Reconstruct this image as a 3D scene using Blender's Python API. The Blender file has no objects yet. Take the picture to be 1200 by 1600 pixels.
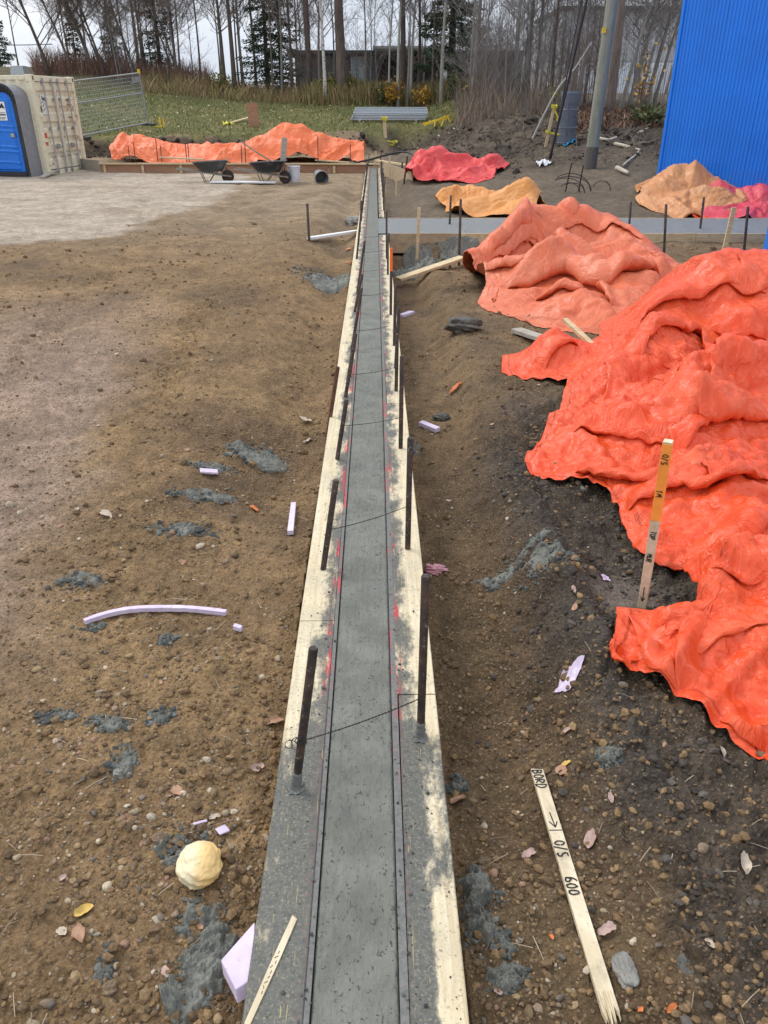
import bpy, bmesh, math, random
import numpy as np
from mathutils import Vector, Matrix
RND = random.Random(7)
SC = bpy.context.scene
COL = SC.collection
# ------------------------------------------------------------------ camera, world, sun, exposure
PITCH, YAW, CAMZ, FPX = math.radians(27.85), math.radians(0.59), 1.75, 1202.0
cam = bpy.data.cameras.new('camera'); camo = bpy.data.objects.new('camera', cam); COL.objects.link(camo)
camo.location = (0, 0, CAMZ); camo.rotation_euler = (math.pi/2 - PITCH, 0, -YAW)
cam.sensor_fit = 'VERTICAL'; cam.sensor_height = 24.0; cam.lens = FPX/1600*24.0
cam.clip_start = 0.05; cam.clip_end = 2000; SC.camera = camo
wd = bpy.data.worlds.new('World'); SC.world = wd; wd.use_nodes = True
wt = wd.node_tree; wt.nodes.clear()
SUN_EL, SUN_AZ = math.radians(46), math.radians(-52)     # sun to the front left behind thin cloud
_o = wt.nodes.new('ShaderNodeOutputWorld'); _b = wt.nodes.new('ShaderNodeBackground')
_s = wt.nodes.new('ShaderNodeTexSky'); _s.sky_type = 'NISHITA'; _s.sun_disc = False
_s.sun_elevation = SUN_EL; _s.sun_rotation = SUN_AZ; _s.air_density = 1.0; _s.dust_density = 3.0; _s.ozone_density = 1.0
_h = wt.nodes.new('ShaderNodeHueSaturation'); _h.inputs['Saturation'].default_value = 0.35
_tc = wt.nodes.new('ShaderNodeTexCoord'); _mp = wt.nodes.new('ShaderNodeMapping'); _mp.inputs['Scale'].default_value = (1, 1, 2.2)
_n = wt.nodes.new('ShaderNodeTexNoise'); _n.inputs['Scale'].default_value = 2.2; _n.inputs['Detail'].default_value = 6
_r = wt.nodes.new('ShaderNodeValToRGB')
_r.color_ramp.elements[0].position = .3; _r.color_ramp.elements[0].color = (5.8, 6.6, 7.9, 1)
_r.color_ramp.elements[1].position = .72; _r.color_ramp.elements[1].color = (9.2, 9.4, 9.8, 1)
_x = wt.nodes.new('ShaderNodeSeparateXYZ'); _g = wt.nodes.new('ShaderNodeMapRange'); _v = wt.nodes.new('ShaderNodeVectorMath'); _v.operation = 'SCALE'
for _i, _q in zip((1, 2, 3, 4), (0., 1., .98, 1.8)): _g.inputs[_i].default_value = _q      # an overcast sky is brighter overhead
_m = wt.nodes.new('ShaderNodeMixRGB'); _m.inputs[0].default_value = 0.78
for a, b in ((_s.outputs[0], _h.inputs['Color']), (_h.outputs[0], _m.inputs[1]), (_tc.outputs['Generated'], _mp.inputs[0]),
             (_mp.outputs[0], _n.inputs['Vector']), (_n.outputs[0], _r.inputs[0]), (_r.outputs[0], _m.inputs[2]),
             (_m.outputs[0], _v.inputs[0]), (_tc.outputs['Generated'], _x.inputs[0]), (_x.outputs[2], _g.inputs[0]), (_g.outputs[0], _v.inputs['Scale']), (_v.outputs[0], _b.inputs[0]), (_b.outputs[0], _o.inputs[0])):
    wt.links.new(a, b)
_b.inputs[1].default_value = 0.10
sun = bpy.data.lights.new('sun', 'SUN'); suno = bpy.data.objects.new('sun', sun); COL.objects.link(suno)
sun.energy = 1.3; sun.angle = math.radians(22); sun.color = (1, .965, .91)
suno.rotation_euler = (math.pi/2 - SUN_EL, 0, math.pi - SUN_AZ)
SC.view_settings.view_transform = 'Standard'; SC.view_settings.look = 'None'
SC.view_settings.gamma = 1; SC.view_settings.use_curve_mapping = False; SC.view_settings.exposure = 0.3
SC.cycles.max_bounces = 6; SC.cycles.diffuse_bounces = 3; SC.cycles.transparent_max_bounces = 12

# ------------------------------------------------------------------ pixel of the photograph -> point of the place
cP, sP, cY, sY = math.cos(PITCH), math.sin(PITCH), math.cos(YAW), math.sin(YAW)
_F = np.array((sY*cP, cY*cP, -sP)); _R = np.array((cY, -sY, 0.)); _U = np.cross(_R, _F)
def ray(px, py): return _F + _R*((px-600)/FPX) + _U*((800-py)/FPX)
def atz(px, py, z):
    d = ray(px, py); t = (z-CAMZ)/d[2]; return np.array((d[0]*t, d[1]*t, z))
def atY(px, py, Y):
    d = ray(px, py); t = Y/d[1]; return np.array((d[0]*t, Y, CAMZ+d[2]*t))
def hit(px, py, dz=0.0):                                  # first point of the terrain along the sight line
    d = ray(px, py); t0 = .6; t = .6
    while t < 160:
        if CAMZ+d[2]*t < float(G(d[0]*t, d[1]*t))+dz: break
        t0 = t; t = t*1.02+.005
    for _ in range(24):
        m = (t+t0)/2
        if CAMZ+d[2]*m < float(G(d[0]*m, d[1]*m))+dz: t = m
        else: t0 = m
    return np.array((d[0]*t, d[1]*t, CAMZ+d[2]*t))

# ------------------------------------------------------------------ numpy noise
_prng = np.random.RandomState(11); _perm = np.concatenate([_prng.permutation(256)]*3)
_ga = _prng.rand(256)*2*np.pi; _gx, _gy = np.cos(_ga), np.sin(_ga)
def perlin(x, y):
    x = np.asarray(x, float); y = np.asarray(y, float)
    xi = np.floor(x).astype(np.int64); yi = np.floor(y).astype(np.int64); xf, yf = x-xi, y-yi
    xi &= 255; yi &= 255
    u = xf*xf*xf*(xf*(xf*6-15)+10); v = yf*yf*yf*(yf*(yf*6-15)+10)
    def gr(ix, iy, fx, fy):
        h = _perm[_perm[ix]+iy]; return _gx[h]*fx+_gy[h]*fy
    a = gr(xi, yi, xf, yf); b = gr(xi+1, yi, xf-1, yf); c = gr(xi, yi+1, xf, yf-1); d = gr(xi+1, yi+1, xf-1, yf-1)
    return (a+u*(b-a))+v*((c+u*(d-c))-(a+u*(b-a)))
def fbm(x, y, o=4, l=2.03, g=.5):
    s = 0; a = 1
    for k in range(o):
        s = s+a*perlin(x+17.3*k, y-9.1*k); x = x*l; y = y*l; a *= g
    return s
def ss(a, b, x):
    t = np.clip((np.asarray(x, float)-a)/(b-a), 0, 1); return t*t*(3-2*t)

# ------------------------------------------------------------------ terrain
def G0(x, y):
    x = np.asarray(x, float); y = np.asarray(y, float)
    d = -.3-x; e = x-.2
    L = -.045+0*x
    L = L-.13*ss(2.6, 4.2, y)*(1-ss(20, 25, y))*np.exp(-((d-.2)/.26)**2)
    L = L+.07*ss(2.2, 4.5, y)*(1-ss(13, 18, y))*np.exp(-((d-1.0)/.42)**2)
    L = L-.05*ss(.35, 0, d)*(1-ss(2, 3, y))
    # cut face and grass hill
    yc = 29.3+1.6*ss(-10, -1, x)+1.8*ss(-1, 1.5, x)+.25*perlin(x*.9, 3.1)
    low = -.05+.22*ss(25.5, 29, y)
    ye = np.clip(y, 0, 50)
    hill = .78+(ye-30)*.084+ss(-4, -16, x)*(ye-30)*.062
    L = L+(low+.05)*1.0
    L = L*(1-ss(-.35, .3, y-yc))+hill*ss(-.35, .3, y-yc)
    Rr = -.06-.2*(1-ss(.3, .62, e))*ss(1.0, 2.2, y)-.07*(1-ss(.2, .7, e))*(1-ss(1.0, 2.2, y))
    Rr = Rr+.1*np.exp(-((x-.76-.05*np.sin(y*3))/.12)**2)*ss(1.7, 2.3, y)*(1-ss(3.2, 3.9, y))
    Rr = Rr-.2*ss(8.3, 9.6, y)*(1-ss(12.4, 12.55, y))*(1-ss(1.6, 3.4, x))
    Rr = Rr-.08*ss(11.2, 12.4, y)*(1-ss(14.6, 15.2, y))
    rr = np.maximum(0, ye-15)*(.03+.016*np.clip(x, 0, 10))
    cap = 1.15+.05*np.maximum(0, ye-24)
    rr = cap-np.log1p(np.exp(np.clip((cap-rr)*6, -40, 40)))/6
    rr = np.maximum(rr, 0)
    Rr = Rr+rr
    w = ss(-.1, .15, x)*(1-ss(26, 30, y))+ss(.5, 4, x)*ss(26, 30, y)
    z = L*(1-w)+Rr*w
    z = np.where((x > -.31) & (x < .21) & (y < 27), np.minimum(z, -.16), z)
    return z
def G(x, y):
    x = np.asarray(x, float); y = np.asarray(y, float)
    a = .55+.45*ss(-6, -2, x)*(1-ss(20, 30, y)); near = 1-ss(8, 30, y)
    r = ss(.15, .5, x)
    z = G0(x, y)+.05*a*fbm(x*.55, y*.55, 3)*ss(.3, 1.2, np.abs(x+.05)-.1)
    z = z+(.018+.016*r)*a*fbm(x*2.6+5, y*2.6, 4)
    return z
def Gf(x, y): return float(G(x, y))

# ------------------------------------------------------------------ mesh collecting and object helpers
class MB:
    def __init__(s): s.v = []; s.f = []; s.n = 0; s.m = []; s.mi = 0
    def add(s, v, f):
        v = np.asarray(v, float); s.v.append(v); s.f += [tuple(int(i)+s.n for i in q) for q in f]; s.m += [s.mi]*len(f); s.n += len(v); return s
    def box(s, c, size, rz=0, rx=0, ry=0, taper=1.0, M=None):
        h = np.array(size)/2.
        v = np.array([(sx*(taper if sz > 0 else 1), sy*(taper if sz > 0 else 1), sz) for sx in (-1, 1) for sy in (-1, 1) for sz in (-1, 1)])*h
        R = np.array(Matrix.Rotation(rz, 3, 'Z') @ Matrix.Rotation(ry, 3, 'Y') @ Matrix.Rotation(rx, 3, 'X')) if M is None else np.array(M)
        return s.add(v@R.T+np.array(c), [(0, 1, 3, 2), (4, 6, 7, 5), (0, 4, 5, 1), (2, 3, 7, 6), (0, 2, 6, 4), (1, 5, 7, 3)])
    def bar(s, a, b, w, t, up=(0, 0, 1)):                 # a bar of section w (sideways) x t (along up) from a to b
        a = np.array(a, float); b = np.array(b, float); d = b-a; L = np.linalg.norm(d); d = d/L
        x = np.cross(d, up); x /= max(np.linalg.norm(x), 1e-9); z = np.cross(x, d)
        return s.box((a+b)/2, (w, L, t), M=np.stack([x, d, z], 1))
    def tube(s, pts, r, k=6, caps=True):
        pts = np.asarray(pts, float); n = len(pts); r = np.broadcast_to(np.asarray(r, float), (n,))
        t = np.gradient(pts, axis=0); t /= np.maximum(np.linalg.norm(t, axis=1, keepdims=True), 1e-9)
        ref = np.array((0, 0, 1.)) if abs(t[0, 2]) < .9 else np.array((0, 1., 0))
        ns = []; u = np.cross(t[0], ref); u /= np.linalg.norm(u)
        for i in range(n):
            u = u-t[i]*np.dot(u, t[i]); u /= max(np.linalg.norm(u), 1e-9); ns.append(u)
        ns = np.array(ns); bs = np.cross(t, ns)
        a = np.arange(k)/k*2*np.pi
        v = pts[:, None, :]+r[:, None, None]*(np.cos(a)[None, :, None]*ns[:, None, :]+np.sin(a)[None, :, None]*bs[:, None, :])
        f = [(i*k+j, i*k+(j+1) % k, (i+1)*k+(j+1) % k, (i+1)*k+j) for i in range(n-1) for j in range(k)]
        if caps: f += [tuple(range(k))[::-1], tuple((n-1)*k+j for j in range(k))]
        return s.add(v.reshape(-1, 3), f)
    def lathe(s, prof, c=(0, 0, 0), k=20, M=None, cap0=True, cap1=True):
        a = np.arange(k)/k*2*np.pi; P = np.array(prof, float)
        v = np.stack([P[:, 0, None]*np.cos(a), P[:, 0, None]*np.sin(a), np.repeat(P[:, 1, None], k, 1)], -1).reshape(-1, 3)
        if M is not None: v = v@np.array(M).T
        n = len(P); f = [(i*k+j, i*k+(j+1) % k, (i+1)*k+(j+1) % k, (i+1)*k+j) for i in range(n-1) for j in range(k)]
        if cap0: f.append(tuple(range(k))[::-1])
        if cap1: f.append(tuple((n-1)*k+j for j in range(k)))
        return s.add(v+np.array(c), f)
    def prism(s, poly, z0, z1, M=None, c=(0, 0, 0)):
        n = len(poly); v = np.array([(p[0], p[1], z0) for p in poly]+[(p[0], p[1], z1) for p in poly], float)
        if M is not None: v = v@np.array(M).T
        return s.add(v+np.array(c), [tuple(range(n))[::-1], tuple(range(n, 2*n))]+[(i, (i+1) % n, n+(i+1) % n, n+i) for i in range(n)])
    def grid(s, P):
        n, m = P.shape[:2]; return s.add(P.reshape(-1, 3), [(i*m+j, (i+1)*m+j, (i+1)*m+j+1, i*m+j+1) for i in range(n-1) for j in range(m-1)])
    def build(s, name, mat, parent=None, smooth=False, loc=None, bevel=0):
        me = bpy.data.meshes.new(name); v = np.concatenate(s.v) if s.v else np.zeros((0, 3))
        if loc is not None: v = v-np.array(loc)
        me.from_pydata(v.tolist(), [], s.f)
        for m_ in (mat if isinstance(mat, (list, tuple)) else [mat]): me.materials.append(m_)
        if len(me.materials) > 1: me.polygons.foreach_set('material_index', s.m)
        if smooth: me.polygons.foreach_set('use_smooth', [True]*len(me.polygons))
        o = bpy.data.objects.new(name, me); COL.objects.link(o)
        if parent is not None: o.parent = parent
        if loc is not None: o.location = loc
        if bevel:
            b = o.modifiers.new('bevel', 'BEVEL'); b.width = bevel; b.segments = 2; b.limit_method = 'ANGLE'
        if smooth == 'auto':
            bm = bmesh.new(); bm.from_mesh(me)
            for ed in bm.edges: ed.smooth = len(ed.link_faces) < 2 or ed.calc_face_angle(0) < .7
            bm.to_mesh(me); bm.free()
        return o
def tag(o, label=None, cat=None, group=None, kind=None):
    if label: o['label'] = label
    if cat: o['category'] = cat
    if group: o['group'] = group
    if kind: o['kind'] = kind
    return o
def thing(name, loc, rz=0, label=None, cat=None, group=None):
    o = bpy.data.objects.new(name, None); COL.objects.link(o); o.location = tuple(float(q) for q in loc); o.rotation_euler = (0, 0, rz)
    o.empty_display_size = .1
    return tag(o, label, cat, group)
def copy_tree(o, parent=None):
    c = o.copy(); COL.objects.link(c)
    if parent is not None: c.parent = parent
    for ch in list(o.children): copy_tree(ch, c)
    return c
def fast_mesh(name, V, F, mat, attrs=None, smooth=True):  # big quad or tri meshes straight from arrays
    me = bpy.data.meshes.new(name); F = np.asarray(F, np.int32); k = F.shape[1]
    me.vertices.add(len(V)); me.vertices.foreach_set('co', np.asarray(V, np.float32).ravel())
    me.loops.add(F.size); me.loops.foreach_set('vertex_index', F.ravel())
    me.polygons.add(len(F)); me.polygons.foreach_set('loop_start', np.arange(0, F.size, k, dtype=np.int32))
    me.update(calc_edges=True); me.validate()
    if smooth: me.polygons.foreach_set('use_smooth', np.ones(len(F), bool))
    else: me.polygons.foreach_set('use_smooth', np.zeros(len(F), bool))
    for n, (typ, arr) in (attrs or {}).items():
        at = me.attributes.new(n, typ, 'POINT'); at.data.foreach_set('color' if typ == 'FLOAT_COLOR' else 'value', np.asarray(arr, np.float32).ravel())
    me.materials.append(mat)
    o = bpy.data.objects.new(name, me); COL.objects.link(o); return o

# ------------------------------------------------------------------ materials
class NT:
    def __init__(s, name):
        s.m = bpy.data.materials.new(name); s.m.use_nodes = True; s.t = s.m.node_tree; s.t.nodes.clear()
        s.out = s.t.nodes.new('ShaderNodeOutputMaterial'); s.p = s.t.nodes.new('ShaderNodeBsdfPrincipled')
        s.t.links.new(s.p.outputs[0], s.out.inputs[0]); s._co = None
    def n(s, typ, **kw):
        nd = s.t.nodes.new('ShaderNode'+typ)
        for k, v in kw.items(): setattr(nd, k, v)
        return nd
    def put(s, sock, v):
        if isinstance(v, bpy.types.NodeSocket): s.t.links.new(v, sock)
        elif isinstance(v, (tuple, list)) and len(v) == 3 and sock.type == 'RGBA': sock.default_value = (*v, 1)
        else: sock.default_value = v
    def co(s, kind='Object', scale=None, rot=None):
        if s._co is None: s._co = s.n('TexCoord')
        o = s._co.outputs[kind]
        if scale is None and rot is None: return o
        m = s.n('Mapping'); s.put(m.inputs[0], o)
        if scale is not None: m.inputs['Scale'].default_value = scale
        if rot is not None: m.inputs['Rotation'].default_value = rot
        return m.outputs[0]
    def noise(s, vec, scale, detail=4, rough=.55, dist=0, col=False):
        nd = s.n('TexNoise'); s.put(nd.inputs['Vector'], vec); nd.inputs['Scale'].default_value = scale
        nd.inputs['Detail'].default_value = detail; nd.inputs['Roughness'].default_value = rough; nd.inputs['Distortion'].default_value = dist
        return nd.outputs[1 if col else 0]
    def vor(s, vec, scale, feature='F1', out='Distance', rnd=1.0):
        nd = s.n('TexVoronoi', feature=feature); s.put(nd.inputs['Vector'], vec); nd.inputs['Scale'].default_value = scale
        nd.inputs['Randomness'].default_value = rnd; return nd.outputs[out]
    def ramp(s, v, a, b, c0=0., c1=1.):
        nd = s.n('MapRange'); nd.interpolation_type = 'SMOOTHSTEP'; s.put(nd.inputs[0], v)
        for i, q in zip((1, 2, 3, 4), (a, b, c0, c1)): s.put(nd.inputs[i], q)
        return nd.outputs[0]
    def cramp(s, v, *st):
        nd = s.n('ValToRGB'); s.put(nd.inputs[0], v); e = nd.color_ramp.elements
        while len(e) < len(st): e.new(.5)
        for q, (p, c) in zip(e, st): q.position = p; q.color = (*c, 1)
        return nd.outputs[0]
    def mix(s, f, a, b, blend='MIX'):
        nd = s.n('MixRGB', blend_type=blend); s.put(nd.inputs[0], f); s.put(nd.inputs[1], a); s.put(nd.inputs[2], b); return nd.outputs[0]
    def math(s, op, a, b=None, c=None, clamp=False):
        nd = s.n('Math', operation=op); nd.use_clamp = clamp; s.put(nd.inputs[0], a)
        if b is not None: s.put(nd.inputs[1], b)
        if c is not None: s.put(nd.inputs[2], c)
        return nd.outputs[0]
    def attr(s, name, out='Fac'):
        nd = s.n('Attribute'); nd.attribute_name = name; return nd.outputs[out]
    def rand(s): return s.n('ObjectInfo').outputs['Random']
    def bump(s, h, strength=.5, dist=.01, prev=None):
        nd = s.n('Bump'); s.put(nd.inputs['Height'], h); nd.inputs['Strength'].default_value = strength; nd.inputs['Distance'].default_value = dist
        if prev is not None: s.put(nd.inputs['Normal'], prev)
        return nd.outputs[0]
    def done(s, color, rough=.8, normal=None, metal=0., spec=None):
        s.put(s.p.inputs['Base Color'], color); s.put(s.p.inputs['Roughness'], rough); s.put(s.p.inputs['Metallic'], metal)
        if normal is not None: s.put(s.p.inputs['Normal'], normal)
        if spec is not None: s.put(s.p.inputs['Specular IOR Level'], spec)
        return s.m
def dirty(name, base, rough=.6, metal=0., var=.25, dirt=(.12, .09, .06), amt=.35, scale=6., bump=.15, spec=None):
    t = NT(name); c = t.co(); n1 = t.noise(c, scale, 6, .6); n2 = t.noise(c, scale*7, 4, .6)
    d = t.ramp(n1, .48, .72, 0., amt); k = t.ramp(n2, .3, .7, 1-var, 1+var)
    col = t.mix(1., base, t.n('CombineColor').outputs[0], 'MIX') if False else base
    m = t.n('VectorMath', operation='SCALE'); t.put(m.inputs[0], base); t.put(m.inputs['Scale'], k)
    col = t.mix(d, m.outputs[0], dirt)
    r = t.math('ADD', t.ramp(n1, .3, .7, -.1, .15), rough, clamp=True)
    return t.done(col, r, t.bump(n2, bump, .004), metal, spec)
# ------------------------------------------------------------------ ground material
def soil_material():
    t = NT('soil'); c = t.co()
    cs = t.attr('soilcol', 'Color'); fine = t.attr('fine')
    n1 = t.noise(c, 9, 6, .65); n2 = t.noise(c, 48, 5, .7); n3 = t.noise(c, 190, 3, .7); n0 = t.noise(c, 1.7, 5, .6)
    k = t.math('MULTIPLY', t.ramp(n1, .25, .75, .68, 1.28), t.ramp(n2, .25, .75, .68, 1.32))
    k = t.math('MULTIPLY', k, t.ramp(n0, .3, .7, .82, 1.16))
    k = t.math('MULTIPLY', k, t.ramp(n3, .3, .7, .8, 1.2))
    m = t.n('VectorMath', operation='SCALE'); t.put(m.inputs[0], cs); t.put(m.inputs['Scale'], k)
    col = m.outputs[0]
    # embedded grit: cells of differing stone colour
    vc = t.n('TexVoronoi'); t.put(vc.inputs['Vector'], c); vc.inputs['Scale'].default_value = 62
    sep = t.n('SeparateColor'); t.put(sep.inputs[0], vc.outputs['Color'])
    pick = t.math('MULTIPLY', t.ramp(sep.outputs[0], .82, .86, 0., .8), t.ramp(vc.outputs['Distance'], .5, .34, 0., 1.))
    pick = t.math('MULTIPLY', pick, t.attr('grit'))
    stone = t.cramp(sep.outputs[1], (0., (.15, .12, .09)), (.35, (.2, .135, .075)), (.6, (.27, .2, .13)), (.85, (.24, .14, .09)), (1., (.36, .3, .22)))
    col = t.mix(pick, col, stone)
    vd = t.n('TexVoronoi'); t.put(vd.inputs['Vector'], c); vd.inputs['Scale'].default_value = 150
    sd = t.n('SeparateColor'); t.put(sd.inputs[0], vd.outputs['Color'])
    pk2 = t.math('MULTIPLY', t.ramp(sd.outputs[0], .82, .86, 0., .55), t.attr('grit'))
    col = t.mix(pk2, col, t.cramp(sd.outputs[1], (0., (.09, .062, .038)), (.6, (.24, .16, .085)), (1., (.36, .28, .19))))
    h = t.math('ADD', t.math('MULTIPLY', n2, .7), t.math('MULTIPLY', n3, .28))
    h = t.math('ADD', h, t.math('MULTIPLY', t.ramp(vc.outputs['Distance'], .6, .1, 0., 1.), .3))
    h = t.math('ADD', h, t.math('MULTIPLY', pick, .35))
    b = t.bump(h, 1., .02)
    wet = t.attr('wet')
    r = t.math('SUBTRACT', .95, t.math('MULTIPLY', wet, .5), clamp=True)
    return t.done(col, r, b, spec=.25)
M_SOIL = soil_material()

# ------------------------------------------------------------------ ground sheet: dense where one stands, coarse far off
def warp_u(n_in, n_out):
    a = np.linspace(-.62, .62, n_in); k = np.arange(1, n_out+1)/n_out
    o = .62+k**2.2*6.5; return np.concatenate([-o[::-1], a, o])
def make_ground():
    u = warp_u(520, 34)
    ys = [-6, -4, -2.5, -1.5, -.8, -.2, .2]; y = .45
    while y < 30: ys.append(y); y *= 1.0062; y += .0008
    while y < 900: ys.append(y); y *= 1.035
    ys = np.array(ys)
    wid = np.maximum(ys, 0.)+1.15
    X = u[None, :]*wid[:, None]; Y = np.repeat(ys[:, None], len(u), 1)
    Z = G(X, Y)
    near = 1-ss(6, 22, Y); right = ss(.18, .3, X)
    lot = ss(.1, .9, (lot_mask(X, Y)))
    rough = (1-.75*lot)
    grass = grass_mask(X, Y)
    # clods and pebbly relief
    b1 = np.abs(perlin(X*9+3, Y*9)); b2 = np.abs(perlin(X*21, Y*21+7)); b3 = np.abs(perlin(X*44+1, Y*44))
    mud = mud_mask(X, Y)
    amp = near*rough*(1-grass)
    Z = Z+amp*((.034+.05*mud)*(b1-.22)+(.02+.022*mud)*(b2-.22)+(.010+.008*mud)*(b3-.22))
    Z = Z+mud*(1-ss(6, 30, Y))*.035*(ss(.05, .3, perlin(X*5.3, Y*5.3+2))-.4)
    # tyre tracks and a smoothed pass
    for x0, sl, ya, yb, wd in ((-1.42, -.06, 4.4, 9.5, .15), (-2.55, -.16, 5, 13, .17), (-3.9, -.2, 5, 14, .17), (-1.1, -.3, 11, 19, .16)):
        dx = X-(x0+sl*(Y-5)+.12*np.sin(Y*.7)); m_ = np.exp(-(dx/wd)**4)*ss(ya, ya+1, Y)*(1-ss(yb-2, yb, Y))*(.35+.65*ss(-.25, .25, fbm(X*.9, Y*.9+8, 2)))
        Z = Z-m_*(.028+.014*np.sign(np.sin(Y*34+np.abs(dx)*30)))*ss(.0, .2, amp+lot)+.016*np.exp(-((np.abs(dx)-wd*1.25)/.05)**2)*m_.clip(.0, 1)
    far = ss(12, 26, Y)*(1-grass)*(1-lot)
    Z = Z+far*.05*fbm(X*2.2, Y*2.2, 3)*ss(.6, 2.5, np.abs(X+.05))
    bank = bank_mask(X, Y)
    Z = Z+bank*(.28*np.abs(fbm(X*1.3, Y*1.3+4, 5))+.12*np.abs(perlin(X*4.1, Y*2.6))-.05)
    hidden = (X > -.29) & (X < .19) & (Y < 27)
    Z = np.where(hidden, -.17, Z)
    # base colours of the different soils (albedo)
    C = np.zeros(X.shape+(3,))
    def lay(col, m): C[:] = C*(1-m[..., None])+np.array(col)*m[..., None]
    lay((.225, .142, .07), np.ones_like(X))
    v = fbm(X*1.1+9, Y*1.1, 3)
    lay((.27, .172, .083), ss(-.05, .35, v)*(1-right))
    lay((.145, .092, .05), ss(.05, .45, fbm(X*.8-4, Y*.8+2, 3))*(1-right)*.8)
    lay((.11, .07, .037), right*(1-ss(3.8, 6.5, Y))*.9)
    lay((.15, .1, .052), right*(1-ss(3.8, 6.5, Y))*ss(.0, .4, fbm(X*2.1+1, Y*2.1, 3))*.7)
    lay((.18, .118, .062), right*ss(3.8, 6.5, Y)*(1-ss(9, 14, Y)))
    lay((.1, .07, .045), right*ss(3.8, 6.5, Y)*(1-ss(9, 14, Y))*ss(.05, .4, fbm(X*1.7, Y*1.7-5, 3))*.7)
    lay((.15, .115, .08), right*ss(11, 15, Y))
    pink = pink_mask(X, Y)
    lay((.33, .235, .175), pink*.85)
    lay((.062, .05, .04), mud)
    lay((.42, .345, .265), lot)
    lay((.33, .262, .19), lot*ss(.0, .45, fbm(X*.55, Y*.8, 4))*.7)
    lay((.31, .235, .155), ss(9, 18, Y)*(1-right)*(1-lot)*(1-grass)*.75)
    lay((.2, .14, .08), ss(8, 14, Y)*(1-right)*(1-lot)*(1-grass)*ss(.05, .4, fbm(X*.9+3, Y*.6, 4))*.7)
    lay((.06, .046, .034), bank*.95)
    lay((.115, .085, .055), bank*ss(.0, .4, fbm(X*1.5, Y*1.5, 3))*.6)
    gcol = np.array((.15, .15, .05)); lay(gcol, grass)
    lay((.25, .2, .09), grass*ss(-.1, .4, fbm(X*.4+2, Y*1.1, 4))*.55)
    lay((.085, .12, .035), grass*ss(.0, .45, fbm(X*.5-7, Y*.9, 4))*.5)
    lay((.1, .075, .045), grass*ss(41, 46, Y+2*perlin(X*.3, 2))*.8)
    wet = mud*.75*ss(-.1, .3, fbm(X*1.6, Y*1.6+3, 3))
    puddle = np.exp(-(((X-1.04)/.17)**2+((Y-2.66)/.2)**2)**2)
    Z = Z*(1-puddle*.85)+(-.07)*puddle*.85
    lay((.165, .13, .105), puddle*.8); wet = np.maximum(wet*(1-puddle), puddle*.75)
    grit = (1-grass)*(1-.55*mud)*(1-.5*bank)*(1-.5*lot)*(1-puddle)*(.35+.65*near)
    n, m = X.shape
    V = np.stack([X, Y, Z], -1).reshape(-1, 3)
    idx = np.arange(n*m).reshape(n, m)
    F = np.stack([idx[:-1, :-1], idx[:-1, 1:], idx[1:, 1:], idx[1:, :-1]], -1).reshape(-1, 4)
    # no faces under the formwork strip
    cx = X[:-1, :-1].ravel(); cy = Y[:-1, :-1].ravel()
    o = fast_mesh('ground', V, F, M_SOIL, {'soilcol': ('FLOAT_COLOR', np.concatenate([C, np.ones(X.shape+(1,))], -1)),
        'wet': ('FLOAT', wet), 'grit': ('FLOAT', grit), 'fine': ('FLOAT', near)})
    tag(o, kind='structure')
    return o
def lot_mask(X, Y):       # pale packed gravel yard on the left
    # its edge runs from the left at Y=11.4 to about x=-4.6 at Y=22
    e = X+11.6+(Y-11)*0.0
    xe = np.interp(Y, [9, 10.6, 11.6, 12.6, 14.5, 17, 20, 24, 27], [-30, -7.0, -5.3, -4.1, -3.6, -3.3, -3.25, -3.6, -4.4])
    w = xe-X+.5*fbm(X*.9, Y*.9, 4)
    return ss(-.35, .55, w)*(1-ss(25.5, 27.5, Y))*ss(9.4, 10.6, Y)
def pink_mask(X, Y):
    w = -1.15-.16*(Y-1.5)*.9-X+.35*fbm(X*1.2, Y*1.2, 3)
    return ss(-.15, .45, w)*(1-ss(5.5, 9.5, Y))*ss(1.6, 2.3, Y)
def mud_mask(X, Y):
    a = np.exp(-(((X-.8-.12*fbm(X*2, Y*2, 3))/.2)**2))*ss(1.1, 1.7, Y)*(1-ss(4.0, 5.4, Y))
    b = ss(.62, .85, X+.12*fbm(X*3, Y*3, 3))*(1-ss(1.7, 2.3, Y))*.8
    c = ss(.75, 1., X+.1*fbm(X*2, Y*2+3, 3))*ss(1.7, 2.3, Y)*(1-ss(4.4, 6.2, Y))*.9
    return np.clip(np.maximum(np.maximum(a, b), c), 0, 1)
def cut_y(X): return 29.3+1.6*ss(-10, -1, X)+1.8*ss(-1, 1.5, X)+.25*perlin(X*.9, 3.1)
def grass_mask(X, Y):
    g = ss(.15, .5, Y-cut_y(X)+.35*fbm(X*1.2, Y*1.2, 3))
    return g*(1-ss(2.5, 6, X+1.5*fbm(X*.4, Y*.4, 2)-.15*(Y-34)))
def bank_mask(X, Y):
    a = ss(.7, .1, np.abs(Y-cut_y(X)+.2))*(1-ss(2, 4, X))
    b = ss(1.2, 2.6, X)*ss(18.5, 22.5, Y-.9*perlin(X, Y)-.05*X)*(1-ss(38, 44, Y))*(.55+.45*ss(-.2, .15, fbm(X*.7, Y*.7, 3)))
    c = ss(.2, 1, X)*ss(29.5, 31, Y)*(1-ss(33.5, 34.5, Y))*.7
    d = ss(6, 7.2, X)*ss(18.3, 20, Y)*(1-ss(38, 44, Y))
    return np.clip(np.maximum(np.maximum(a, b), np.maximum(c, d)), 0, 1)
ground = make_ground()

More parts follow.
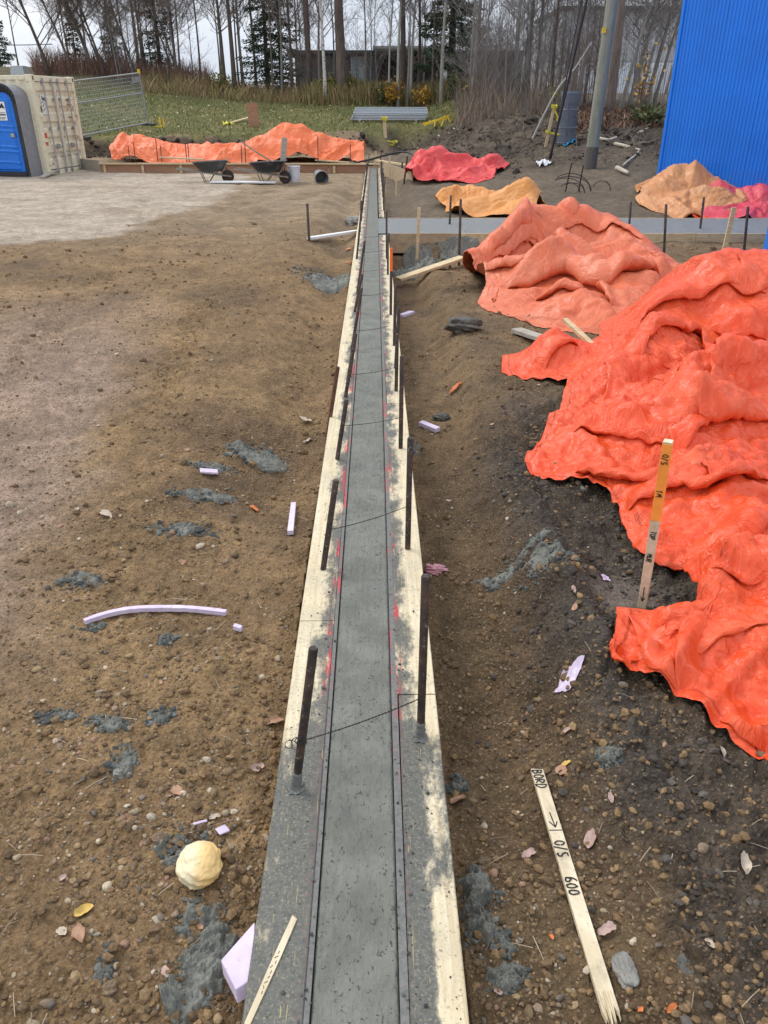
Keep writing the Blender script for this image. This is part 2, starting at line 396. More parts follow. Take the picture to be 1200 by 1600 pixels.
# ------------------------------------------------------------------ loose stones and crumbs of soil: joined, nobody could count them
def ico(sub):
    bm = bmesh.new(); bmesh.ops.create_icosphere(bm, subdivisions=sub, radius=1)
    v = np.array([q.co for q in bm.verts]); f = np.array([[w.index for w in p.verts] for p in bm.faces]); bm.free(); return v, f
def stone_material():
    t = NT('loose_stone'); c = t.co(); k = t.attr('stonecol', 'Color'); n = t.noise(c, 130, 4, .65)
    m = t.n('VectorMath', operation='SCALE'); t.put(m.inputs[0], k); t.put(m.inputs['Scale'], t.ramp(n, .25, .75, .7, 1.25))
    return t.done(m.outputs[0], .85, t.bump(n, .5, .004), spec=.3)
M_STONE = stone_material()
def rot3(n, rng):
    q = rng.normal(size=(n, 4)); q /= np.linalg.norm(q, axis=1, keepdims=True); w, x, y, z = q.T
    return np.stack([np.stack([1-2*(y*y+z*z), 2*(x*y-z*w), 2*(x*z+y*w)], -1), np.stack([2*(x*y+z*w), 1-2*(x*x+z*z), 2*(y*z-x*w)], -1),
                     np.stack([2*(x*z-y*w), 2*(y*z+x*w), 1-2*(x*x+y*y)], -1)], -2)
PAL = np.array([(.22, .14, .07), (.17, .115, .062), (.27, .19, .1), (.23, .165, .11), (.32, .245, .16), (.15, .125, .1), (.28, .165, .11), (.4, .33, .24), (.19, .13, .075), (.13, .09, .052)])
def stones(name, xy, size, sub, rng, pal=None, sink=.25, flat=.62):
    size = np.minimum(size, .012*(1+.25*xy[:, 1])) if xy[:, 1].max() < 16 else size
    n = len(xy); bv, bf = ico(sub); nv = len(bv)
    S = size[:, None]*np.stack([rng.uniform(.75, 1.35, n), rng.uniform(.7, 1.1, n), rng.uniform(flat*.7, flat*1.25, n)], -1)
    shapes = []
    for k in range(12):
        d = rng.normal(size=(5, 3)); d /= np.linalg.norm(d, axis=1, keepdims=True)
        r = np.ones(nv)
        for q in d: r = np.minimum(r, rng.uniform(.6, .95)/np.maximum(bv@q, .3))     # chop facets
        shapes.append(bv*r[:, None]*(1+.1*rng.normal(size=(nv, 1))*(.6 if sub > 1 else 1)))
    shapes = np.array(shapes)[rng.randint(0, 12, n)]
    a = rng.uniform(0, 6.28, n); ca, sa = np.cos(a), np.sin(a)
    tilt = rng.normal(0, .35, n); ct, st = np.cos(tilt), np.sin(tilt)
    V = shapes*S[:, None, :]
    y = V[..., 1]*ct[:, None]-V[..., 2]*st[:, None]; z = V[..., 1]*st[:, None]+V[..., 2]*ct[:, None]
    x = V[..., 0]; V = np.stack([x*ca[:, None]-y*sa[:, None], x*sa[:, None]+y*ca[:, None], z], -1)
    zz = ground_z(xy[:, 0], xy[:, 1])+S[:, 2]*(.55-sink)
    V = V+np.stack([xy[:, 0], xy[:, 1], zz], -1)[:, None, :]
    F = (bf[None]+(np.arange(n)*nv)[:, None, None]).reshape(-1, 3)
    pal = PAL if pal is None else np.array(pal)
    C = pal[rng.randint(0, len(pal), n)]*rng.uniform(.75, 1.2, (n, 1))
    C = np.concatenate([np.repeat(C[:, None], nv, 1), np.ones((n, nv, 1))], -1)
    o = fast_mesh(name, V.reshape(-1, 3), F, M_STONE, {'stonecol': ('FLOAT_COLOR', C)}, smooth=sub > 1)
    return tag(o, kind='stuff')
# heights of the built sheet (with clods), by lookup in its rows and fan columns
_gm = ground.data; _gv = np.empty(len(_gm.vertices)*3, np.float32); _gm.vertices.foreach_get('co', _gv); _gv = _gv.reshape(-1, 3)
_u = warp_u(520, 34); _nu = len(_u); _gz = _gv[:, 2].reshape(-1, _nu); _gyr = _gv[:, 1].reshape(-1, _nu)[:, 0]
def ground_z(x, y):
    x = np.asarray(x, float); y = np.asarray(y, float)
    uu = x/(np.maximum(y, 0)+1.15); j = np.clip(np.searchsorted(_u, uu)-1, 0, _nu-2); i = np.clip(np.searchsorted(_gyr, y)-1, 0, len(_gyr)-2)
    fx = np.clip((uu-_u[j])/(_u[j+1]-_u[j]), 0, 1); fy = np.clip((y-_gyr[i])/(_gyr[i+1]-_gyr[i]), 0, 1)
    return (_gz[i, j]*(1-fx)+_gz[i, j+1]*fx)*(1-fy)+(_gz[i+1, j]*(1-fx)+_gz[i+1, j+1]*fx)*fy
KEEP_CLEAR = [hit(838+(953-838)*q, 1207+(1588-1207)*q) for q in np.linspace(0, 1, 16)]+[hit(px, py) for px, py in ((133, 976), (165, 965), (205, 957), (250, 955), (300, 956), (354, 962), (314, 1350), (320, 1370), (300, 1370))]
def scatter(n, ymax, ymin, rng, dens):
    out = []
    while sum(len(q) for q in out) < n:
        k = n*3; y = ymin*np.exp(rng.rand(k)*math.log(ymax/ymin)); u = rng.uniform(-.85, .85, k); x = u*(y+1.0)
        ok = (rng.rand(k) < dens(x, y)) & ((x < -.31) | (x > .22)) & (np.minimum.reduce([np.hypot(x-p[0], y-p[1]) for p in KEEP_CLEAR]) > .03); out.append(np.stack([x, y], -1)[ok])
    return np.concatenate(out)[:n]
def dens_stone(x, y):
    l = .25+.75*ss(-.1, .35, fbm(x*1.7+3, y*1.7, 3)); r = np.where(x > .2, .55-.35*mud_mask(x, y), 1.)
    edge = np.where((x < -.31) & (x > -.55), 1.3, 1.)
    return l*r*edge*(1-.8*lot_mask(x, y))*(1-.35*pink_mask(x, y))
rng = np.random.RandomState(5)
xy = scatter(1700, 4.2, .75, rng, dens_stone); stones('gravel', xy, .0045*np.exp(rng.normal(.3, .5, len(xy))), 2, rng)
xy = scatter(13000, 12, .7, rng, dens_stone); stones('gravel', xy, .0036*np.exp(rng.normal(.05, .5, len(xy)))*(1+.045*xy[:, 1]), 1, rng)
def dens_clod(x, y): return (.3+.7*ss(-.1, .3, fbm(x*1.3-6, y*1.3, 3)))*(1-lot_mask(x, y))*(1-.8*pink_mask(x, y))
SOILPAL = [(.2, .125, .06), (.17, .106, .054), (.235, .15, .075), (.135, .087, .047)]
xy = scatter(20000, 14, .7, rng, dens_clod)
_p = stones('soil_crumbs', xy, .0046*np.exp(rng.normal(.15, .6, len(xy)))*(1+.05*xy[:, 1]), 1, rng, SOILPAL, .3, .8)
def dens_mud(x, y): return mud_mask(x, y)*(.35+.65*ss(1.5, 2.1, y))*ss(-.25, .2, fbm(x*3, y*3, 3))
xy = scatter(5200, 5, .9, rng, dens_mud)
stones('mud_clods', xy, .0062*np.exp(rng.normal(.05, .6, len(xy))), 1, rng, [(.06, .048, .038), (.075, .06, .047), (.05, .04, .033), (.1, .085, .07)], .3, .75)

k = 6500; xb = np.stack([rng.uniform(1.2, 10, k), rng.uniform(18.5, 33, k)], -1); xb = xb[rng.rand(k) < bank_mask(xb[:, 0], xb[:, 1])]
stones('bank_clods', xb, .026*np.exp(rng.normal(0, .7, len(xb))), 1, rng, [(.055, .042, .031), (.07, .053, .038), (.09, .068, .048), (.12, .09, .06)], .45, .7)
k = 1800; xb = np.stack([rng.uniform(-12, 1.5, k), rng.uniform(28.4, 31.5, k)], -1); xb = xb[rng.rand(k) < bank_mask(xb[:, 0], xb[:, 1])]
stones('bank_clods', xb, .04*np.exp(rng.normal(0, .5, len(xb))), 1, rng, [(.035, .027, .021), (.05, .038, .028), (.065, .05, .036)], .3, .75)
# ------------------------------------------------------------------ the poured strip and its formwork
XL0, XL1, XC0, XC1, XR0, XR1 = -.296, -.1655, -.1505, .0445, .066, .194
YEND = 26.6
def smear(t, inner_left):
    c = t.co(); sx = t.n('SeparateXYZ'); t.put(sx.inputs[0], c); x, y = sx.outputs[0], sx.outputs[1]
    d = t.math('ABSOLUTE', t.math('ADD', x, .053))
    n = t.noise(t.co(scale=(1, .45, 1)), 11, 7, .68); n2 = t.noise(c, 60, 5, .7)
    m = t.math('ADD', n, t.math('MULTIPLY', n2, .25))
    m = t.math('ADD', m, t.ramp(d, .135, .225, .16, -.08))
    m = t.math('ADD', m, t.ramp(y, 2.0, 1.6, -.03, .27 if inner_left else .2))
    if not inner_left: m = t.math('SUBTRACT', m, t.math('MULTIPLY', t.ramp(y, 1.35, 1.15, 0., .25), t.ramp(d, .165, .2, 0., 1.)))
    s = t.math('MULTIPLY', t.ramp(m, .60, .80, 0., 1.), t.ramp(t.noise(c, 130, 3, .6), .28, .5, .72, 1.))
    sc = t.noise(t.co(scale=(210, 5, 1), rot=(0, 0, .04)), 1, 3, .6); sc2 = t.noise(t.co(scale=(90, 9, 1), rot=(0, 0, .35)), 1, 2, .5)
    scr = t.math('MAXIMUM', t.ramp(sc, .64, .69, 0., .8), t.ramp(sc2, .7, .73, 0., .8))
    return c, x, y, d, n2, s, scr
def board_material(name, left):
    t = NT(name); c, x, y, d, n2, s, scr = smear(t, left)
    g = t.noise(t.co(scale=(60, 2.2, 60)), 1, 5, .6, 1.2); g2 = t.noise(c, 5, 4, .6)
    wood = t.cramp(g, (.3, (.50, .40, .24)), (.5, (.62, .52, .34)), (.72, (.70, .61, .44)))
    wood = t.mix(t.ramp(g2, .45, .7, 0., .45), wood, (.42, .36, .26))
    sp = t.noise(c, 85, 5, .75); sp2 = t.noise(c, 30, 6, .75)
    wood = t.mix(t.ramp(sp, .57, .66, 0., .8), wood, (.11, .1, .085))
    wood = t.mix(t.ramp(sp2, .54, .68, 0., .6), wood, (.27, .23, .165))
    red = t.math('MULTIPLY', t.ramp(d, .130, .142, 1., 0.), t.ramp(t.noise(t.co(scale=(25, 2.2, 1)), 1, 4, .7), .47, .53, 0., 1.))
    cem = t.mix(t.ramp(n2, .3, .7), (.065, .065, .054), (.12, .118, .1))
    cem = t.mix(t.math('MULTIPLY', scr, .8), cem, (.42, .33, .13))
    wood = t.mix(red, wood, (.5, .035, .045))
    col = t.mix(s, wood, cem)
    h = t.math('ADD', t.math('MULTIPLY', s, .6), t.math('MULTIPLY', n2, .5)); h = t.math('ADD', h, t.math('MULTIPLY', g, .2))
    return t.done(col, t.mix(s, (.72,)*3, (.55,)*3), t.bump(h, .6, .006))
M_BL = board_material('board_wood_left', True); M_BR = board_material('board_wood_right', False)
def chamfer_material():
    t = NT('chamfer_wood'); c = t.co(); sx = t.n('SeparateXYZ'); t.put(sx.inputs[0], c)
    n = t.noise(t.co(scale=(25, 2.4, 1)), 1, 5, .7); n2 = t.noise(c, 70, 5, .7)
    col = t.mix(t.ramp(n2, .3, .7), (.105, .105, .095), (.165, .16, .147))
    red = t.math('MULTIPLY', t.ramp(n, .53, .6, 0., 1.), t.ramp(sx.outputs[1], 1.5, 2.1, .0, 1.))
    red = t.math('MULTIPLY', red, t.ramp(n2, .38, .5, 0., 1.))
    return t.done(t.mix(red, col, (.52, .035, .05)), .6, t.bump(n2, .5, .004))
M_CH = chamfer_material()
def concrete_material(name, a=(.122, .124, .101), b=(.19, .19, .161), pits=1.0, streak=True):
    t = NT(name); c = t.co()
    n = t.noise(c, 7, 6, .6); n2 = t.noise(t.co(scale=(1, .6, 1)), 55, 5, .7); n3 = t.noise(c, 240, 3, .6)
    v = t.noise(t.co(scale=(1, .7, 1)), 75, 4, .6, 1.2)
    pit = t.math('MULTIPLY', t.ramp(v, .38, .31, 0., 1.), t.ramp(n, .35, .6, .45, 1.))
    col = t.mix(t.ramp(n, .3, .7), a, b); col = t.mix(t.ramp(n2, .45, .75, 0., .3), col, (.22, .225, .205))
    col = t.mix(t.math('MULTIPLY', pit, .38*pits), col, (.06, .065, .055))
    h = t.math('ADD', t.math('MULTIPLY', n2, .55), t.math('MULTIPLY', n3, .1))
    if streak: h = t.math('ADD', h, t.math('MULTIPLY', t.noise(t.co(scale=(70, 3, 1)), 1, 3, .5), .3))
    h = t.math('SUBTRACT', h, t.math('MULTIPLY', pit, .55*pits))
    return t.done(col, t.ramp(n, .3, .7, .55, .75), t.bump(h, 1., .013), spec=.3)
M_CONC = concrete_material('wet_concrete')
M_SLAB = concrete_material('slab_concrete', (.16, .168, .168), (.215, .222, .22), .15, False)
def strip_rows(y0, y1, r=1.008):
    ys = [y0]
    while ys[-1] < y1: ys.append(ys[-1]*r)
    ys[-1] = y1; return np.array(ys)
ys = strip_rows(-1.2+1.9, YEND, 1.0042)-0.0
ys = np.concatenate([[-1., 0., .4], ys]); xs = np.linspace(XC0, XC1, 44)
P = np.zeros((len(ys), len(xs), 3)); P[..., 0] = xs; P[..., 1] = ys[:, None]
Xg, Yg = P[..., 0], P[..., 1]
P[..., 2] = -.007+.003*fbm(Xg*9, Yg*3, 3)+.006*(np.abs(fbm(Xg*38, Yg*24, 3))-.25)*(1-ss(5, 9, Yg))
P[:, 0, 2] = -.016; P[:, -1, 2] = -.016; P[:, 1, 2] -= .0015; P[:, -2, 2] -= .0015
mb = MB(); mb.grid(P)
mb.add([(XC0, -1, -.3), (XC1, -1, -.3), (XC1, YEND, -.3), (XC0, YEND, -.3), (XC0, -1, -.02), (XC1, -1, -.02), (XC1, YEND, -.016), (XC0, YEND, -.016)],
       [(0, 4, 7, 3), (1, 2, 6, 5), (3, 7, 6, 2)])
conc = mb.build('concrete_strip', M_CONC, smooth=True)
tag(conc, 'long narrow strip of wet grey concrete poured between two pale form boards', 'concrete strip')
M_WOOD = None
def wood_material(name, a, b, grain=(3, 3, 40), spots=.4, rough=.75):
    t = NT(name); c = t.co(); g = t.noise(t.co(scale=grain), 1, 5, .6, 1.0); n = t.noise(c, 9, 5, .65); n2 = t.noise(c, 45, 4, .7)
    col = t.mix(t.ramp(g, .3, .72), a, b); col = t.mix(t.ramp(n, .5, .75, 0., spots), col, (.16, .12, .08)); col = t.mix(t.ramp(n2, .6, .7, 0., spots), col, (.1, .08, .06))
    return t.done(col, rough, t.bump(g, .3, .003))
M_WOOD = wood_material('pale_wood', (.5, .37, .2), (.66, .53, .33)); M_WOODX = wood_material('pale_wood_across', (.5, .37, .2), (.66, .53, .33), (2, 40, 40))
M_GREYWOOD = wood_material('weathered_wood', (.27, .24, .2), (.42, .38, .32), (2, 30, 30))
M_PLY = wood_material('plywood', (.33, .24, .15), (.45, .34, .22), (3, 30, 12), .5)
M_BROWNPLY = wood_material('film_faced_plywood', (.30, .15, .085), (.37, .2, .12), (2, 20, 8), .3)
form = thing('formwork', (0, 0, 0), 0, 'long wooden formwork of two pale board lines enclosing the wet concrete strip', 'formwork')
def board_run(x0, x1, cuts, mat, jig, name='board'):
    for k, (a, b) in enumerate(zip(cuts[:-1], cuts[1:])):
        m = MB(); dx = jig*RND.uniform(-1, 1); dx2 = jig*RND.uniform(-1, 1); z = RND.uniform(-.0025, .0025); a2, b2 = a+.003, b-.003
        n = max(2, int((b-a)/.25)); yy = np.linspace(a2, b2, n); t_ = (yy-a2)/(b2-a2)
        l = x0+dx+(dx2-dx)*t_; r = np.full(n, x1)
        sec = []
        ch = .003
        for (xx, zz) in ((l, -.038), (l, -ch), (l+ch, 0), (r-ch, 0), (r, -ch), (r, -.038)): sec.append(np.stack([xx, yy, np.full(n, zz+z)], -1))
        S = np.stack(sec, 1); v = S.reshape(-1, 3)
        f = [(i*6+j, (i+1)*6+j, (i+1)*6+(j+1) % 6, i*6+(j+1) % 6) for i in range(n-1) for j in range(6)]+[tuple(range(6)), tuple((n-1)*6+j for j in range(6))[::-1]]
        m.add(v, f); m.build(name, mat, form)
board_run(XL0, XL1, [-1.2, 2.42, 6.05, 9.7, 13.3, 16.9, 20.5, YEND], M_BL, .004)
board_run(XR0, XR1, [-1.2, 2.0, 4.85, 7.6, 12.4], M_BR, .005); board_run(XR0, XR1-.04, [14.55, 18.2, 21.8, YEND], M_BR, .004)
for x0, x1, cuts in ((XL1+.0004, XC0-.0018, [-1.2, 3.3, 8., 13.5, 20, YEND]), (XC1+.0010, XR0-.0004, [-1.2, 2.6, 7, 12.4])):
    for a, b in zip(cuts[:-1], cuts[1:]):
        m = MB(); m.box(((x0+x1)/2, (a+b)/2, -.0215), (x1-x0, b-a-.004, .038)); m.build('edge_strip', M_CH, form, bevel=.0008)
for x, cuts in ((XL0+.022, [-1.2, 1.2, 3.6, 6, 8.4, 10.8, 13.2, 15.6, 18, 20.4, 22.8, YEND]), (XR1-.02, [-1.2, 1.2, 3.6, 6, 8.4, 10.8, 12.4])):
    for a, b in zip(cuts[:-1], cuts[1:]):
        m = MB(); m.box((x, (a+b)/2, -.24), (.018, b-a-.004, .396)); m.build('side_panel', M_PLY, form)
for a, b in ((14.6, 17), (17, 19.4), (19.4, 21.8), (21.8, YEND)):
    m = MB(); m.box((XR1-.06, (a+b)/2, -.24), (.018, b-a-.004, .396)); m.build('side_panel', M_PLY, form)

# cross slab to the right with its forms
XS1 = 7.2
yy = np.linspace(12.62, 14.42, 30); xx = np.linspace(XC1-.002, XS1, 90); P = np.zeros((30, 90, 3)); P[..., 0] = xx; P[..., 1] = yy[:, None]
P[..., 2] = -.012+.004*fbm(P[..., 0]*.8, P[..., 1]*.8, 3)-.012*ss(3, 7, P[..., 0])
m = MB(); m.grid(P); m.box((XS1/2+.02, 13.52, -.165), (XS1-.06, 1.78, .29))
slab = m.build('concrete_slab', M_SLAB, smooth='auto'); tag(slab, 'flat grey concrete slab running from the narrow strip to the blue wall', 'concrete slab')
sf = thing('slab_formwork', (0, 0, 0), 0, 'low plywood formwork along both sides of the grey cross slab', 'formwork')
for a, b, mt in ((.22, 1.28, M_PLY), (1.285, 2.9, M_WOODX), (2.905, 5.0, M_WOODX), (5.005, XS1, M_WOODX)):
    MB().box(((a+b)/2, 12.595, -.15-.004*(a+b)/2*.5), (b-a, .03, .29)).build('form_panel', mt, sf)
    MB().box(((a+b)/2, 14.45, -.13-.004*(a+b)/2*.5), (b-a, .03, .25)).build('form_panel', mt, sf)

# ------------------------------------------------------------------ steel stakes
def steel_material():
    t = NT('rusty_steel'); c = t.co('Object'); w = t.n('NewGeometry').outputs['Position']
    n = t.noise(w, 14, 6, .65); n2 = t.noise(w, 70, 4, .7)
    col = t.mix(t.ramp(n, .35, .7), (.03, .027, .026), (.10, .06, .042)); col = t.mix(t.ramp(n2, .58, .68, 0., .7), col, (.3, .28, .25))
    return t.done(col, t.ramp(n2, .3, .7, .38, .6), t.bump(n2, .3, .002), .35)
M_STEEL = steel_material()
def plain(name, col, rough=.6, metal=0., spec=None):
    t = NT(name); n = t.noise(t.co(), 11, 5, .6); m = t.n('VectorMath', operation='SCALE'); t.put(m.inputs[0], col); t.put(m.inputs['Scale'], t.ramp(n, .25, .75, .85, 1.12))
    return t.done(m.outputs[0], rough, None, metal, spec)
M_RUST = dirty('brown_rust', (.12, .055, .03), .8, .2, .35, (.05, .03, .02))
M_CEMENT = concrete_material('cement_spatter', (.12, .122, .112), (.2, .2, .185), .6, False)
M_ORANGEPAINT = plain('orange_marking_paint', (.85, .16, .02), .5)
def stake(top, base, r, mat, label, group=None, sink=.3, cement=False, paint=0., name='form_stake'):
    d = top-base; L = np.linalg.norm(d); d = d/L
    t = thing(name, base, 0, label, 'stake', group)
    a = -d*sink; b = d*L
    m = MB(); m.tube([a, d*(L-.004), b], [r, r, r*.82], 12); o = m.build('rod', mat, t, smooth='auto')
    if cement:
        m = MB(); bv, bf = ico(4); k = 1+.55*fbm(bv[:, 0]*1.9+base[1]*9, bv[:, 1]*1.9+bv[:, 2]*1.5, 4)+.25*np.abs(perlin(bv[:, 0]*6, bv[:, 1]*6+bv[:, 2]*5)); m.add(bv*k[:, None]*np.array((r*1.8, r*1.7, r*.8))+np.array((0, 0, .001)), bf)
        q = np.linspace(0, 1, 9); P_ = np.outer(q*.07, d); m.tube(P_, r*(1.32-.27*q+.12*np.sin(q*17)), 14); m.build('cement_blob', M_CEMENT, t, smooth=True)
    if paint:
        m = MB(); m.tube([d*(L-paint), d*(L+.002)], [r*1.06, r*1.06], 12); m.build('painted_tip', M_ORANGEPAINT, t)
    return t
GS = 'black steel form stakes along the concrete strip'
def st2(tx, ty, bx, by, z, r, *a, Y=None, **k):
    b = atz(bx, by, z) if z is not None else hit(bx, by)
    t_ = atY(tx, ty, b[1]+(Y or 0)); return stake(t_, b, r, *a, **k)
near = [
 (490, 1012, 462, 1232, 'black steel stake on left board with wire curls and a grey cement foot', True, M_STEEL),
 (525, 750, 505, 889, 'second black steel stake from the bottom on the left board line', False, M_STEEL),
 (541.5, 624, 527, 717, 'third black steel stake from the bottom on the left board line', False, M_STEEL),
 (551.5, 545, 540, 620, 'fourth black steel stake from the bottom on the left board line', False, M_STEEL),
 (556, 521, 546, 588, 'black steel stake just behind the fourth one on the left board', False, M_STEEL),
 (565, 450, 550, 545, 'tall black stake on left board leaning beside a shorter one', False, M_STEEL),
 (566, 428, 554, 487, 'black stake on left board level with the left concrete spill', False, M_STEEL),
 (570, 376, 558, 458, 'black stake on left board just below the white plank', False, M_STEEL),
 (665, 899, 657, 1153, 'tall black steel stake with cement foot at the end of the right board', True, M_STEEL),
 (641, 684, 637, 857, 'tall black steel stake on right board beside the lilac foam stick', False, M_STEEL),
 (628, 556, 626, 700, 'dark rusty stake on right board opposite the brown rusty one', False, M_STEEL),
 (620.5, 522, 619, 611, 'short black stake in front of a dark brown one on right board', False, M_STEEL),
 (623.5, 480, 618, 575, 'dark brown stake on outer right edge near the lilac foam piece', False, M_STEEL),
 (618, 445, 616, 540, 'black stake on right board just above the tilted brown plank', False, M_STEEL),
 (606, 366, 606, 429, 'black stake on right board beside the corner of the cross slab', False, M_STEEL),
 (604, 330, 604, 404, 'black stake at the near corner of cross slab and strip', False, M_STEEL)]
for tx, ty, bx, by, lab, cem, mt in near: st2(tx, ty, bx, by, 0.0, .0125, mt, lab, group=GS, cement=cem)
st2(528, 573, 512, 678, None, .013, M_RUST, 'brown rusty steel stake driven into soil outside the left board', group=GS)
st2(611.5, 388, 610.5, 492, 0.0, .013, M_STEEL, 'dark steel stake with bright orange painted tip on right board', group=GS, paint=.2)
y = 10.3; i = 0
while y < 26.3:
    zt = .38+.1*RND.random()
    if y < 12.2 or y > 9: stake(np.array((XL0+.06+RND.uniform(0, .06), y, zt)), np.array((XL0+.05, y, 0.)), .0125, M_STEEL, 'black steel stake in the far close-set row on the left board', GS)
    if y > 15: stake(np.array((XR1-.03+RND.uniform(-.02, .04), y+.3, zt+.03)), np.array((XR1-.04, y+.3, 0.)), .0125, M_STEEL, 'black steel stake in the far row on right side beyond the cross slab', GS)
    y += 1.15+.12*RND.random()
GSS = 'black steel stakes along the cross slab'
for tx, ty, bx, by, lab in ((704.5, 305, 702.5, 351, 'black stake at far edge of cross slab in front of yellow-orange tarp'), (720, 311, 718, 384, 'black stake at near edge of cross slab beside the yellow-orange tarp'),
    (986, 315, 983, 353, 'black stake at far slab edge right of the salmon tarp'), (1041, 319, 1038, 386, 'black stake at near slab edge in front of tan tarp'),
    (1100, 308, 1094, 357, 'black stake at far slab edge between tan and pink tarps'), (1169, 323, 1163, 387, 'black stake at near slab edge in front of pink tarp')):
    st2(tx, ty, bx, by, -.02, .018, M_STEEL, lab, group=GSS)
st2(480, 318, 483, 377, None, .018, M_STEEL, 'lone black steel stake in soil at the end of the white plank', sink=.2)
# tie wires between the stakes
M_WIRE = plain('black_tie_wire', (.035, .03, .028), .5, .6)
GW = 'twisted tie wires across the concrete strip'
def wire(pa, pb, lab, curl=False, sag=.01):
    a, b = np.array(pa), np.array(pb); n = 60; s = np.linspace(0, 1, n); p = a+(b-a)*s[:, None]; p[:, 2] -= sag*4*s*(1-s)
    m = MB()
    d = (b-a)/np.linalg.norm(b-a); u = np.cross(d, (0, 0, 1)); 
    for ph in (0, math.pi):
        w = s*np.linalg.norm(b-a)/.022*2*math.pi+ph
        m.tube(p+.0016*(np.cos(w)[:, None]*u+np.sin(w)[:, None]*np.array((0, 0, 1))), .0011, 4)
    if curl:
        q = np.linspace(0, 9, 40); m.tube(np.stack([a[0]-.004-.011*q*.35+.014*np.cos(q*1.5), a[1]-.012+.006*np.sin(q), a[2]+.02*np.sin(q*1.5)], -1), .0011, 4)
        q = np.linspace(0, 6.3, 30); m.tube(np.stack([a[0]+.016*np.cos(q), a[1]+.016*np.sin(q), a[2]+.004*q-.01], -1), .0013, 4)
    o = m.build('tie_wire', M_WIRE); tag(o, lab, 'wire', GW)
b1, b2 = atz(462, 1232, 0), atz(657, 1153, 0)
wire(atY(470, 1158, b1[1]-.014), atY(659, 1090, b2[1]-.014), 'nearest black twisted wire across the concrete with loose curls at its left end', True)
b1, b2 = atz(505, 889, 0), atz(637, 857, 0)
wire(atY(514, 828, b1[1]-.014), atY(639, 790, b2[1]-.014), 'second black twisted wire across the concrete from the bottom')
b1, b2 = atz(527, 717, 0), atz(626, 700, 0)
wire(atY(532, 665, b1[1]-.014), atY(627, 652, b2[1]-.014), 'third black twisted wire across the concrete from the bottom')
for yy_, zz in ((5.2, .09), (6.5, .06), (7.9, .05), (9.2, .05), (10.5, .05), (11.8, .05)):
    wire((XL1-.03, yy_, zz), (XR0+.04, yy_+.1, zz+.01), 'thin dark tie wire in the farther part of the concrete strip')
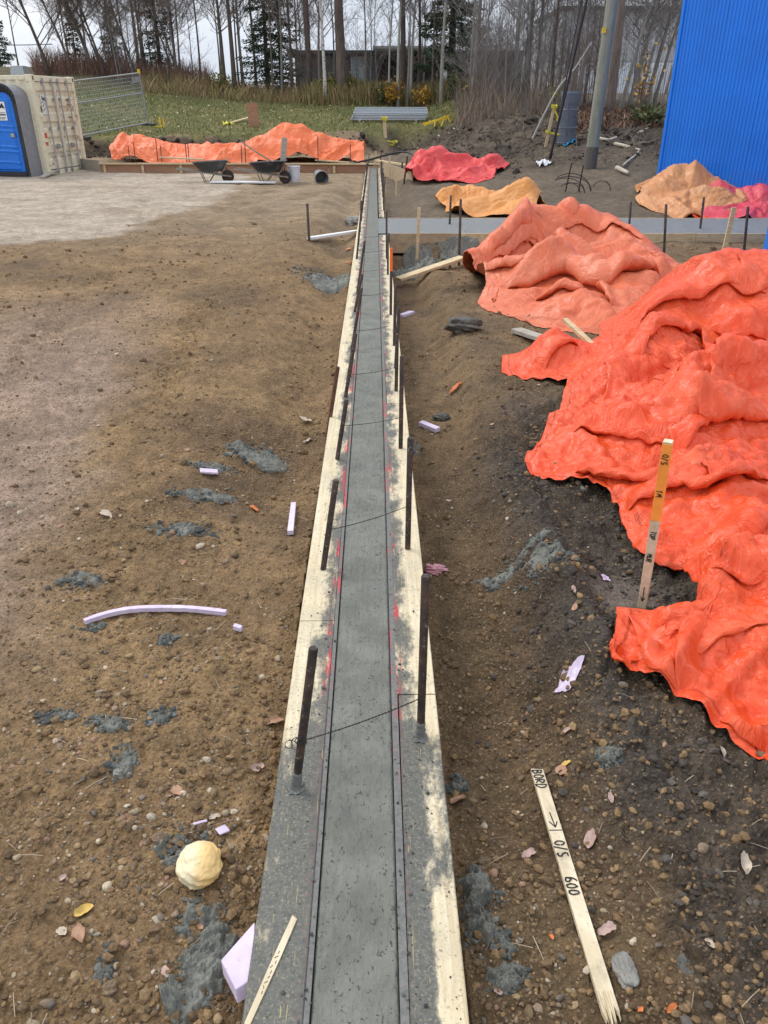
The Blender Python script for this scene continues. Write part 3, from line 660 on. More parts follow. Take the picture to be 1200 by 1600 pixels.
# ------------------------------------------------------------------ tarpaulins: sheets with slack, let fall over their heaps and the ground
def tarp_material(name, col, fade, dirt=.25, crink=1.0, rough=.38):
    t = NT(name); uv = t.attr('cuv', 'Color'); c = t.co()
    sc = t.n('Mapping'); t.put(sc.inputs[0], uv); sc.inputs['Scale'].default_value = (1, 1, 0)
    u = sc.outputs[0]
    n = t.noise(u, 1.6, 5, .6); n2 = t.noise(u, 9, 5, .65); n3 = t.noise(u, 40, 4, .6)
    base = t.mix(t.ramp(n, .42, .72, 0., .75), col, fade)
    base = t.mix(t.ramp(n2, .55, .75, 0., .35), base, fade)
    base = t.mix(t.math('MULTIPLY', t.ramp(t.noise(c, 2.3, 6, .7), .52, .75, 0., 1.), dirt), base, (.19, .12, .085))
    # short creases: thin ridged noise lines in two scales, and the grid of packing folds
    r1 = t.math('ABSOLUTE', t.math('SUBTRACT', t.noise(u, 5.0, 3, .55, .5), .5)); r2 = t.math('ABSOLUTE', t.math('SUBTRACT', t.noise(u, 15, 3, .6, .3), .5))
    cr = t.math('ADD', t.ramp(r1, 0., .06, 1., 0.), t.math('MULTIPLY', t.ramp(r2, 0., .07, 1., 0.), .5))
    vz = t.vor(u, 6.5, 'DISTANCE_TO_EDGE'); cr = t.math('ADD', cr, t.math('MULTIPLY', t.ramp(vz, 0., .05, 1., 0.), .25))
    flat = t.vor(u, 8, 'F1', 'Distance')
    h = t.math('ADD', t.math('MULTIPLY', cr, .35), t.math('MULTIPLY', n2, .15)); h = t.math('ADD', h, t.math('MULTIPLY', flat, .12))
    rd = t.noise(u, 2.1, 4, .5, .35); rd = t.ramp(t.math('ABSOLUTE', t.math('SUBTRACT', rd, .5)), 0., .05, 1., 0.)
    h = t.math('ADD', h, t.math('MULTIPLY', rd, .7))
    # short drawn wrinkles in three directions, each in its own patches
    for k, (sx_, sy_, rz_) in enumerate(((34, 5, .3), (30, 6, 1.5), (42, 8, 2.4))):
        mp = t.n('Mapping'); t.put(mp.inputs[0], uv); mp.inputs['Scale'].default_value = (sx_, sy_, 0); mp.inputs['Rotation'].default_value = (0, 0, rz_)
        wr = t.noise(mp.outputs[0], 1, 3, .55, .8); wr = t.ramp(t.math('ABSOLUTE', t.math('SUBTRACT', wr, .5)), 0., .12, 1., 0.)
        h = t.math('ADD', h, t.math('MULTIPLY', t.math('MULTIPLY', wr, .55), t.ramp(t.noise(u, 1.1+.35*k, 3, .5), .5, .62, 0., 1.)))
    f2 = t.vor(u, 19, 'F1', 'Distance'); h = t.math('ADD', h, t.math('MULTIPLY', f2, .06))
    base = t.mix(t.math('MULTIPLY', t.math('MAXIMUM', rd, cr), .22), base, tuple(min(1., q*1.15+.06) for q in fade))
    b = t.bump(h, .42*crink, .016)
    wv = t.n('TexWave', wave_type='BANDS', bands_direction='X'); t.put(wv.inputs[0], u); wv.inputs['Scale'].default_value = 55; wv.inputs['Distortion'].default_value = 1.5
    b = t.bump(t.math('ADD', t.math('MULTIPLY', wv.outputs[0], .25), n3), .16*crink, .004, b)
    sx = t.n('SeparateXYZ'); t.put(sx.inputs[0], uv)
    hem = t.ramp(t.math('ABSOLUTE', t.math('SUBTRACT', sx.outputs[2], .055)), .004, .009, 1., 0.)
    base = t.mix(t.math('MULTIPLY', hem, .45), base, tuple(q*.45 for q in col)); b = t.bump(t.ramp(sx.outputs[2], .05, .06, 1., 0.), .5, .006, b)
    return t.done(base, t.ramp(n2, .3, .7, rough-.1, rough+.1), b, spec=.32)
def coons(sides, n, m):
    def samp(pl, k):
        pl = np.asarray(pl, float); d = np.r_[0, np.cumsum(np.linalg.norm(np.diff(pl, axis=0), axis=1))]; s = np.linspace(0, d[-1], k)
        return np.stack([np.interp(s, d, pl[:, i]) for i in range(pl.shape[1])], -1)
    b, r, tp, l = sides                                     # bottom left>right, right bottom>top, top left>right, left bottom>top
    b, tp = samp(b, m), samp(tp, m); l, r = samp(l, n), samp(r, n)
    s = np.linspace(0, 1, m)[None, :, None]; q = np.linspace(0, 1, n)[:, None, None]
    return (1-q)*b[None]+q*tp[None]+(1-s)*l[:, None]+s*r[:, None]-((1-s)*(1-q)*b[0]+s*(1-q)*b[-1]+(1-s)*q*tp[0]+s*q*tp[-1])
def up2(A):
    def ax(A):
        n = A.shape[0]; o = np.empty((2*n-1,)+A.shape[1:]); o[::2] = A
        p = np.concatenate([2*A[:1]-A[1:2], A, 2*A[-1:]-A[-2:-1]]); o[1::2] = (-p[:-3]+9*p[1:-2]+9*p[2:-1]-p[3:])/16; return o
    return np.swapaxes(ax(np.swapaxes(ax(A), 0, 1)), 0, 1)
class Relief:
    def __init__(s, ridges, bb, res=.03, crumple=.05, seed=0, folds=None, B=None, creases=()):
        x0, y0, x1, y1 = bb; s.x0, s.y0, s.res = x0, y0, res
        X, Y = np.meshgrid(np.arange(x0, x1+res, res), np.arange(y0, y1+res, res)); H = ground_z(X, Y)
        g0 = G0(X, Y); g = H.copy(); top = np.zeros_like(H)
        for r in ridges:                                    # polyline of (x, y, z, radius)
            r = np.asarray(r, float)
            if len(r) == 1: r = np.concatenate([r, r+np.array((1e-3, 0, 0, 0))])
            best = np.zeros_like(H)
            for a, b in zip(r[:-1], r[1:]):
                d = b[:2]-a[:2]; t = np.clip(((X-a[0])*d[0]+(Y-a[1])*d[1])/max(d@d, 1e-9), 0, 1)
                dist = np.hypot(X-a[0]-t*d[0], Y-a[1]-t*d[1]); rad = a[3]+t*(b[3]-a[3]); z = a[2]+t*(b[2]-a[2])
                best = np.maximum(best, np.maximum(z-g0, 0)*np.exp(-(dist/rad)**2))
            top = np.sqrt(top**2+best**2) if False else np.maximum(top, best)+.25*np.minimum(top, best)
        s.H = H+top*(1+.06*fbm(X*2.2+seed, Y*2.2, 2))+crumple*ss(.03, .3, top)*fbm(X*3.1+seed, Y*3.1, 3)
        # sharp folds standing in the sheet: bent crest lines, steep on one side
        if folds:
            rg_ = np.random.RandomState(seed+100); N, l0, l1, h0, h1, ang = folds; F = np.zeros_like(H); flat = B.reshape(-1, 2)
            for k in range(N):
                c = flat[rg_.randint(len(flat))]; a = ang[rg_.randint(len(ang))]+rg_.normal(0, .35); ln = rg_.uniform(l0, l1); hh = rg_.uniform(h0, h1); bend = rg_.normal(0, .35)/ln
                i0, i1 = int(max(0, (c[0]-ln-x0)/res)), int((c[0]+ln-x0)/res)+1; j0, j1 = int(max(0, (c[1]-ln-y0)/res)), int((c[1]+ln-y0)/res)+1
                xx, yy = X[j0:j1, i0:i1]-c[0], Y[j0:j1, i0:i1]-c[1]
                if xx.size == 0: continue
                u = xx*math.cos(a)+yy*math.sin(a); v = -xx*math.sin(a)+yy*math.cos(a)-bend*u*u*.5
                w1, w2 = hh*rg_.uniform(.7, 1.2), hh*rg_.uniform(1.6, 3.2)
                if rg_.rand() < .5: w1, w2 = w2, w1
                p = np.where(v > 0, 1-v/w1, 1+v/w2); q = 1-(2*np.abs(u)/ln)**2.5
                F[j0:j1, i0:i1] = np.maximum(F[j0:j1, i0:i1], hh*np.clip(p, 0, 1)*np.clip(q, 0, 1))
            s.H = s.H+F
        for pl, hh, w1, w2 in creases:                      # folds seen one by one in the photograph
            pl = np.asarray(pl, float); E = np.zeros_like(H); ln = np.r_[0, np.cumsum(np.linalg.norm(np.diff(pl, axis=0), axis=1))]
            for k, (a, b) in enumerate(zip(pl[:-1], pl[1:])):
                d = b-a; L_ = max(np.linalg.norm(d), 1e-6); t = np.clip(((X-a[0])*d[0]+(Y-a[1])*d[1])/L_**2, 0, 1); ex, ey = X-a[0]-t*d[0], Y-a[1]-t*d[1]
                dist = np.hypot(ex, ey); side = (X-a[0])*d[1]-(Y-a[1])*d[0]; w = np.where(side > 0, w1, w2); q = (ln[k]+t*L_)/ln[-1]
                E = np.maximum(E, hh*np.clip(1-dist/w, 0, 1)*np.clip(4*q*(1-q), 0, 1)**.5)
            s.H = np.maximum(s.H, s.H*.4+E*.6+E*.4) if False else s.H+E
    def __call__(s, x, y):
        u = np.clip((x-s.x0)/s.res, 0, s.H.shape[1]-1.001); v = np.clip((y-s.y0)/s.res, 0, s.H.shape[0]-1.001)
        i = u.astype(int); j = v.astype(int); fu = u-i; fv = v-j; H = s.H
        return (H[j, i]*(1-fu)+H[j, i+1]*fu)*(1-fv)+(H[j+1, i]*(1-fu)+H[j+1, i+1]*fu)*fv
def relax(P, L, H, steps, it, grav, bend, pin, pinw, rng, dt=1/40., kick=0.0, thick=.008, fric=.45):
    n, m = P.shape[:2]; Q = P.copy(); sl = lambda *a: tuple(a)
    A = slice(None)
    def pairs(ax, k, ph):
        N = P.shape[ax]; a0 = np.arange(0, N-k); a0 = a0[(a0//k) % 2 == ph]; return a0, a0+k
    cons = []
    for ax in (0, 1):
        for ph in (0, 1):
            a, b = pairs(ax, 1, ph); cons.append((ax, a, b, np.take(L[ax], a, axis=ax), 1.0))
    bends = []
    for k, w in bend:
        for ax in (0, 1):
            for ph in (0, 1):
                a, b = pairs(ax, k, ph)
                Ls = sum(np.take(L[ax], a+j, axis=ax) for j in range(k)); bends.append((ax, a, b, Ls, w))
    d0 = np.hypot(L[0][:, :-1], L[1][:-1])
    for st in range(steps):
        V = (P-Q)*.96; Q = P.copy(); P = P+V; P[..., 2] -= grav*dt*dt
        if kick and st < steps*.4: P[..., 2] += kick*(rng.rand(n, m)-.5)
        for _ in range(it):
            for ax, a, b, rest, w in cons+bends:
                pa = P[a] if ax == 0 else P[:, a]; pb = P[b] if ax == 0 else P[:, b]
                d = pb-pa; l = np.sqrt((d*d).sum(-1))+1e-9; c = (l-rest)/l
                if w < 1: c = np.where(c < 0, c, 0)*w       # bending only resists closing up
                cor = d*(c*.5)[..., None]
                if ax == 0: P[a] = pa+cor; P[b] = pb-cor
                else: P[:, a] = pa+cor; P[:, b] = pb-cor
            for sgn in (0, 1):                              # shear, softly
                pa, pb = (P[:-1, :-1], P[1:, 1:]) if sgn == 0 else (P[1:, :-1], P[:-1, 1:])
                d = pb-pa; l = np.sqrt((d*d).sum(-1))+1e-9; c = np.clip((l-d0)/l, -.4, .4)*.18; cor = d*c[..., None]
                if sgn == 0: P[:-1, :-1] += cor; P[1:, 1:] -= cor
                else: P[1:, :-1] += cor; P[:-1, 1:] -= cor
        P[..., :2] += pinw[..., None]*(pin[..., :2]-P[..., :2])
        h = H(P[..., 0], P[..., 1])+thick; low = P[..., 2] < h
        P[..., 2] = np.where(low, h, P[..., 2])
        P[..., :2] = np.where(low[..., None], P[..., :2]+(Q[..., :2]-P[..., :2])*fric, P[..., :2])
    return P
def make_tarp(name, sides, ridges, mat, label, res, slack, seed, steps=(150, 60), crumple=.015, edge_pin=.85, thick=.006, creases=(), crump=1., lift=.03, folds=(50, .3, 1.1, .04, .11, (.6, 2.2)), group='orange and red tarpaulins lying about the site', grav=9.8):
    rng = np.random.RandomState(seed); n, m = res
    B = coons(sides, n, m)
    pts = B.reshape(-1, 2); bb = (pts[:, 0].min()-.6, pts[:, 1].min()-.6, pts[:, 0].max()+.6, pts[:, 1].max()+.6)
    H = Relief(ridges, bb, .02 if bb[3]-bb[1] < 8 and bb[2]-bb[0] < 8 else .04, crumple, seed, folds, B, creases)
    P = np.concatenate([B, (H(B[..., 0], B[..., 1])+.03)[..., None]], -1)
    dim = max(bb[2]-bb[0], bb[3]-bb[1])
    X, Y = B[..., 0], B[..., 1]
    f = 1.6
    P[..., 2] += lift*np.abs(fbm(X*f+seed, Y*f*1.3, 2))
    def rest(P, sl):
        e = 1+sl*(1+.9*fbm(np.linspace(0, 5, P.shape[1])[None, :]+seed, np.linspace(0, 5, P.shape[0])[:, None], 2))
        l0 = np.linalg.norm(np.diff(P, axis=0), axis=-1); l1 = np.linalg.norm(np.diff(P, axis=1), axis=-1)
        return l0*e[1:], l1*e[:, 1:]
    L = rest(np.concatenate([B, H(X, Y)[..., None]], -1), slack)
    def wts(n, m, k):
        w = np.zeros((n, m)); w[0] = w[-1] = edge_pin*k; w[:, 0] = w[:, -1] = edge_pin*k; return w
    def upl(l, ax):                                         # rest lengths of the finer sheet
        l = np.repeat(l/2, 2, axis=ax); o = 1-ax
        l = np.repeat(l, 2, axis=o); return l[:, :m] if o == 1 else l[:n]
    P = relax(P, L, H, steps[0], 3, grav, ((2, .6), (4, .35), (7, .15)), B, wts(n, m, 1), rng, kick=.006, thick=thick)
    P = up2(P); n, m = P.shape[:2]
    L = (upl(L[0], 0)[:n-1]*1.001, upl(L[1], 1)[:, :m-1]*1.001)
    P += rng.normal(0, .0004, P.shape)
    P = relax(P, L, H, steps[1], 2, grav, ((2, .6), (5, .3)), P.copy(), wts(n, m, .8), rng, thick=thick)
    P = up2(P); n, m = P.shape[:2]; L = (upl(L[0], 0)[:n-1], upl(L[1], 1)[:, :m-1]); Pf = P
    # crumpling of the stiff sheet along its own length and width
    uu = np.concatenate([np.zeros((1, m)), np.cumsum(L[0], 0)])+seed*3.7; vv = np.concatenate([np.zeros((n, 1)), np.cumsum(L[1], 1)], 1)+seed*1.9
    rc = np.random.RandomState(seed+7); D = np.zeros_like(uu)
    for lam, amp_, cnt in ((1.1, .055, 4), (.55, .02, 3), (.2, .003, 3)):   # creases: flat facets between sharp folds that start and end
        for k in range(cnt):
            th = rc.uniform(0, math.pi); o1, o2 = rc.uniform(0, 50, 2); wl = lam*rc.uniform(.7, 1.4)
            ax_ = (uu*math.cos(th)+vv*math.sin(th)+.35*lam*perlin(uu/lam*.45+o1, vv/lam*.45+o2))/wl
            tri = np.abs(ax_-np.floor(ax_)-.5)*2-.5
            D = D+amp_*tri*ss(.05, .4, perlin(uu*.6/lam**.6+o2, vv*.6/lam**.6+o1))
    am = .45+.75*ss(-.25, .35, fbm(uu*.7, vv*.7+3, 2))
    N = np.cross(np.gradient(P, axis=1), np.gradient(P, axis=0)); N /= np.maximum(np.linalg.norm(N, axis=-1, keepdims=True), 1e-9)
    ed = np.minimum(np.minimum(np.arange(n)[:, None], n-1-np.arange(n)[:, None]), np.minimum(np.arange(m)[None, :], m-1-np.arange(m)[None, :]))
    Pf = P+N*(D*am*crump*ss(-2, 14, ed))[..., None]; Pf[..., 2] = np.maximum(Pf[..., 2], ground_z(Pf[..., 0], Pf[..., 1])+.004)
    Pf = P
    # crumpling of the stiff sheet along its own length and width
    uu = np.concatenate([np.zeros((1, m)), np.cumsum(L[0], 0)])+seed*3.7; vv = np.concatenate([np.zeros((n, 1)), np.cumsum(L[1], 1)], 1)+seed*1.9
    wu, wv = uu+.12*perlin(uu*1.3, vv*1.3), vv+.12*perlin(vv*1.3+9, uu*1.3)
    am = .35+.9*ss(-.25, .35, fbm(uu*.7, vv*.7+3, 2))
    D = .05*(.28-np.abs(perlin(wu*1.9, wv*3.3)))+.026*(np.abs(perlin(wu*5.1+4, wv*4.2))-.22)+.016*(.22-np.abs(perlin(wu*7.7, wv*11+2)))+.006*(np.abs(perlin(wu*19, wv*17))-.2)
    N = np.cross(np.gradient(P, axis=1), np.gradient(P, axis=0)); N /= np.maximum(np.linalg.norm(N, axis=-1, keepdims=True), 1e-9)
    ed = np.minimum(np.minimum(np.arange(n)[:, None], n-1-np.arange(n)[:, None]), np.minimum(np.arange(m)[None, :], m-1-np.arange(m)[None, :]))
    Pf = P+N*(D*am*crump*ss(-2, 14, ed))[..., None]; Pf[..., 2] = np.maximum(Pf[..., 2], ground_z(Pf[..., 0], Pf[..., 1])+.004)
    cuf = np.concatenate([np.zeros((1, m)), np.cumsum(L[0], 0)]); cvf = np.concatenate([np.zeros((n, 1)), np.cumsum(L[1], 1)], 1)
    n, m = Pf.shape[:2]; idx = np.arange(n*m).reshape(n, m)
    F = np.stack([idx[:-1, :-1], idx[:-1, 1:], idx[1:, 1:], idx[1:, :-1]], -1).reshape(-1, 4)
    ce = np.minimum(np.minimum(cuf, cuf.max(0)[None, :]-cuf), np.minimum(cvf, cvf.max(1)[:, None]-cvf)); C = np.stack([cvf, cuf, ce, np.ones_like(cuf)], -1)
    o = fast_mesh(name, Pf.reshape(-1, 3), F, mat, {'cuv': ('FLOAT_COLOR', C)})
    return tag(o, label, 'tarp', group)
from mathutils.bvhtree import BVHTree
PROF = np.array([(-1.0, -.07), (-.82, .03), (-.62, .2), (-.42, .45), (-.24, .72), (-.1, .91), (.03, .99), (.16, 1.0), (.3, .9), (.4, .7), (.42, .47), (.36, .26), (.24, .1), (.1, .02), (-.06, -.05)])
PROF2 = np.array([(-1.0, -.07), (-.8, .04), (-.58, .22), (-.38, .48), (-.2, .76), (-.08, .95), (.02, 1.0), (.08, .95), (.12, .82), (.13, .64), (.09, .46), (.02, .3), (-.1, .17), (-.24, .08), (-.36, .0)])
def add_folds(o, lines, seed=0):
    """rolled-over folds of the sheet, laid along lines seen in the photograph: gentle on one side, overhanging on the other; joined to the sheet"""
    me = o.data; v = np.empty(len(me.vertices)*3, np.float32); me.vertices.foreach_get('co', v); v = v.reshape(-1, 3).astype(float); nf = len(me.polygons); f = np.empty(nf*4, np.int32); me.loops.foreach_get('vertex_index', f); f = f.reshape(-1, 4)
    cu = np.empty(len(v)*4, np.float32); me.attributes['cuv'].data.foreach_get('color', cu); cu = cu.reshape(-1, 4)
    bv = BVHTree.FromPolygons(v.tolist(), f.tolist()); V, F, C = [v], [f], [cu]; base = len(v)
    def zat(x, y, z0):
        h_, _, _, _ = bv.ray_cast(Vector((x, y, z0)), Vector((0, 0, -1)), 5); return h_[2] if h_ else None
    for li, (px, hh, w, flag) in enumerate(lines):
        P = []
        for q in px:
            d = ray(*q); h_, _, _, _ = bv.ray_cast(Vector((0, 0, CAMZ)), Vector(d))
            if h_ is not None: P.append(np.array(h_))
        if len(P) < 2: continue
        n = 14*len(P); S = spline_pts(P, n); ds = np.r_[0, np.cumsum(np.linalg.norm(np.diff(S, axis=0), axis=1))]; L = ds[-1]; n = max(10, int(L/.018)); q = np.linspace(0, L, n)
        S = np.stack([np.interp(q, ds, S[:, k]) for k in range(3)], -1)
        T = np.gradient(S[:, :2], axis=0); T /= np.maximum(np.linalg.norm(T, axis=1, keepdims=True), 1e-9); sd = np.stack([T[:, 1], -T[:, 0]], -1)
        if (sd.mean(0)*(-S[:, :2].mean(0))).sum()*flag < 0: sd = -sd
        u = q/L; tap = np.clip(4*u*(1-u), 0, 1)**.55; PR = PROF if (li*7+seed) % 3 == 0 else PROF2; K = len(PR); pr = np.stack([np.interp(np.linspace(0, K-1, 27), np.arange(K), PR[:, k]) for k in (0, 1)], -1); K = 27
        a1 = 1+.35*perlin(q*2.3+seed+li*5, np.full(n, .3)); a2 = 1+.3*perlin(q*3.1+li*3, np.full(n, 7.3))
        X = np.zeros((n, K, 3)); tri_ = lambda a: np.abs(a-np.floor(a)-.5)*2-.5
        jit = .12*tri_(q[:, None]*3.7+.8*np.linspace(0, 1, K)[None, :]+.8*perlin(q*2.1, np.full(n, li+.5))[:, None])*ss(-.1, .3, perlin(q*3, np.full(n, li*1.7))[:, None])+.06*tri_(q[:, None]*9.5-1.4*np.linspace(0, 1, K)[None, :]+li)*ss(0, .3, perlin(q*4, np.full(n, li*2.7))[:, None])+.08*perlin(q[:, None]*9+li, np.linspace(0, 2.5, K)[None, :]+seed)+.06*(np.abs(perlin(q[:, None]*22+li, np.linspace(0, 4, K)[None, :]))-.2)
        off = pr[None, :, 0]*w*a2[:, None]*(.35+.65*tap[:, None]); hgt = (pr[None, :, 1]*hh*a1[:, None]+jit*hh*np.clip(pr[None, :, 1]*3, 0, 1))*tap[:, None]-.004*(pr[None, :, 1] < .05)
        wob = .02*perlin(q*4+li*2.2, np.full(n, 2.2))[:, None]
        X[..., 0] = S[:, None, 0]+sd[:, None, 0]*(off+wob); X[..., 1] = S[:, None, 1]+sd[:, None, 1]*(off+wob)
        for i in range(n):
            zp = S[i, 2]
            for k in range(K):
                z = zat(X[i, k, 0], X[i, k, 1], S[i, 2]+.5); zp = zp if z is None else z
                X[i, k, 2] = zp
        X[..., 2] += hgt
        idx = np.arange(n*K).reshape(n, K)+base; base += n*K
        V.append(X.reshape(-1, 3)); F.append(np.stack([idx[:-1, :-1], idx[:-1, 1:], idx[1:, 1:], idx[1:, :-1]], -1).reshape(-1, 4))
        c = np.ones((n, K, 4)); c[..., 0] = q[:, None]+li*3.3; c[..., 1] = np.linspace(0, w*2, K)[None, :]+li; c[..., 2] = 1; C.append(c.reshape(-1, 4))
    nm = fast_mesh('tarp_sheet', np.concatenate(V), np.concatenate(F), me.materials[0], {'cuv': ('FLOAT_COLOR', np.concatenate(C))})
    m2 = nm.data; bpy.data.objects.remove(nm); o.data = m2; bpy.data.meshes.remove(me); m2.name = o.name
def spline_pts(p, n):
    p = np.array(p); t = np.linspace(0, len(p)-1, n); i = np.clip(t.astype(int), 0, len(p)-2); f = (t-i)[:, None]
    P0, P1, P2, P3 = p[np.maximum(i-1, 0)], p[i], p[i+1], p[np.minimum(i+2, len(p)-1)]
    return .5*((2*P1)+(P2-P0)*f+(2*P0-5*P1+4*P2-P3)*f**2+(3*P1-P0-3*P2+P3)*f**3)
def zz(ox, oy, sc, *pts): return [(ox+a/sc, oy+b/sc) for a, b in pts]
def px2(*pts): return [tuple(hit(*p)[:2]) for p in pts]     # pixels on the ground -> x, y
def rg(*pts): return [(*atY(a, b, Y), r) for a, b, Y, r in pts]   # crest line: pixel and distance -> x, y, z, radius
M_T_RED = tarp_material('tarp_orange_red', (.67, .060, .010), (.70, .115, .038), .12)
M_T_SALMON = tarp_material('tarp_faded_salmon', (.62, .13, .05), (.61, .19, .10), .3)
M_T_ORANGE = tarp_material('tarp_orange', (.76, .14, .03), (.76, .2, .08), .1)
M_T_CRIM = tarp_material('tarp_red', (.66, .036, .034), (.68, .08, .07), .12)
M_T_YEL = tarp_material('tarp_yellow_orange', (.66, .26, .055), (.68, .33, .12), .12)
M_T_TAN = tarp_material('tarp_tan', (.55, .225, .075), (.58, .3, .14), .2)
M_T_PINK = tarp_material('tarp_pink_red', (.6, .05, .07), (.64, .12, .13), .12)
def cr(h, w1, w2, *pts):                                    # pixel -> crease line on the slope of the big tarp
    return ([tuple(atY(a, b, np.interp(b, [395, 500, 600, 700, 800, 900], [6.2, 5.4, 4.75, 4.1, 3.45, 2.9]))[:2]) for a, b in pts], h, w1, w2)
def cz(h, w1, w2, *pts):
    return ([tuple(atY(a, b, np.interp(b, [300, 350, 400, 450, 500], [10.4, 9.7, 8.9, 8.1, 7.3]))[:2]) for a, b in pts], h, w1, w2)
CRA = [cr(.17, .10, .3, (1075, 570), (1112, 598), (1062, 640), (1078, 690), (1050, 722)), cr(.12, .3, .1, (900, 628), (1000, 700), (1085, 727), (1210, 712)), cr(.13, .28, .09, (860, 735), (960, 772), (1060, 778), (1130, 752)),
 cr(.12, .2, .1, (985, 805), (1080, 772), (1210, 742)), cr(.14, .25, .1, (945, 490), (985, 600), (955, 655)), cr(.16, .12, .3, (1010, 480), (1062, 540), (1112, 520), (1210, 545)), cr(.13, .12, .28, (1030, 430), (1000, 500), (972, 560)),
 cr(.10, .2, .08, (868, 622), (905, 685), (985, 765)), cr(.12, .1, .25, (1150, 640), (1185, 610), (1230, 640)), cr(.1, .2, .08, (1100, 850), (1150, 800), (1215, 785)), cr(.12, .1, .24, (1120, 440), (1160, 480), (1215, 470))]
CRC = [cz(.24, .14, .45, (770, 450), (830, 428), (900, 425), (970, 440), (1045, 425)), cz(.16, .4, .12, (745, 415), (800, 400), (870, 430)), cz(.16, .12, .35, (955, 440), (972, 470), (978, 515)), cz(.15, .3, .1, (838, 500), (890, 480), (985, 520)), cz(.14, .3, .12, (860, 370), (930, 390), (1000, 380)), cz(.14, .12, .3, (800, 470), (850, 455), (885, 480))]
# big orange-red tarp at right
tA = make_tarp('tarp', [px2((822, 718), (860, 748), (955, 782), (990, 845), (1042, 890), (1112, 906))+[(2.2, 2.45), (4.4, 2.7)],
                   [(4.4, 2.7), (4.6, 5), (4.6, 7.6)],
                   [tuple(atY(785, 560, 6.15)[:2]), tuple(atY(880, 505, 6.25)[:2]), tuple(atY(960, 560, 6.1)[:2]), (2.2, 6.9), (3.2, 7.5), (4.6, 7.6)],
                   px2((822, 718), (872, 655), (885, 604), (783, 582))+[tuple(atY(785, 560, 6.15)[:2])]],
          [rg((1290, 392, 6.2, .9), (1200, 396, 6.2, .8), (1120, 402, 6.2, .65), (1068, 452, 6.0, .5), (1000, 545, 5.4, .4)),
           rg((1010, 560, 5.3, .3), (940, 600, 4.95, .3), (880, 660, 4.55, .25)), rg((800, 568, 5.95, .12), (870, 512, 5.95, .22), (930, 550, 5.8, .2)),
           rg((1200, 560, 4.8, .5), (1100, 590, 4.5, .45), (1040, 620, 4.3, .3)), rg((1200, 740, 3.45, .4), (1080, 775, 3.3, .3), (985, 775, 3.5, .22)),
           rg((1040, 850, 3.0, .16), (1110, 850, 2.95, .2), (1200, 800, 3.0, .3)), rg((880, 690, 4.3, .2), (960, 730, 3.9, .22))],
          M_T_RED, 'large orange-red tarp heaped on the right bank behind the orange-tipped stake', (92, 110), .022, 3, creases=[(p, h*.6, a, b) for p, h, a, b in CRA], folds=(9, .6, 1.6, .05, .10, (.5, .8, 2.2, -.2)))
# nearer one, bottom right
tB = make_tarp('tarp', [px2((956, 1028), (1000, 1068), (1050, 1096), (1125, 1145), (1205, 1197), (1290, 1260)), [tuple(hit(1290, 1260)[:2]), (2.0, 2.0), (2.7, 2.75)],
                   px2((962, 955))+[tuple(atY(1085, 950, 2.45)[:2]), tuple(atY(1112, 870, 2.72)[:2]), tuple(atY(1200, 852, 2.78)[:2]), (2.7, 2.75)], px2((956, 1030), (962, 955))],
          [rg((1000, 960, 2.42, .16), (1060, 965, 2.36, .15)), rg((1110, 880, 2.6, .1), (1125, 920, 2.45, .12), (1150, 1000, 2.25, .14)), rg((1120, 868, 2.62, .16), (1200, 850, 2.62, .25), (1300, 850, 2.6, .3)), rg((1200, 960, 2.3, .22), (1300, 1000, 2.2, .22))],
          M_T_RED, 'smaller orange-red tarp spread at the right edge in front of the orange-tipped stake', (60, 70), .025, 8, edge_pin=.9, crump=.7, folds=(16, .4, 1.0, .05, .11, (.4, 2.0)))
# faded salmon heap
tC = make_tarp('tarp', [px2((728, 408), (742, 455), (770, 476), (815, 500), (845, 512), (900, 520), (990, 520))+[(3.0, 6.9)], [(3.0, 6.9), (3.9, 8.2), (3.95, 9.3)],
                   [tuple(atY(760, 380, 10.3)[:2]), tuple(atY(800, 330, 11.3)[:2]), (2.6, 11.6), (3.2, 11.2), (3.95, 9.3)], px2((728, 408))+[tuple(atY(760, 380, 10.3)[:2])]],
          [rg((722, 402, 9.3, .3), (790, 362, 9.9, .32), (825, 318, 10.5, .36), (880, 326, 10.6, .4), (945, 330, 10.6, .4), (1000, 372, 10.0, .4)),
           rg((880, 385, 9.3, .5), (980, 385, 9.2, .5), (1050, 415, 8.6, .4)), rg((740, 410, 9.0, .2), (800, 430, 8.6, .25), (900, 430, 8.3, .3), (1000, 440, 8.0, .3)),
           rg((770, 455, 8.3, .2), (850, 470, 7.8, .25), (930, 460, 7.7, .25)), rg((830, 505, 7.25, .12), (900, 480, 7.4, .22), (985, 500, 7.1, .2))],
          M_T_SALMON, 'faded salmon orange tarp heaped between the cross slab and the big red tarp', (84, 92), .035, 5, creases=[(p, h*.7, a, b) for p, h, a, b in CRC], folds=(8, .6, 1.6, .05, .12, (.1, 2.6, .7)))
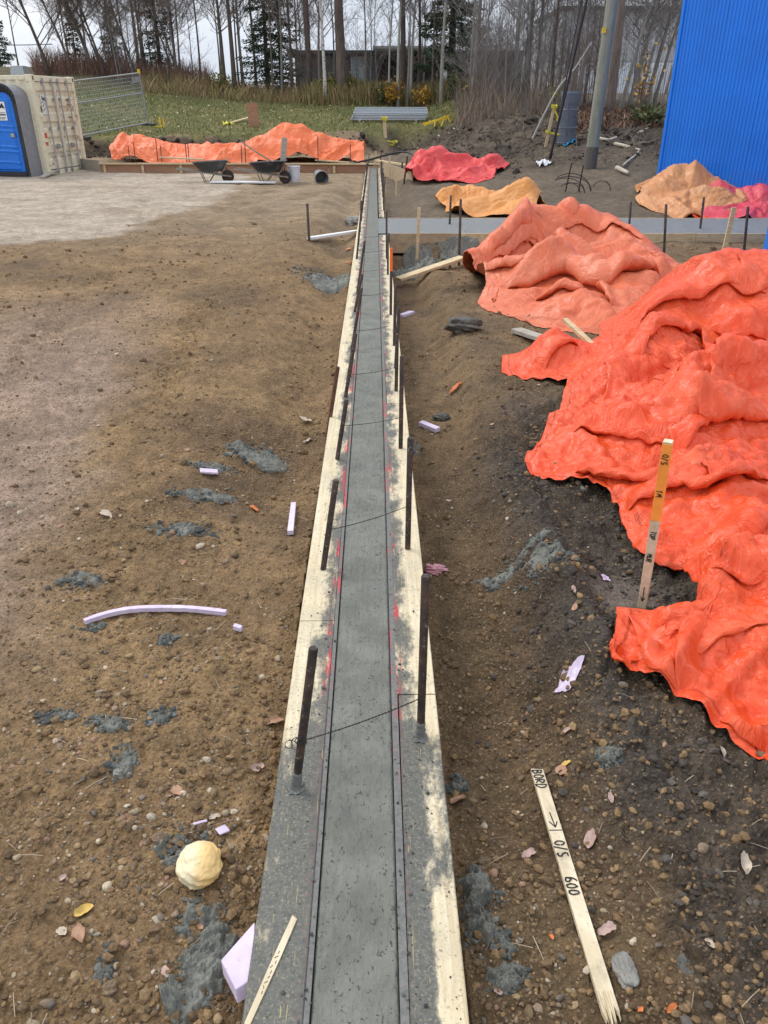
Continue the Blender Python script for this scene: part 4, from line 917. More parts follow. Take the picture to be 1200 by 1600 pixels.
# yellow-orange, beyond the slab
make_tarp('tarp', [px2((688, 318), (715, 334), (745, 340), (790, 343))+[tuple(atY(835, 348, 14.7)[:2])], [tuple(atY(835, 348, 14.7)[:2]), tuple(atY(845, 320, 16.6)[:2])],
                   [tuple(atY(700, 300, 17.0)[:2]), tuple(atY(760, 292, 17.3)[:2]), tuple(atY(845, 300, 16.6)[:2])], px2((688, 318))+[tuple(atY(700, 300, 17.0)[:2])]],
          [rg((697, 304, 16.2, .3), (735, 290, 16.5, .4), (765, 296, 16.4, .3)), rg((730, 322, 15.3, .25), (785, 296, 15.6, .35), (818, 285, 15.6, .4)), rg((770, 333, 15.0, .2), (830, 312, 15.1, .3))],
          M_T_YEL, 'yellow-orange tarp lying beyond the cross slab left of the salmon heap', (46, 56), .08, 12, folds=(12, .6, 1.6, .07, .16, (.3, .6)))
# red, far centre
make_tarp('tarp', [px2((641, 282), (662, 289), (700, 284), (740, 286), (762, 280), (786, 264))+[], [tuple(hit(786, 264)[:2]), tuple(hit(786, 252)[:2])],
                   [tuple(atY(642, 262, 20.6)[:2]), tuple(atY(690, 240, 21.6)[:2]), tuple(atY(740, 248, 21.6)[:2]), tuple(hit(786, 252)[:2])], [tuple(hit(641, 282)[:2]), tuple(atY(642, 262, 20.6)[:2])]],
          [rg((645, 262, 19.6, .3), (662, 243, 19.9, .4), (685, 229, 20.3, .5), (722, 244, 20.4, .5), (738, 258, 20.2, .35)), rg((650, 270, 19.3, .25), (655, 284, 19.2, .2)), rg((745, 262, 20.2, .3), (768, 248, 20.7, .35), (782, 255, 20.7, .25)), rg((690, 262, 19.6, .35), (730, 270, 19.6, .3))],
          M_T_CRIM, 'bright red tarp heaped right of the far end of the concrete strip', (50, 60), .08, 21, folds=(18, .6, 1.6, .08, .2, (.8, 2.2)))
# long orange, far left over the far form
lf = [tuple(atY(a, b, Y)[:2]) for a, b, Y in ((177, 245, 27.2), (235, 250, 26.8), (320, 256, 26.6), (400, 252, 26.8), (470, 240, 27.2), (545, 237, 27.4), (568, 244, 27.0))]
make_tarp('tarp', [lf, [lf[-1], tuple(atY(570, 236, 28.4)[:2])], [tuple(atY(180, 216, 28.6)[:2]), tuple(atY(300, 225, 28.9)[:2]), tuple(atY(440, 205, 29.2)[:2]), tuple(atY(520, 222, 28.9)[:2]), tuple(atY(570, 236, 28.4)[:2])], [lf[0], tuple(atY(180, 216, 28.6)[:2])]],
          [rg((180, 222, 27.7, .45), (192, 212, 28.0, .6), (230, 217, 28.0, .6), (290, 229, 28.0, .55), (350, 230, 28.0, .6), (390, 221, 28.1, .6), (425, 206, 28.2, .7), (470, 197, 28.3, .7), (490, 208, 28.2, .6), (530, 216, 28.1, .5), (566, 226, 28.0, .5)),
           rg((400, 226, 27.6, .4), (440, 222, 27.5, .45), (470, 224, 27.6, .4)), rg((200, 232, 27.3, .35), (300, 243, 27.1, .4), (380, 243, 27.1, .35))],
          M_T_ORANGE, 'long bright orange tarp draped along the far formwork behind the wheelbarrows', (44, 150), .08, 30, steps=(120, 40), folds=(44, .6, 2.0, .08, .22, (.3, 1.2, 2.4)))
# tan and pink heaps against the blue wall
make_tarp('tarp', [px2((1000, 318), (1030, 330), (1062, 344), (1100, 342), (1150, 326)), [tuple(hit(1150, 326)[:2]), tuple(atY(1152, 305, 17.0)[:2])],
                   [tuple(atY(1003, 300, 17.2)[:2]), tuple(atY(1050, 285, 17.8)[:2]), tuple(atY(1152, 305, 17.0)[:2])], [tuple(hit(1000, 318)[:2]), tuple(atY(1003, 300, 17.2)[:2])]],
          [rg((1005, 306, 16.3, .3), (1035, 285, 16.5, .35), (1062, 258, 16.7, .4), (1095, 268, 16.6, .4), (1118, 284, 16.4, .4)), rg((1030, 312, 15.8, .3), (1090, 300, 15.8, .35), (1145, 314, 15.7, .25)), rg((1065, 328, 15.4, .25), (1110, 322, 15.5, .25))],
          M_T_TAN, 'tan orange tarp heaped in front of the blue metal wall', (50, 56), .09, 41, folds=(22, .5, 1.5, .08, .22, (.3, 1.4, 2.4)))
make_tarp('tarp', [px2((1098, 346), (1125, 350), (1160, 352), (1205, 344))+[], [tuple(hit(1205, 344)[:2]), tuple(atY(1225, 310, 16.0)[:2])],
                   [tuple(atY(1105, 318, 16.6)[:2]), tuple(atY(1150, 300, 16.8)[:2]), tuple(atY(1225, 310, 16.0)[:2])], [tuple(hit(1098, 346)[:2]), tuple(atY(1105, 318, 16.6)[:2])]],
          [rg((1128, 290, 15.9, .35), (1160, 296, 15.8, .35), (1190, 287, 15.7, .35), (1200, 305, 15.5, .3)), rg((1110, 332, 15.3, .25), (1150, 325, 15.2, .3), (1195, 325, 15.1, .3))],
          M_T_PINK, 'pinkish red tarp heaped at the right edge behind the tan one', (44, 44), .08, 52, folds=(14, .5, 1.4, .07, .2, (.6, 2.2)))

A_ = lambda *p: zz(700, 380, 2.4, *p)
add_folds(tA, [(A_((1010, 450), (960, 372), (862, 322), (762, 342), (720, 420)), .09, .26, 1), (A_((992, 450), (985, 540), (925, 592)), .08, .2, -1), (A_((850, 690), (885, 628), (960, 594), (1015, 622), (1100, 622), (1200, 642)), .12, .24, 1),
 (A_((470, 708), (560, 722), (760, 752), (835, 762)), .05, .2, 1), (A_((480, 858), (540, 880), (640, 896), (792, 902)), .07, .16, 1), (A_((470, 890), (520, 925), (600, 955), (720, 948)), .06, .13, 1), (A_((840, 882), (1000, 912), (1195, 884)), .08, .25, 1),
 (A_((625, 985), (670, 1000), (770, 945), (905, 902)), .07, .2, 1), (A_((1190, 1000), (1130, 1050), (1075, 1125), (990, 1150)), .07, .18, 1), (A_((590, 445), (602, 520), (582, 590)), .04, .12, 1), (A_((705, 330), (760, 250), (860, 215), (1000, 178), (1195, 182)), .08, .26, 1),
 (A_((975, 310), (1100, 302), (1195, 345)), .08, .2, 1), (A_((880, 770), (960, 700), (985, 640)), .07, .2, 1), 
 (A_((360, 470), (400, 410), (490, 385)), .05, .12, 1), (A_((1040, 110), (1100, 150), (1195, 130)), .05, .25, 1)], 1)
C_ = lambda *p: zz(800, 240, 3.0, *p); D_ = lambda *p: zz(560, 170, 3.53, *p)
add_folds(tC, [(C_((-60, 470), (110, 455), (250, 482), (480, 552)), .12, .4, 1), (C_((-40, 625), (130, 552), (260, 540), (380, 572), (470, 562), (690, 562)), .2, .42, 1), (C_((385, 575), (405, 640), (472, 712)), .12, .3, 1), (C_((30, 780), (112, 692), (250, 642), (335, 652)), .12, .3, 1),
 (C_((270, 652), (400, 742), (500, 840)), .08, .22, -1), (D_((560, 768), (720, 822), (880, 672), (935, 642), (895, 525)), .2, .42, 1), (D_((722, 830), (830, 792), (1000, 802), (1200, 862)), .16, .4, 1), (D_((1030, 500), (1120, 560), (1200, 540)), .14, .35, 1), (D_((700, 890), (860, 880), (1000, 885)), .12, .3, 1), (C_((100, 380), (300, 320), (480, 330), (620, 400)), .08, .4, 1)], 2)
B_ = lambda *p: zz(760, 680, 2.727, *p)
add_folds(tB, [(B_((905, 765), (872, 830), (848, 930), (826, 1080)), .03, .10, -1), (B_((860, 912), (1000, 862), (1200, 792)), .018, .09, 1), (B_((600, 760), (640, 850), (700, 960), (815, 1080)), .02, .09, 1), (B_((890, 1180), (1000, 1210), (1100, 1260), (1190, 1330)), .025, .07, 1), (B_((960, 560), (1040, 600), (1190, 600)), .03, .12, 1)], 3)
# ------------------------------------------------------------------ blue metal building on the right
t = NT('blue_metal_cladding'); c_ = t.co(); n_ = t.noise(c_, 1.1, 5, .6); z_ = t.n('SeparateXYZ'); t.put(z_.inputs[0], c_)
mud_ = t.math('MULTIPLY', t.ramp(z_.outputs[2], .3, 1.1, 1., 0.), t.ramp(t.noise(c_, 5, 5, .7), .4, .7, 0., .5))
M_BLUE = t.done(t.mix(mud_, t.mix(t.ramp(n_, .3, .7), (.004, .175, .70), (.006, .205, .80)), (.16, .13, .1)), t.ramp(n_, .3, .7, .32, .5), None, 0., .5)
M_DARKMETAL = plain('dark_grey_metal', (.05, .052, .055), .55, .3)
pA = hit(1026, 284); pB = hit(1200, 317); dW = (pB-pA)[:2]; dW = dW/np.linalg.norm(dW)
bl = thing('blue_building', (pA[0], pA[1], -.3), math.atan2(dW[1], dW[0]), 'bright blue building with ribbed metal walls at the right edge', 'building')
HB = 6.4; pitch = .076
def ribbed(x0, x1, z0, z1, y):                              # one sheet of ribbed cladding, ribs standing out towards -y
    m = MB(); n = int(round((x1-x0)/pitch)); pr = []
    for k in range(n):
        a = x0+k*(x1-x0)/n; w = (x1-x0)/n
        pr += [(a, 0), (a+.42*w, 0), (a+.56*w, -.016), (a+.86*w, -.016)]
    pr.append((x1, 0)); pr = np.array(pr)
    v = np.concatenate([np.stack([pr[:, 0], pr[:, 1]+y, np.full(len(pr), z)], -1) for z in (z0, z1)]); k = len(pr)
    m.add(v, [(i, i+1, k+i+1, k+i) for i in range(k-1)]); return m
LW = 0
for k in range(8):
    ribbed(k*.914+.06, (k+1)*.914+.057, .32, HB, -.02-.0008*(k % 2)).build('cladding_sheet', M_BLUE, bl)
LW = 8*.914+.06
MB().box((.03, -.012, HB/2+.16), (.06, .075, HB-.32)).build('corner_trim', M_BLUE, bl, bevel=.004)
MB().box((LW/2, .02, .16), (LW, .05, .34)).build('foundation', M_SLAB, bl)
m = MB(); m.box((LW/2, 3.03, HB/2+.1), (LW-.04, 5.98, HB-.2)); m.build('wall', M_BLUE, bl)
MB().box((LW/2, 3., HB+.06), (LW+.2, 6.3, .12)).build('roof', M_DARKMETAL, bl, bevel=.01)
pW = hit(1195, 402)
w2 = thing('blue_wing', (pW[0], pW[1], -.3), math.radians(4), 'nearer blue metal wall end sticking out beside the end of the grey slab', 'building')
HW = 2.9
for k in range(3):
    ribbed(k*.914+.05, (k+1)*.914+.047, .3, HW, -.02-.0008*(k % 2)).build('cladding_sheet', M_BLUE, w2)
MB().box((.025, .03, HW/2+.15), (.05, .13, HW-.3)).build('corner_trim', M_BLUE, w2, bevel=.004)
MB().box((1.42, .035, HW/2+.05), (2.72, .08, HW-.1)).build('wall', M_BLUE, w2)
MB().box((1.42, .03, HW+.03), (2.9, .2, .06)).build('coping', M_DARKMETAL, w2, bevel=.01)

# ------------------------------------------------------------------ shipping container
M_CREAM = dirty('cream_container_paint', (.72, .655, .48), .5, 0, .08, (.42, .27, .18), .22, 1.6, .05)
M_GALV = plain('galvanised_steel', (.36, .37, .38), .45, .6); M_GASKET = plain('black_rubber', (.02, .02, .02), .7)
M_WHITE = plain('white_print', (.78, .78, .76), .5); M_REDP = plain('red_sticker', (.6, .09, .04), .5); M_INK = plain('black_ink', (.015, .015, .018), .6)
c0 = hit(77, 274); c1 = hit(127, 264.5); dc = (c1-c0)[:2]; dc /= np.linalg.norm(dc)
ct = thing('shipping_container', (c0[0], c0[1], c0[2]-.04), math.atan2(dc[1], dc[0]), 'cream shipping container with closed double doors and four lock bars', 'container')
CW, CL, CH = 2.44, 6.06, 2.59
for x in (.08, CW-.08):
    MB().box((x, .06, CH/2), (.16, .12, CH-.3)).build('corner_post', M_CREAM, ct, bevel=.01)
    MB().box((x, CL-.06, CH/2), (.16, .12, CH-.3)).build('corner_post', M_CREAM, ct, bevel=.01)
    for z in (.08, CH-.08):
        for y in (.09, CL-.09):
            f = MB().box((x, y, z), (.178, .19, .17)).build('corner_casting', M_CREAM, ct, bevel=.012)
            if y < 1: MB().box((x, y-.096, z), (.06, .006, .09)).build('casting_slot', M_INK, f)
MB().box((CW/2, .07, CH-.09), (CW-.34, .12, .14)).build('door_header', M_CREAM, ct, bevel=.01)
MB().box((CW/2, .07, .09), (CW-.34, .12, .14)).build('door_sill', M_CREAM, ct, bevel=.01)
def corrug(axis_len, h0, h1, n, dpt):
    pass
for s_, x0, x1 in ((0, .175, 1.205), (1, 1.225, 2.265)):
    m = MB(); zs = [.19]; prof = [(0.19, 0)]
    for k in range(5):
        z = .42+k*.4; prof += [(z, 0), (z+.05, .045), (z+.16, .045), (z+.21, 0)]
    prof.append((CH-.18, 0)); prof = np.array(prof)
    v = np.concatenate([np.stack([np.full(len(prof), x), .03+prof[:, 1], prof[:, 0]], -1) for x in (x0+.05, x1-.05)]); k = len(prof)
    m.add(v, [(i, k+i, k+i+1, i+1) for i in range(k-1)])
    m.box((x0+.024, .045, CH/2), (.05, .05, CH-.38)).box((x1-.024, .045, CH/2), (.05, .05, CH-.38)).box(((x0+x1)/2, .048, .2), (x1-x0-.09, .05, .03)).box(((x0+x1)/2, .048, CH-.19), (x1-x0-.09, .05, .03))
    d = m.build('door', M_CREAM, ct)
    MB().box((x1-.002 if s_ == 0 else x0-.004, .05, CH/2), (.012, .03, CH-.38)).build('gasket', M_GASKET, d)
    for bx in ((x0+.36, x1-.17) if s_ == 0 else (x0+.17, x1-.36)):
        b = MB().tube([(bx, -.03, .06), (bx, -.03, CH-.06)], .021, 8).build('lock_bar', M_GALV, ct, smooth='auto')
        m = MB()
        for z in (.14, .5, 1.25, 2.0, CH-.15): m.box((bx, -.008, z), (.11, .04, .07))
        m.build('bar_bracket', M_GALV, b)
        hz = .78; sgn = 1 if bx < (x0+x1)/2 else -1
        m = MB().tube([(bx, -.05, hz), (bx+sgn*.02, -.065, hz), (bx+sgn*.36, -.06, hz-.02)], .012, 6).box((bx+sgn*.22, -.03, hz), (.06, .05, .12)); m.build('handle', M_GALV, b)
    hx = x0-.01 if s_ == 0 else x1+.01
    for z in (.36, .95, 1.6, 2.25):
        MB().box((hx, -.012, z), (.13, .05, .1)).build('hinge', M_CREAM, ct, bevel=.008)
MB().box((.42, .012, 1.86), (.2, .006, .5)).build('placard', M_WHITE, ct)
m = MB()
for k in range(9): m.box((.38+(k % 3)*.035+RND.uniform(-.01, .01), .0065, 1.7+k*.035), (.05+.05*RND.random(), .004, .016))
m.box((.4, .0065, 2.03), (.05, .004, .1)).box((.46, .0065, 2.0), (.04, .004, .06)).build('print', M_INK, ct)['kind'] = 'stuff'
MB().box((.25, .012, .98), (.11, .006, .32)).build('label', M_REDP, ct)
m = MB()
for (x, z, w) in ((1.75, 1.98, .35), (1.8, 1.86, .28), (1.7, 1.72, .16), (2.0, 1.72, .12), (1.75, 1.52, .3), (1.95, 1.35, .2), (1.8, 1.22, .3), (1.9, .95, .22), (.33, .33, .12)):
    for q in range(int(w/.035)): m.box((x+q*.036, .008, z), (.022, .005, .045))
m.build('stencil_print', plain('faded_brown_print', (.3, .21, .16), .6), ct)
def side_wall(xc, flip):
    prof = []; y = .13
    while y < CL-.2: prof += [(y, 0), (y+.07, 0), (y+.14, .04), (y+.21, .04)]; y += .28
    prof.append((CL-.13, 0)); prof = np.array(prof); k = len(prof)
    v = np.concatenate([np.stack([xc+flip*prof[:, 1], prof[:, 0], np.full(k, z)], -1) for z in (.17, CH-.12)])
    MB().add(v, [(i, i+1, k+i+1, k+i) for i in range(k-1)]).build('side_wall', M_CREAM, ct)
    MB().box((xc+flip*.03, CL/2, CH-.07), (.08, CL-.4, .11)).build('top_rail', M_CREAM, ct, bevel=.008)
    MB().box((xc+flip*.03, CL/2, .1), (.08, CL-.4, .14)).build('bottom_rail', M_CREAM, ct, bevel=.008)
side_wall(.025, 1); side_wall(CW-.025, -1)
MB().box((CW/2, CL/2, CH-.03), (CW-.1, CL-.1, .04)).build('roof', M_CREAM, ct)
MB().box((CW/2, CL-.04, CH/2), (CW-.3, .04, CH-.3)).build('end_wall', M_CREAM, ct)
MB().box((CW/2, CL/2, .2), (CW-.14, CL-.2, .05)).build('floor', M_CREAM, ct)
# boards lying at the container doors
for k, (a, b, lab) in enumerate((((66, 279), (100, 268), 'muddy board sloping on the ground in front of the container doors'), ((88, 272), (104, 264), 'short weathered board propped on the container sill'))):
    p, q = hit(*a), hit(*b); p[2] += .03; q[2] += .14+.14*k
    o = MB().bar(p, q, .16, .045).build('plank', M_GREYWOOD, bevel=.004); tag(o, lab, 'plank', 'boards by the container')
# grey vent hood seen above the container
p = atY(32, 118, 36.0); gz = Gf(p[0], 36.)
t = thing('vent_stack', (p[0], 36., gz), 0, 'grey square metal vent hood rising behind the container roof', 'vent')
zt = atY(32, 103, 36.0)[2]-gz
MB().box((0, 0, zt/2-.2), (.34, .34, zt-.4)).build('shaft', M_DARKMETAL, t)
MB().box((0, 0, zt-.22), (.6, .6, .44), taper=.8).build('hood', M_GALV, t, bevel=.01)

# ------------------------------------------------------------------ portable toilet under its fabric hood
M_TBLUE = plain('blue_plastic', (.004, .16, .66), .35); M_HOODG = dirty('grey_hood_fabric', (.23, .23, .245), .6, 0, .12, (.25, .17, .15), .25, 1.5, .1); M_HOODB = plain('black_hood_fabric', (.018, .019, .022), .55)
q0 = hit(48, 276.5)
pt = thing('portable_toilet', (q0[0]-.70, q0[1]+.17, q0[2]), math.radians(-13), 'blue portable toilet with white sign on its door', 'toilet')
TW, TH = .56, 2.12
MB().box((0, .6, .06), (1.2, 1.16, .12)).build('skid', M_HOODB, pt, bevel=.01)
prof = [(-TW, .12), (TW, .12), (TW, 1.82), (TW-.05, 2.02), (TW-.2, TH), (-TW+.2, TH), (-TW+.05, 2.02), (-TW, 1.82)]
Mxz = np.array(((1, 0, 0), (0, 0, -1), (0, 1, 0.)))         # prism up axis -> -y
MB().prism(prof, -1.15, -.06, M=Mxz).build('body', M_TBLUE, pt, bevel=.02)
zz = np.linspace(.16, 1.98, 120); xx = np.linspace(-.46, .46, 40); P = np.zeros((120, 40, 3)); P[..., 0] = xx; P[..., 2] = zz[:, None]
arch = .035*np.cos(xx/.46*1.4)[None, :]
w = 0
for zc in (.34, .62, .74, 1.14, 1.26): w = w+.018*np.exp(-((zz[:, None]-zc-arch)/.022)**2)
edge = .03*np.minimum(1, np.minimum((.46-np.abs(xx))[None, :], np.minimum(zz[:, None]-.16, 1.98-zz[:, None]))/.03)
P[..., 1] = .062-.0-edge-w
d = MB().grid(P).build('door', M_TBLUE, pt, smooth=True)
MB().box((.40, .012, 1.06), (.12, .03, .1)).build('handle', M_GALV, d, bevel=.008)
s_ = MB().box((.16, .022, 1.66), (.34, .012, .46)).build('sign', M_WHITE, d, bevel=.004)
m = MB(); m.prism([(.02, 1.72), (.12, 1.84), (.17, 1.79), (.25, 1.86), (.32, 1.72), (.22, 1.745), (.16, 1.72)], -.0145, -.0115, M=Mxz)
m.box((.17, .0135, 1.62), (.26, .004, .012)).box((.17, .0135, 1.57), (.28, .004, .03)).box((.17, .0135, 1.5), (.24, .004, .012)).box((.17, .0135, 1.47), (.2, .004, .012)); m.build('sign_print', M_INK, s_)['kind'] = 'stuff'
# hood: an arch over the toilet, black lining on the front rim
hd = thing('fabric_hood', (q0[0]-.70, q0[1]+.17, q0[2]), math.radians(-13), 'grey and black fabric hood pulled over the blue portable toilet', 'cover')
def arch_pts(w, h, r, n=8):
    pts = [(w, 0), (w-.01, h*.3), (w-.02, h*.6), (w-.03, h-r)]
    pts += [(w-.03-r+r*math.cos(a), h-r+r*math.sin(a)*.95) for a in np.linspace(0, math.pi/2, n)[1:]]
    return np.array(pts+[(-x, z) for x, z in pts[::-1]])
o_, i_ = arch_pts(.74, 2.36, .42), arch_pts(.585, 2.16, .3)
n = len(o_); ys_ = np.linspace(0, 1.6, 14)
P = np.stack([np.stack([o_[:, 0]*(1+.01*math.sin(y*9)), np.full(n, y+.0), o_[:, 1]*(1-.025*y)], -1) for y in ys_]); a = np.arange(n)
P[..., 0] += .012*perlin(P[..., 1]*3+2, P[..., 2]*2.2); P[1:, :, 1] += .01*perlin(P[1:, :, 2]*3, P[1:, :, 0]*2)
P[-1] = P[-2]*.0+np.array((0, 1.63, 1.0))+(P[-2]-np.array((0, 1.63, 1.0)))*.96
m = MB().grid(P); m.add(P[-1], [tuple(range(n))]); m.build('outer_skin', M_HOODG, hd, smooth=True)
# black gathered rim between opening and outer edge: wrinkled
k = 12; oo = np.stack([np.interp(np.linspace(0, n-1, 90), np.arange(n), o_[:, j]) for j in (0, 1)], -1); ii = np.stack([np.interp(np.linspace(0, n-1, 90), np.arange(n), i_[:, j]) for j in (0, 1)], -1)
P = np.zeros((k, 90, 3))
for j, q in enumerate(np.linspace(0, 1, k)):
    e = oo*(1-q)+ii*q; P[j, :, 0] = e[:, 0]; P[j, :, 2] = e[:, 1]
    P[j, :, 1] = -.03*math.sin(q*math.pi)+.05*q+.018*np.sin(np.arange(90)*1.15+q*2.5)*math.sin(q*math.pi*.9+.1)
MB().grid(P).build('rim_lining', M_HOODB, hd, smooth=True)

# ------------------------------------------------------------------ fence panels
M_MESH = plain('fence_wire', (.36, .4, .43), .45, .5); M_YELLOW = plain('yellow_paint', (.75, .5, .02), .5)
def fence_panel(parent, W, H, rails=(.62,), nw=24, nh=10, r=.021, wr=.0035):
    """frame and wires in the local x-z plane of the parent"""
    f = MB()
    f.tube([(0, 0, 0), (0, 0, H)], r, 8).tube([(W, 0, 0), (W, 0, H)], r, 8).tube([(0, 0, H-.02), (W, 0, H-.02)], r, 8).tube([(0, 0, .1), (W, 0, .1)], r, 8)
    f.build('frame', M_GALV, parent, smooth='auto')
    for q in rails: MB().tube([(0, 0, q*H), (W, 0, q*H)], r*.8, 8).build('mid_rail', M_GALV, parent, smooth='auto')
    m = MB()
    for k in range(1, nw): x = W*k/nw; m.tube([(x, 0, .1), (x, 0, H-.02)], wr, 4, False)
    for k in range(1, nh): z = .1+(H-.12)*k/nh; m.tube([(0, 0, z), (W, 0, z)], wr*1.3, 4, False)
    o = m.build('wire_mesh', M_MESH, parent); o['kind'] = 'stuff'; return o
a, b = hit(130, 217), hit(233, 196); v = (b-a)[:2]; W = float(np.linalg.norm(v))
ang = math.atan2(v[1], v[0]); hgt = (atY(119, 126, a[1])[2]-a[2])
fp = thing('mesh_fence', (a[0], a[1], a[2]), ang, 'standing wire mesh fence panel with grey tube frame on the grass right of the container', 'fence')
fp.rotation_euler[1] = -math.atan2(b[2]-a[2], W)
fence_panel(fp, W, hgt, (.62,), 30, 14, .026, .0055)
m = MB().box((W, 0, hgt+.03), (.07, .07, .14)).build('yellow_cap', M_YELLOW, fp); MB().box((0, 0, hgt+.03), (.07, .07, .12)).build('yellow_cap', M_YELLOW, fp)
MB().box((W-.3, -.03, hgt-.22), (.4, .01, .2)).build('tag_plate', M_GALV, fp)
for x in (0, W): MB().box((x, 0, .03), (.18, .6, .08)).build('foot', M_DARKMETAL, fp, bevel=.01)
a2 = hit(124, 216)
fp2 = thing('fence_post', (a2[0], a2[1], a2[2]), 0, 'single grey tube post standing just left of the mesh fence panel', 'post')
MB().tube([(0, 0, -.1), (-.02, 0, hgt)], .03, 8).build('tube', M_GALV, fp2, smooth='auto'); MB().tube([(-.02, 0, hgt-.06), (-.02, 0, hgt+.05)], .04, 8).build('yellow_cap', M_YELLOW, fp2)
# stack of panels lying on the grass
sa, sb = hit(548, 192), hit(664, 192.5); v = (sb-sa)[:2]; W = float(np.linalg.norm(v))
for k in range(5):
    p = thing('mesh_fence', (sa[0]+.05*RND.uniform(-1, 1)+.03*k, sa[1]+.04*k, sa[2]+.1+.055*k), math.atan2(v[1], v[0])+RND.uniform(-.012, .012), 'wire mesh fence panel in the flat stack lying on the grass', 'fence', 'fence panels stacked flat on the grass')
    p.rotation_euler[0] = math.radians(-85.2+.4*k)
    fence_panel(p, W, 1.9, (.6,), 26, 16, .022)
for x in (.35, W-.35):
    c = sa[:2]+v/W*x; o = MB().bar((c[0], c[1]+.02, sa[2]+.03), (c[0]+.03, c[1]+1.8, Gf(c[0], c[1]+1.8)+.22), .09, .12).build('timber_bearer', M_GREYWOOD); tag(o, 'timber bearer under the %s end of the stacked mesh panels' % ('left' if x < 1 else 'right'), 'timber')
# yellow trestle right of the stack
tq = hit(684, 198); ty = thing('yellow_trestle', tuple(tq), .3, 'small bright yellow metal trestle lying right of the stacked mesh panels', 'trestle')
for k, (p, q) in enumerate((((-.55, 0, .05), (.5, .1, .38)), ((-.5, .3, .1), (.55, .35, .3)), ((0, 0, .22), (.1, .35, .2)))): MB().bar(p, q, .05, .05).build('rail', M_YELLOW, ty)
for p, q in (((-.1, .05, .25), (-.15, -.05, 0)), ((.4, .1, .38), (.62, -.05, 0)), ((.1, .3, .22), (.2, .4, 0)), ((.3, .1, .3), (.1, -.1, 0.02))): MB().bar(p, q, .04, .04).build('leg', M_YELLOW, ty)

# ------------------------------------------------------------------ wheelbarrows
M_TRAY = dirty('worn_black_tray', (.05, .052, .05), .5, .2, .3, (.2, .19, .175), .6, 3.5, .2); M_TRAY2 = dirty('black_plastic_tray', (.022, .023, .026), .4, 0, .3, (.17, .165, .16), .5, 4, .2)
M_TYRE = dirty('tyre_rubber', (.03, .03, .03), .8, 0, .2, (.16, .14, .12), .5, 5, .2); M_HANDLE = wood_material('barrow_handle_wood', (.2, .17, .13), (.3, .27, .22), (3, 30, 30))
def wheelbarrow(loc, rz, tray, lab):
    t = thing('wheelbarrow', loc, rz, lab, 'wheelbarrow', 'wheelbarrows parked before the far formwork')
    t.scale = (.8, .8, .8)                                  # x forward to the wheel, hub at x=0
    P = []; top = [(-1.08, .30), (.02, .34)]
    ring = lambda x0, x1, w0, w1, z0, z1: [(x0, -w0, z0), (x1, -w1, z1), (x1, w1, z1), (x0, w0, z0)]
    def loop(x0, x1, w0, w1, z0, z1, n=6, r=.1):
        c = [(x0, -w0, z0), (x1, -w1, z1), (x1, w1, z1), (x0, w0, z0)]; out = []
        for i in range(4):
            p, a_, b_ = np.array(c[i]), np.array(c[i-1]), np.array(c[(i+1) % 4]); u = (a_-p)/np.linalg.norm(a_-p); w = (b_-p)/np.linalg.norm(b_-p)
            for s in np.linspace(0, 1, n): q0, q1 = p+u*r, p+w*r; out.append((1-s)**2*q0+2*s*(1-s)*p+s*s*q1)
        return np.array(out)
    outer = [loop(-.82, -.16, .22, .17, .33, .36), loop(-.98, -.04, .3, .27, .5, .55), loop(-1.08, .04, .35, .33, .62, .68)]
    inner = [loop(-1.05, .02, .335, .315, .61, .67), loop(-.95, -.06, .285, .255, .5, .55), loop(-.8, -.18, .2, .15, .36, .385)]
    L = np.array(outer+[loop(-1.1, .06, .37, .35, .62, .68), loop(-1.1, .06, .37, .35, .635, .695)]+inner); n, k = L.shape[:2]
    m = MB(); m.add(L.reshape(-1, 3), [(i*k+j, i*k+(j+1) % k, (i+1)*k+(j+1) % k, (i+1)*k+j) for i in range(n-1) for j in range(k)]+[tuple(range(k))[::-1], tuple((n-1)*k+j for j in range(k))])
    m.build('tray', tray, t, smooth='auto')
    for s in (-1, 1):
        MB().bar((.12, s*.11, .2), (-1.62, s*.29, .45), .035, .045).build('handle', M_HANDLE, t, bevel=.005)
        lg = MB().tube([(-.42, s*.17, .3), (-.62, s*.2, .02), (-.74, s*.2, .02), (-.86, s*.21, .33)], .014, 6); lg.build('leg', M_STEEL, t)
        MB().tube([(-.05, s*.2, .46), (.02, s*.12, .22)], .012, 6).build('brace', M_STEEL, t)
    MB().tube([(-.68, -.2, .1), (-.68, .2, .1)], .011, 6).build('cross_bar', M_STEEL, t)
    My = np.array(((1, 0, 0), (0, 0, 1), (0, -1, 0.)))
    w = thing('wheel', (0, 0, .2)); w.parent = t
    prof = [(.11, -.03), (.15, -.045), (.19, -.035), (.2, 0), (.19, .035), (.15, .045), (.11, .03)]
    MB().lathe(prof, (0, 0, 0), 24, My, False, False).build('tyre', M_TYRE, w, smooth=True)
    MB().lathe([(.02, -.04), (.03, -.04), (.1, -.02), (.112, -.03), (.112, .03), (.1, .02), (.03, .04), (.02, .04)], (0, 0, 0), 20, My).build('rim', M_RUST, w)
    MB().tube([(0, -.15, 0), (0, .15, 0)], .012, 8).build('axle', M_STEEL, w)
    return t
h1 = hit(357, 285); wheelbarrow((h1[0], h1[1], h1[2]-.01), math.radians(6), M_TRAY, 'dusty grey-black wheelbarrow with an empty tray, left of the other one')
h2 = hit(446, 286.5); wb2 = wheelbarrow((h2[0], h2[1], h2[2]-.01), math.radians(-4), M_TRAY2, 'black wheelbarrow with a board standing in it beside the white bucket')
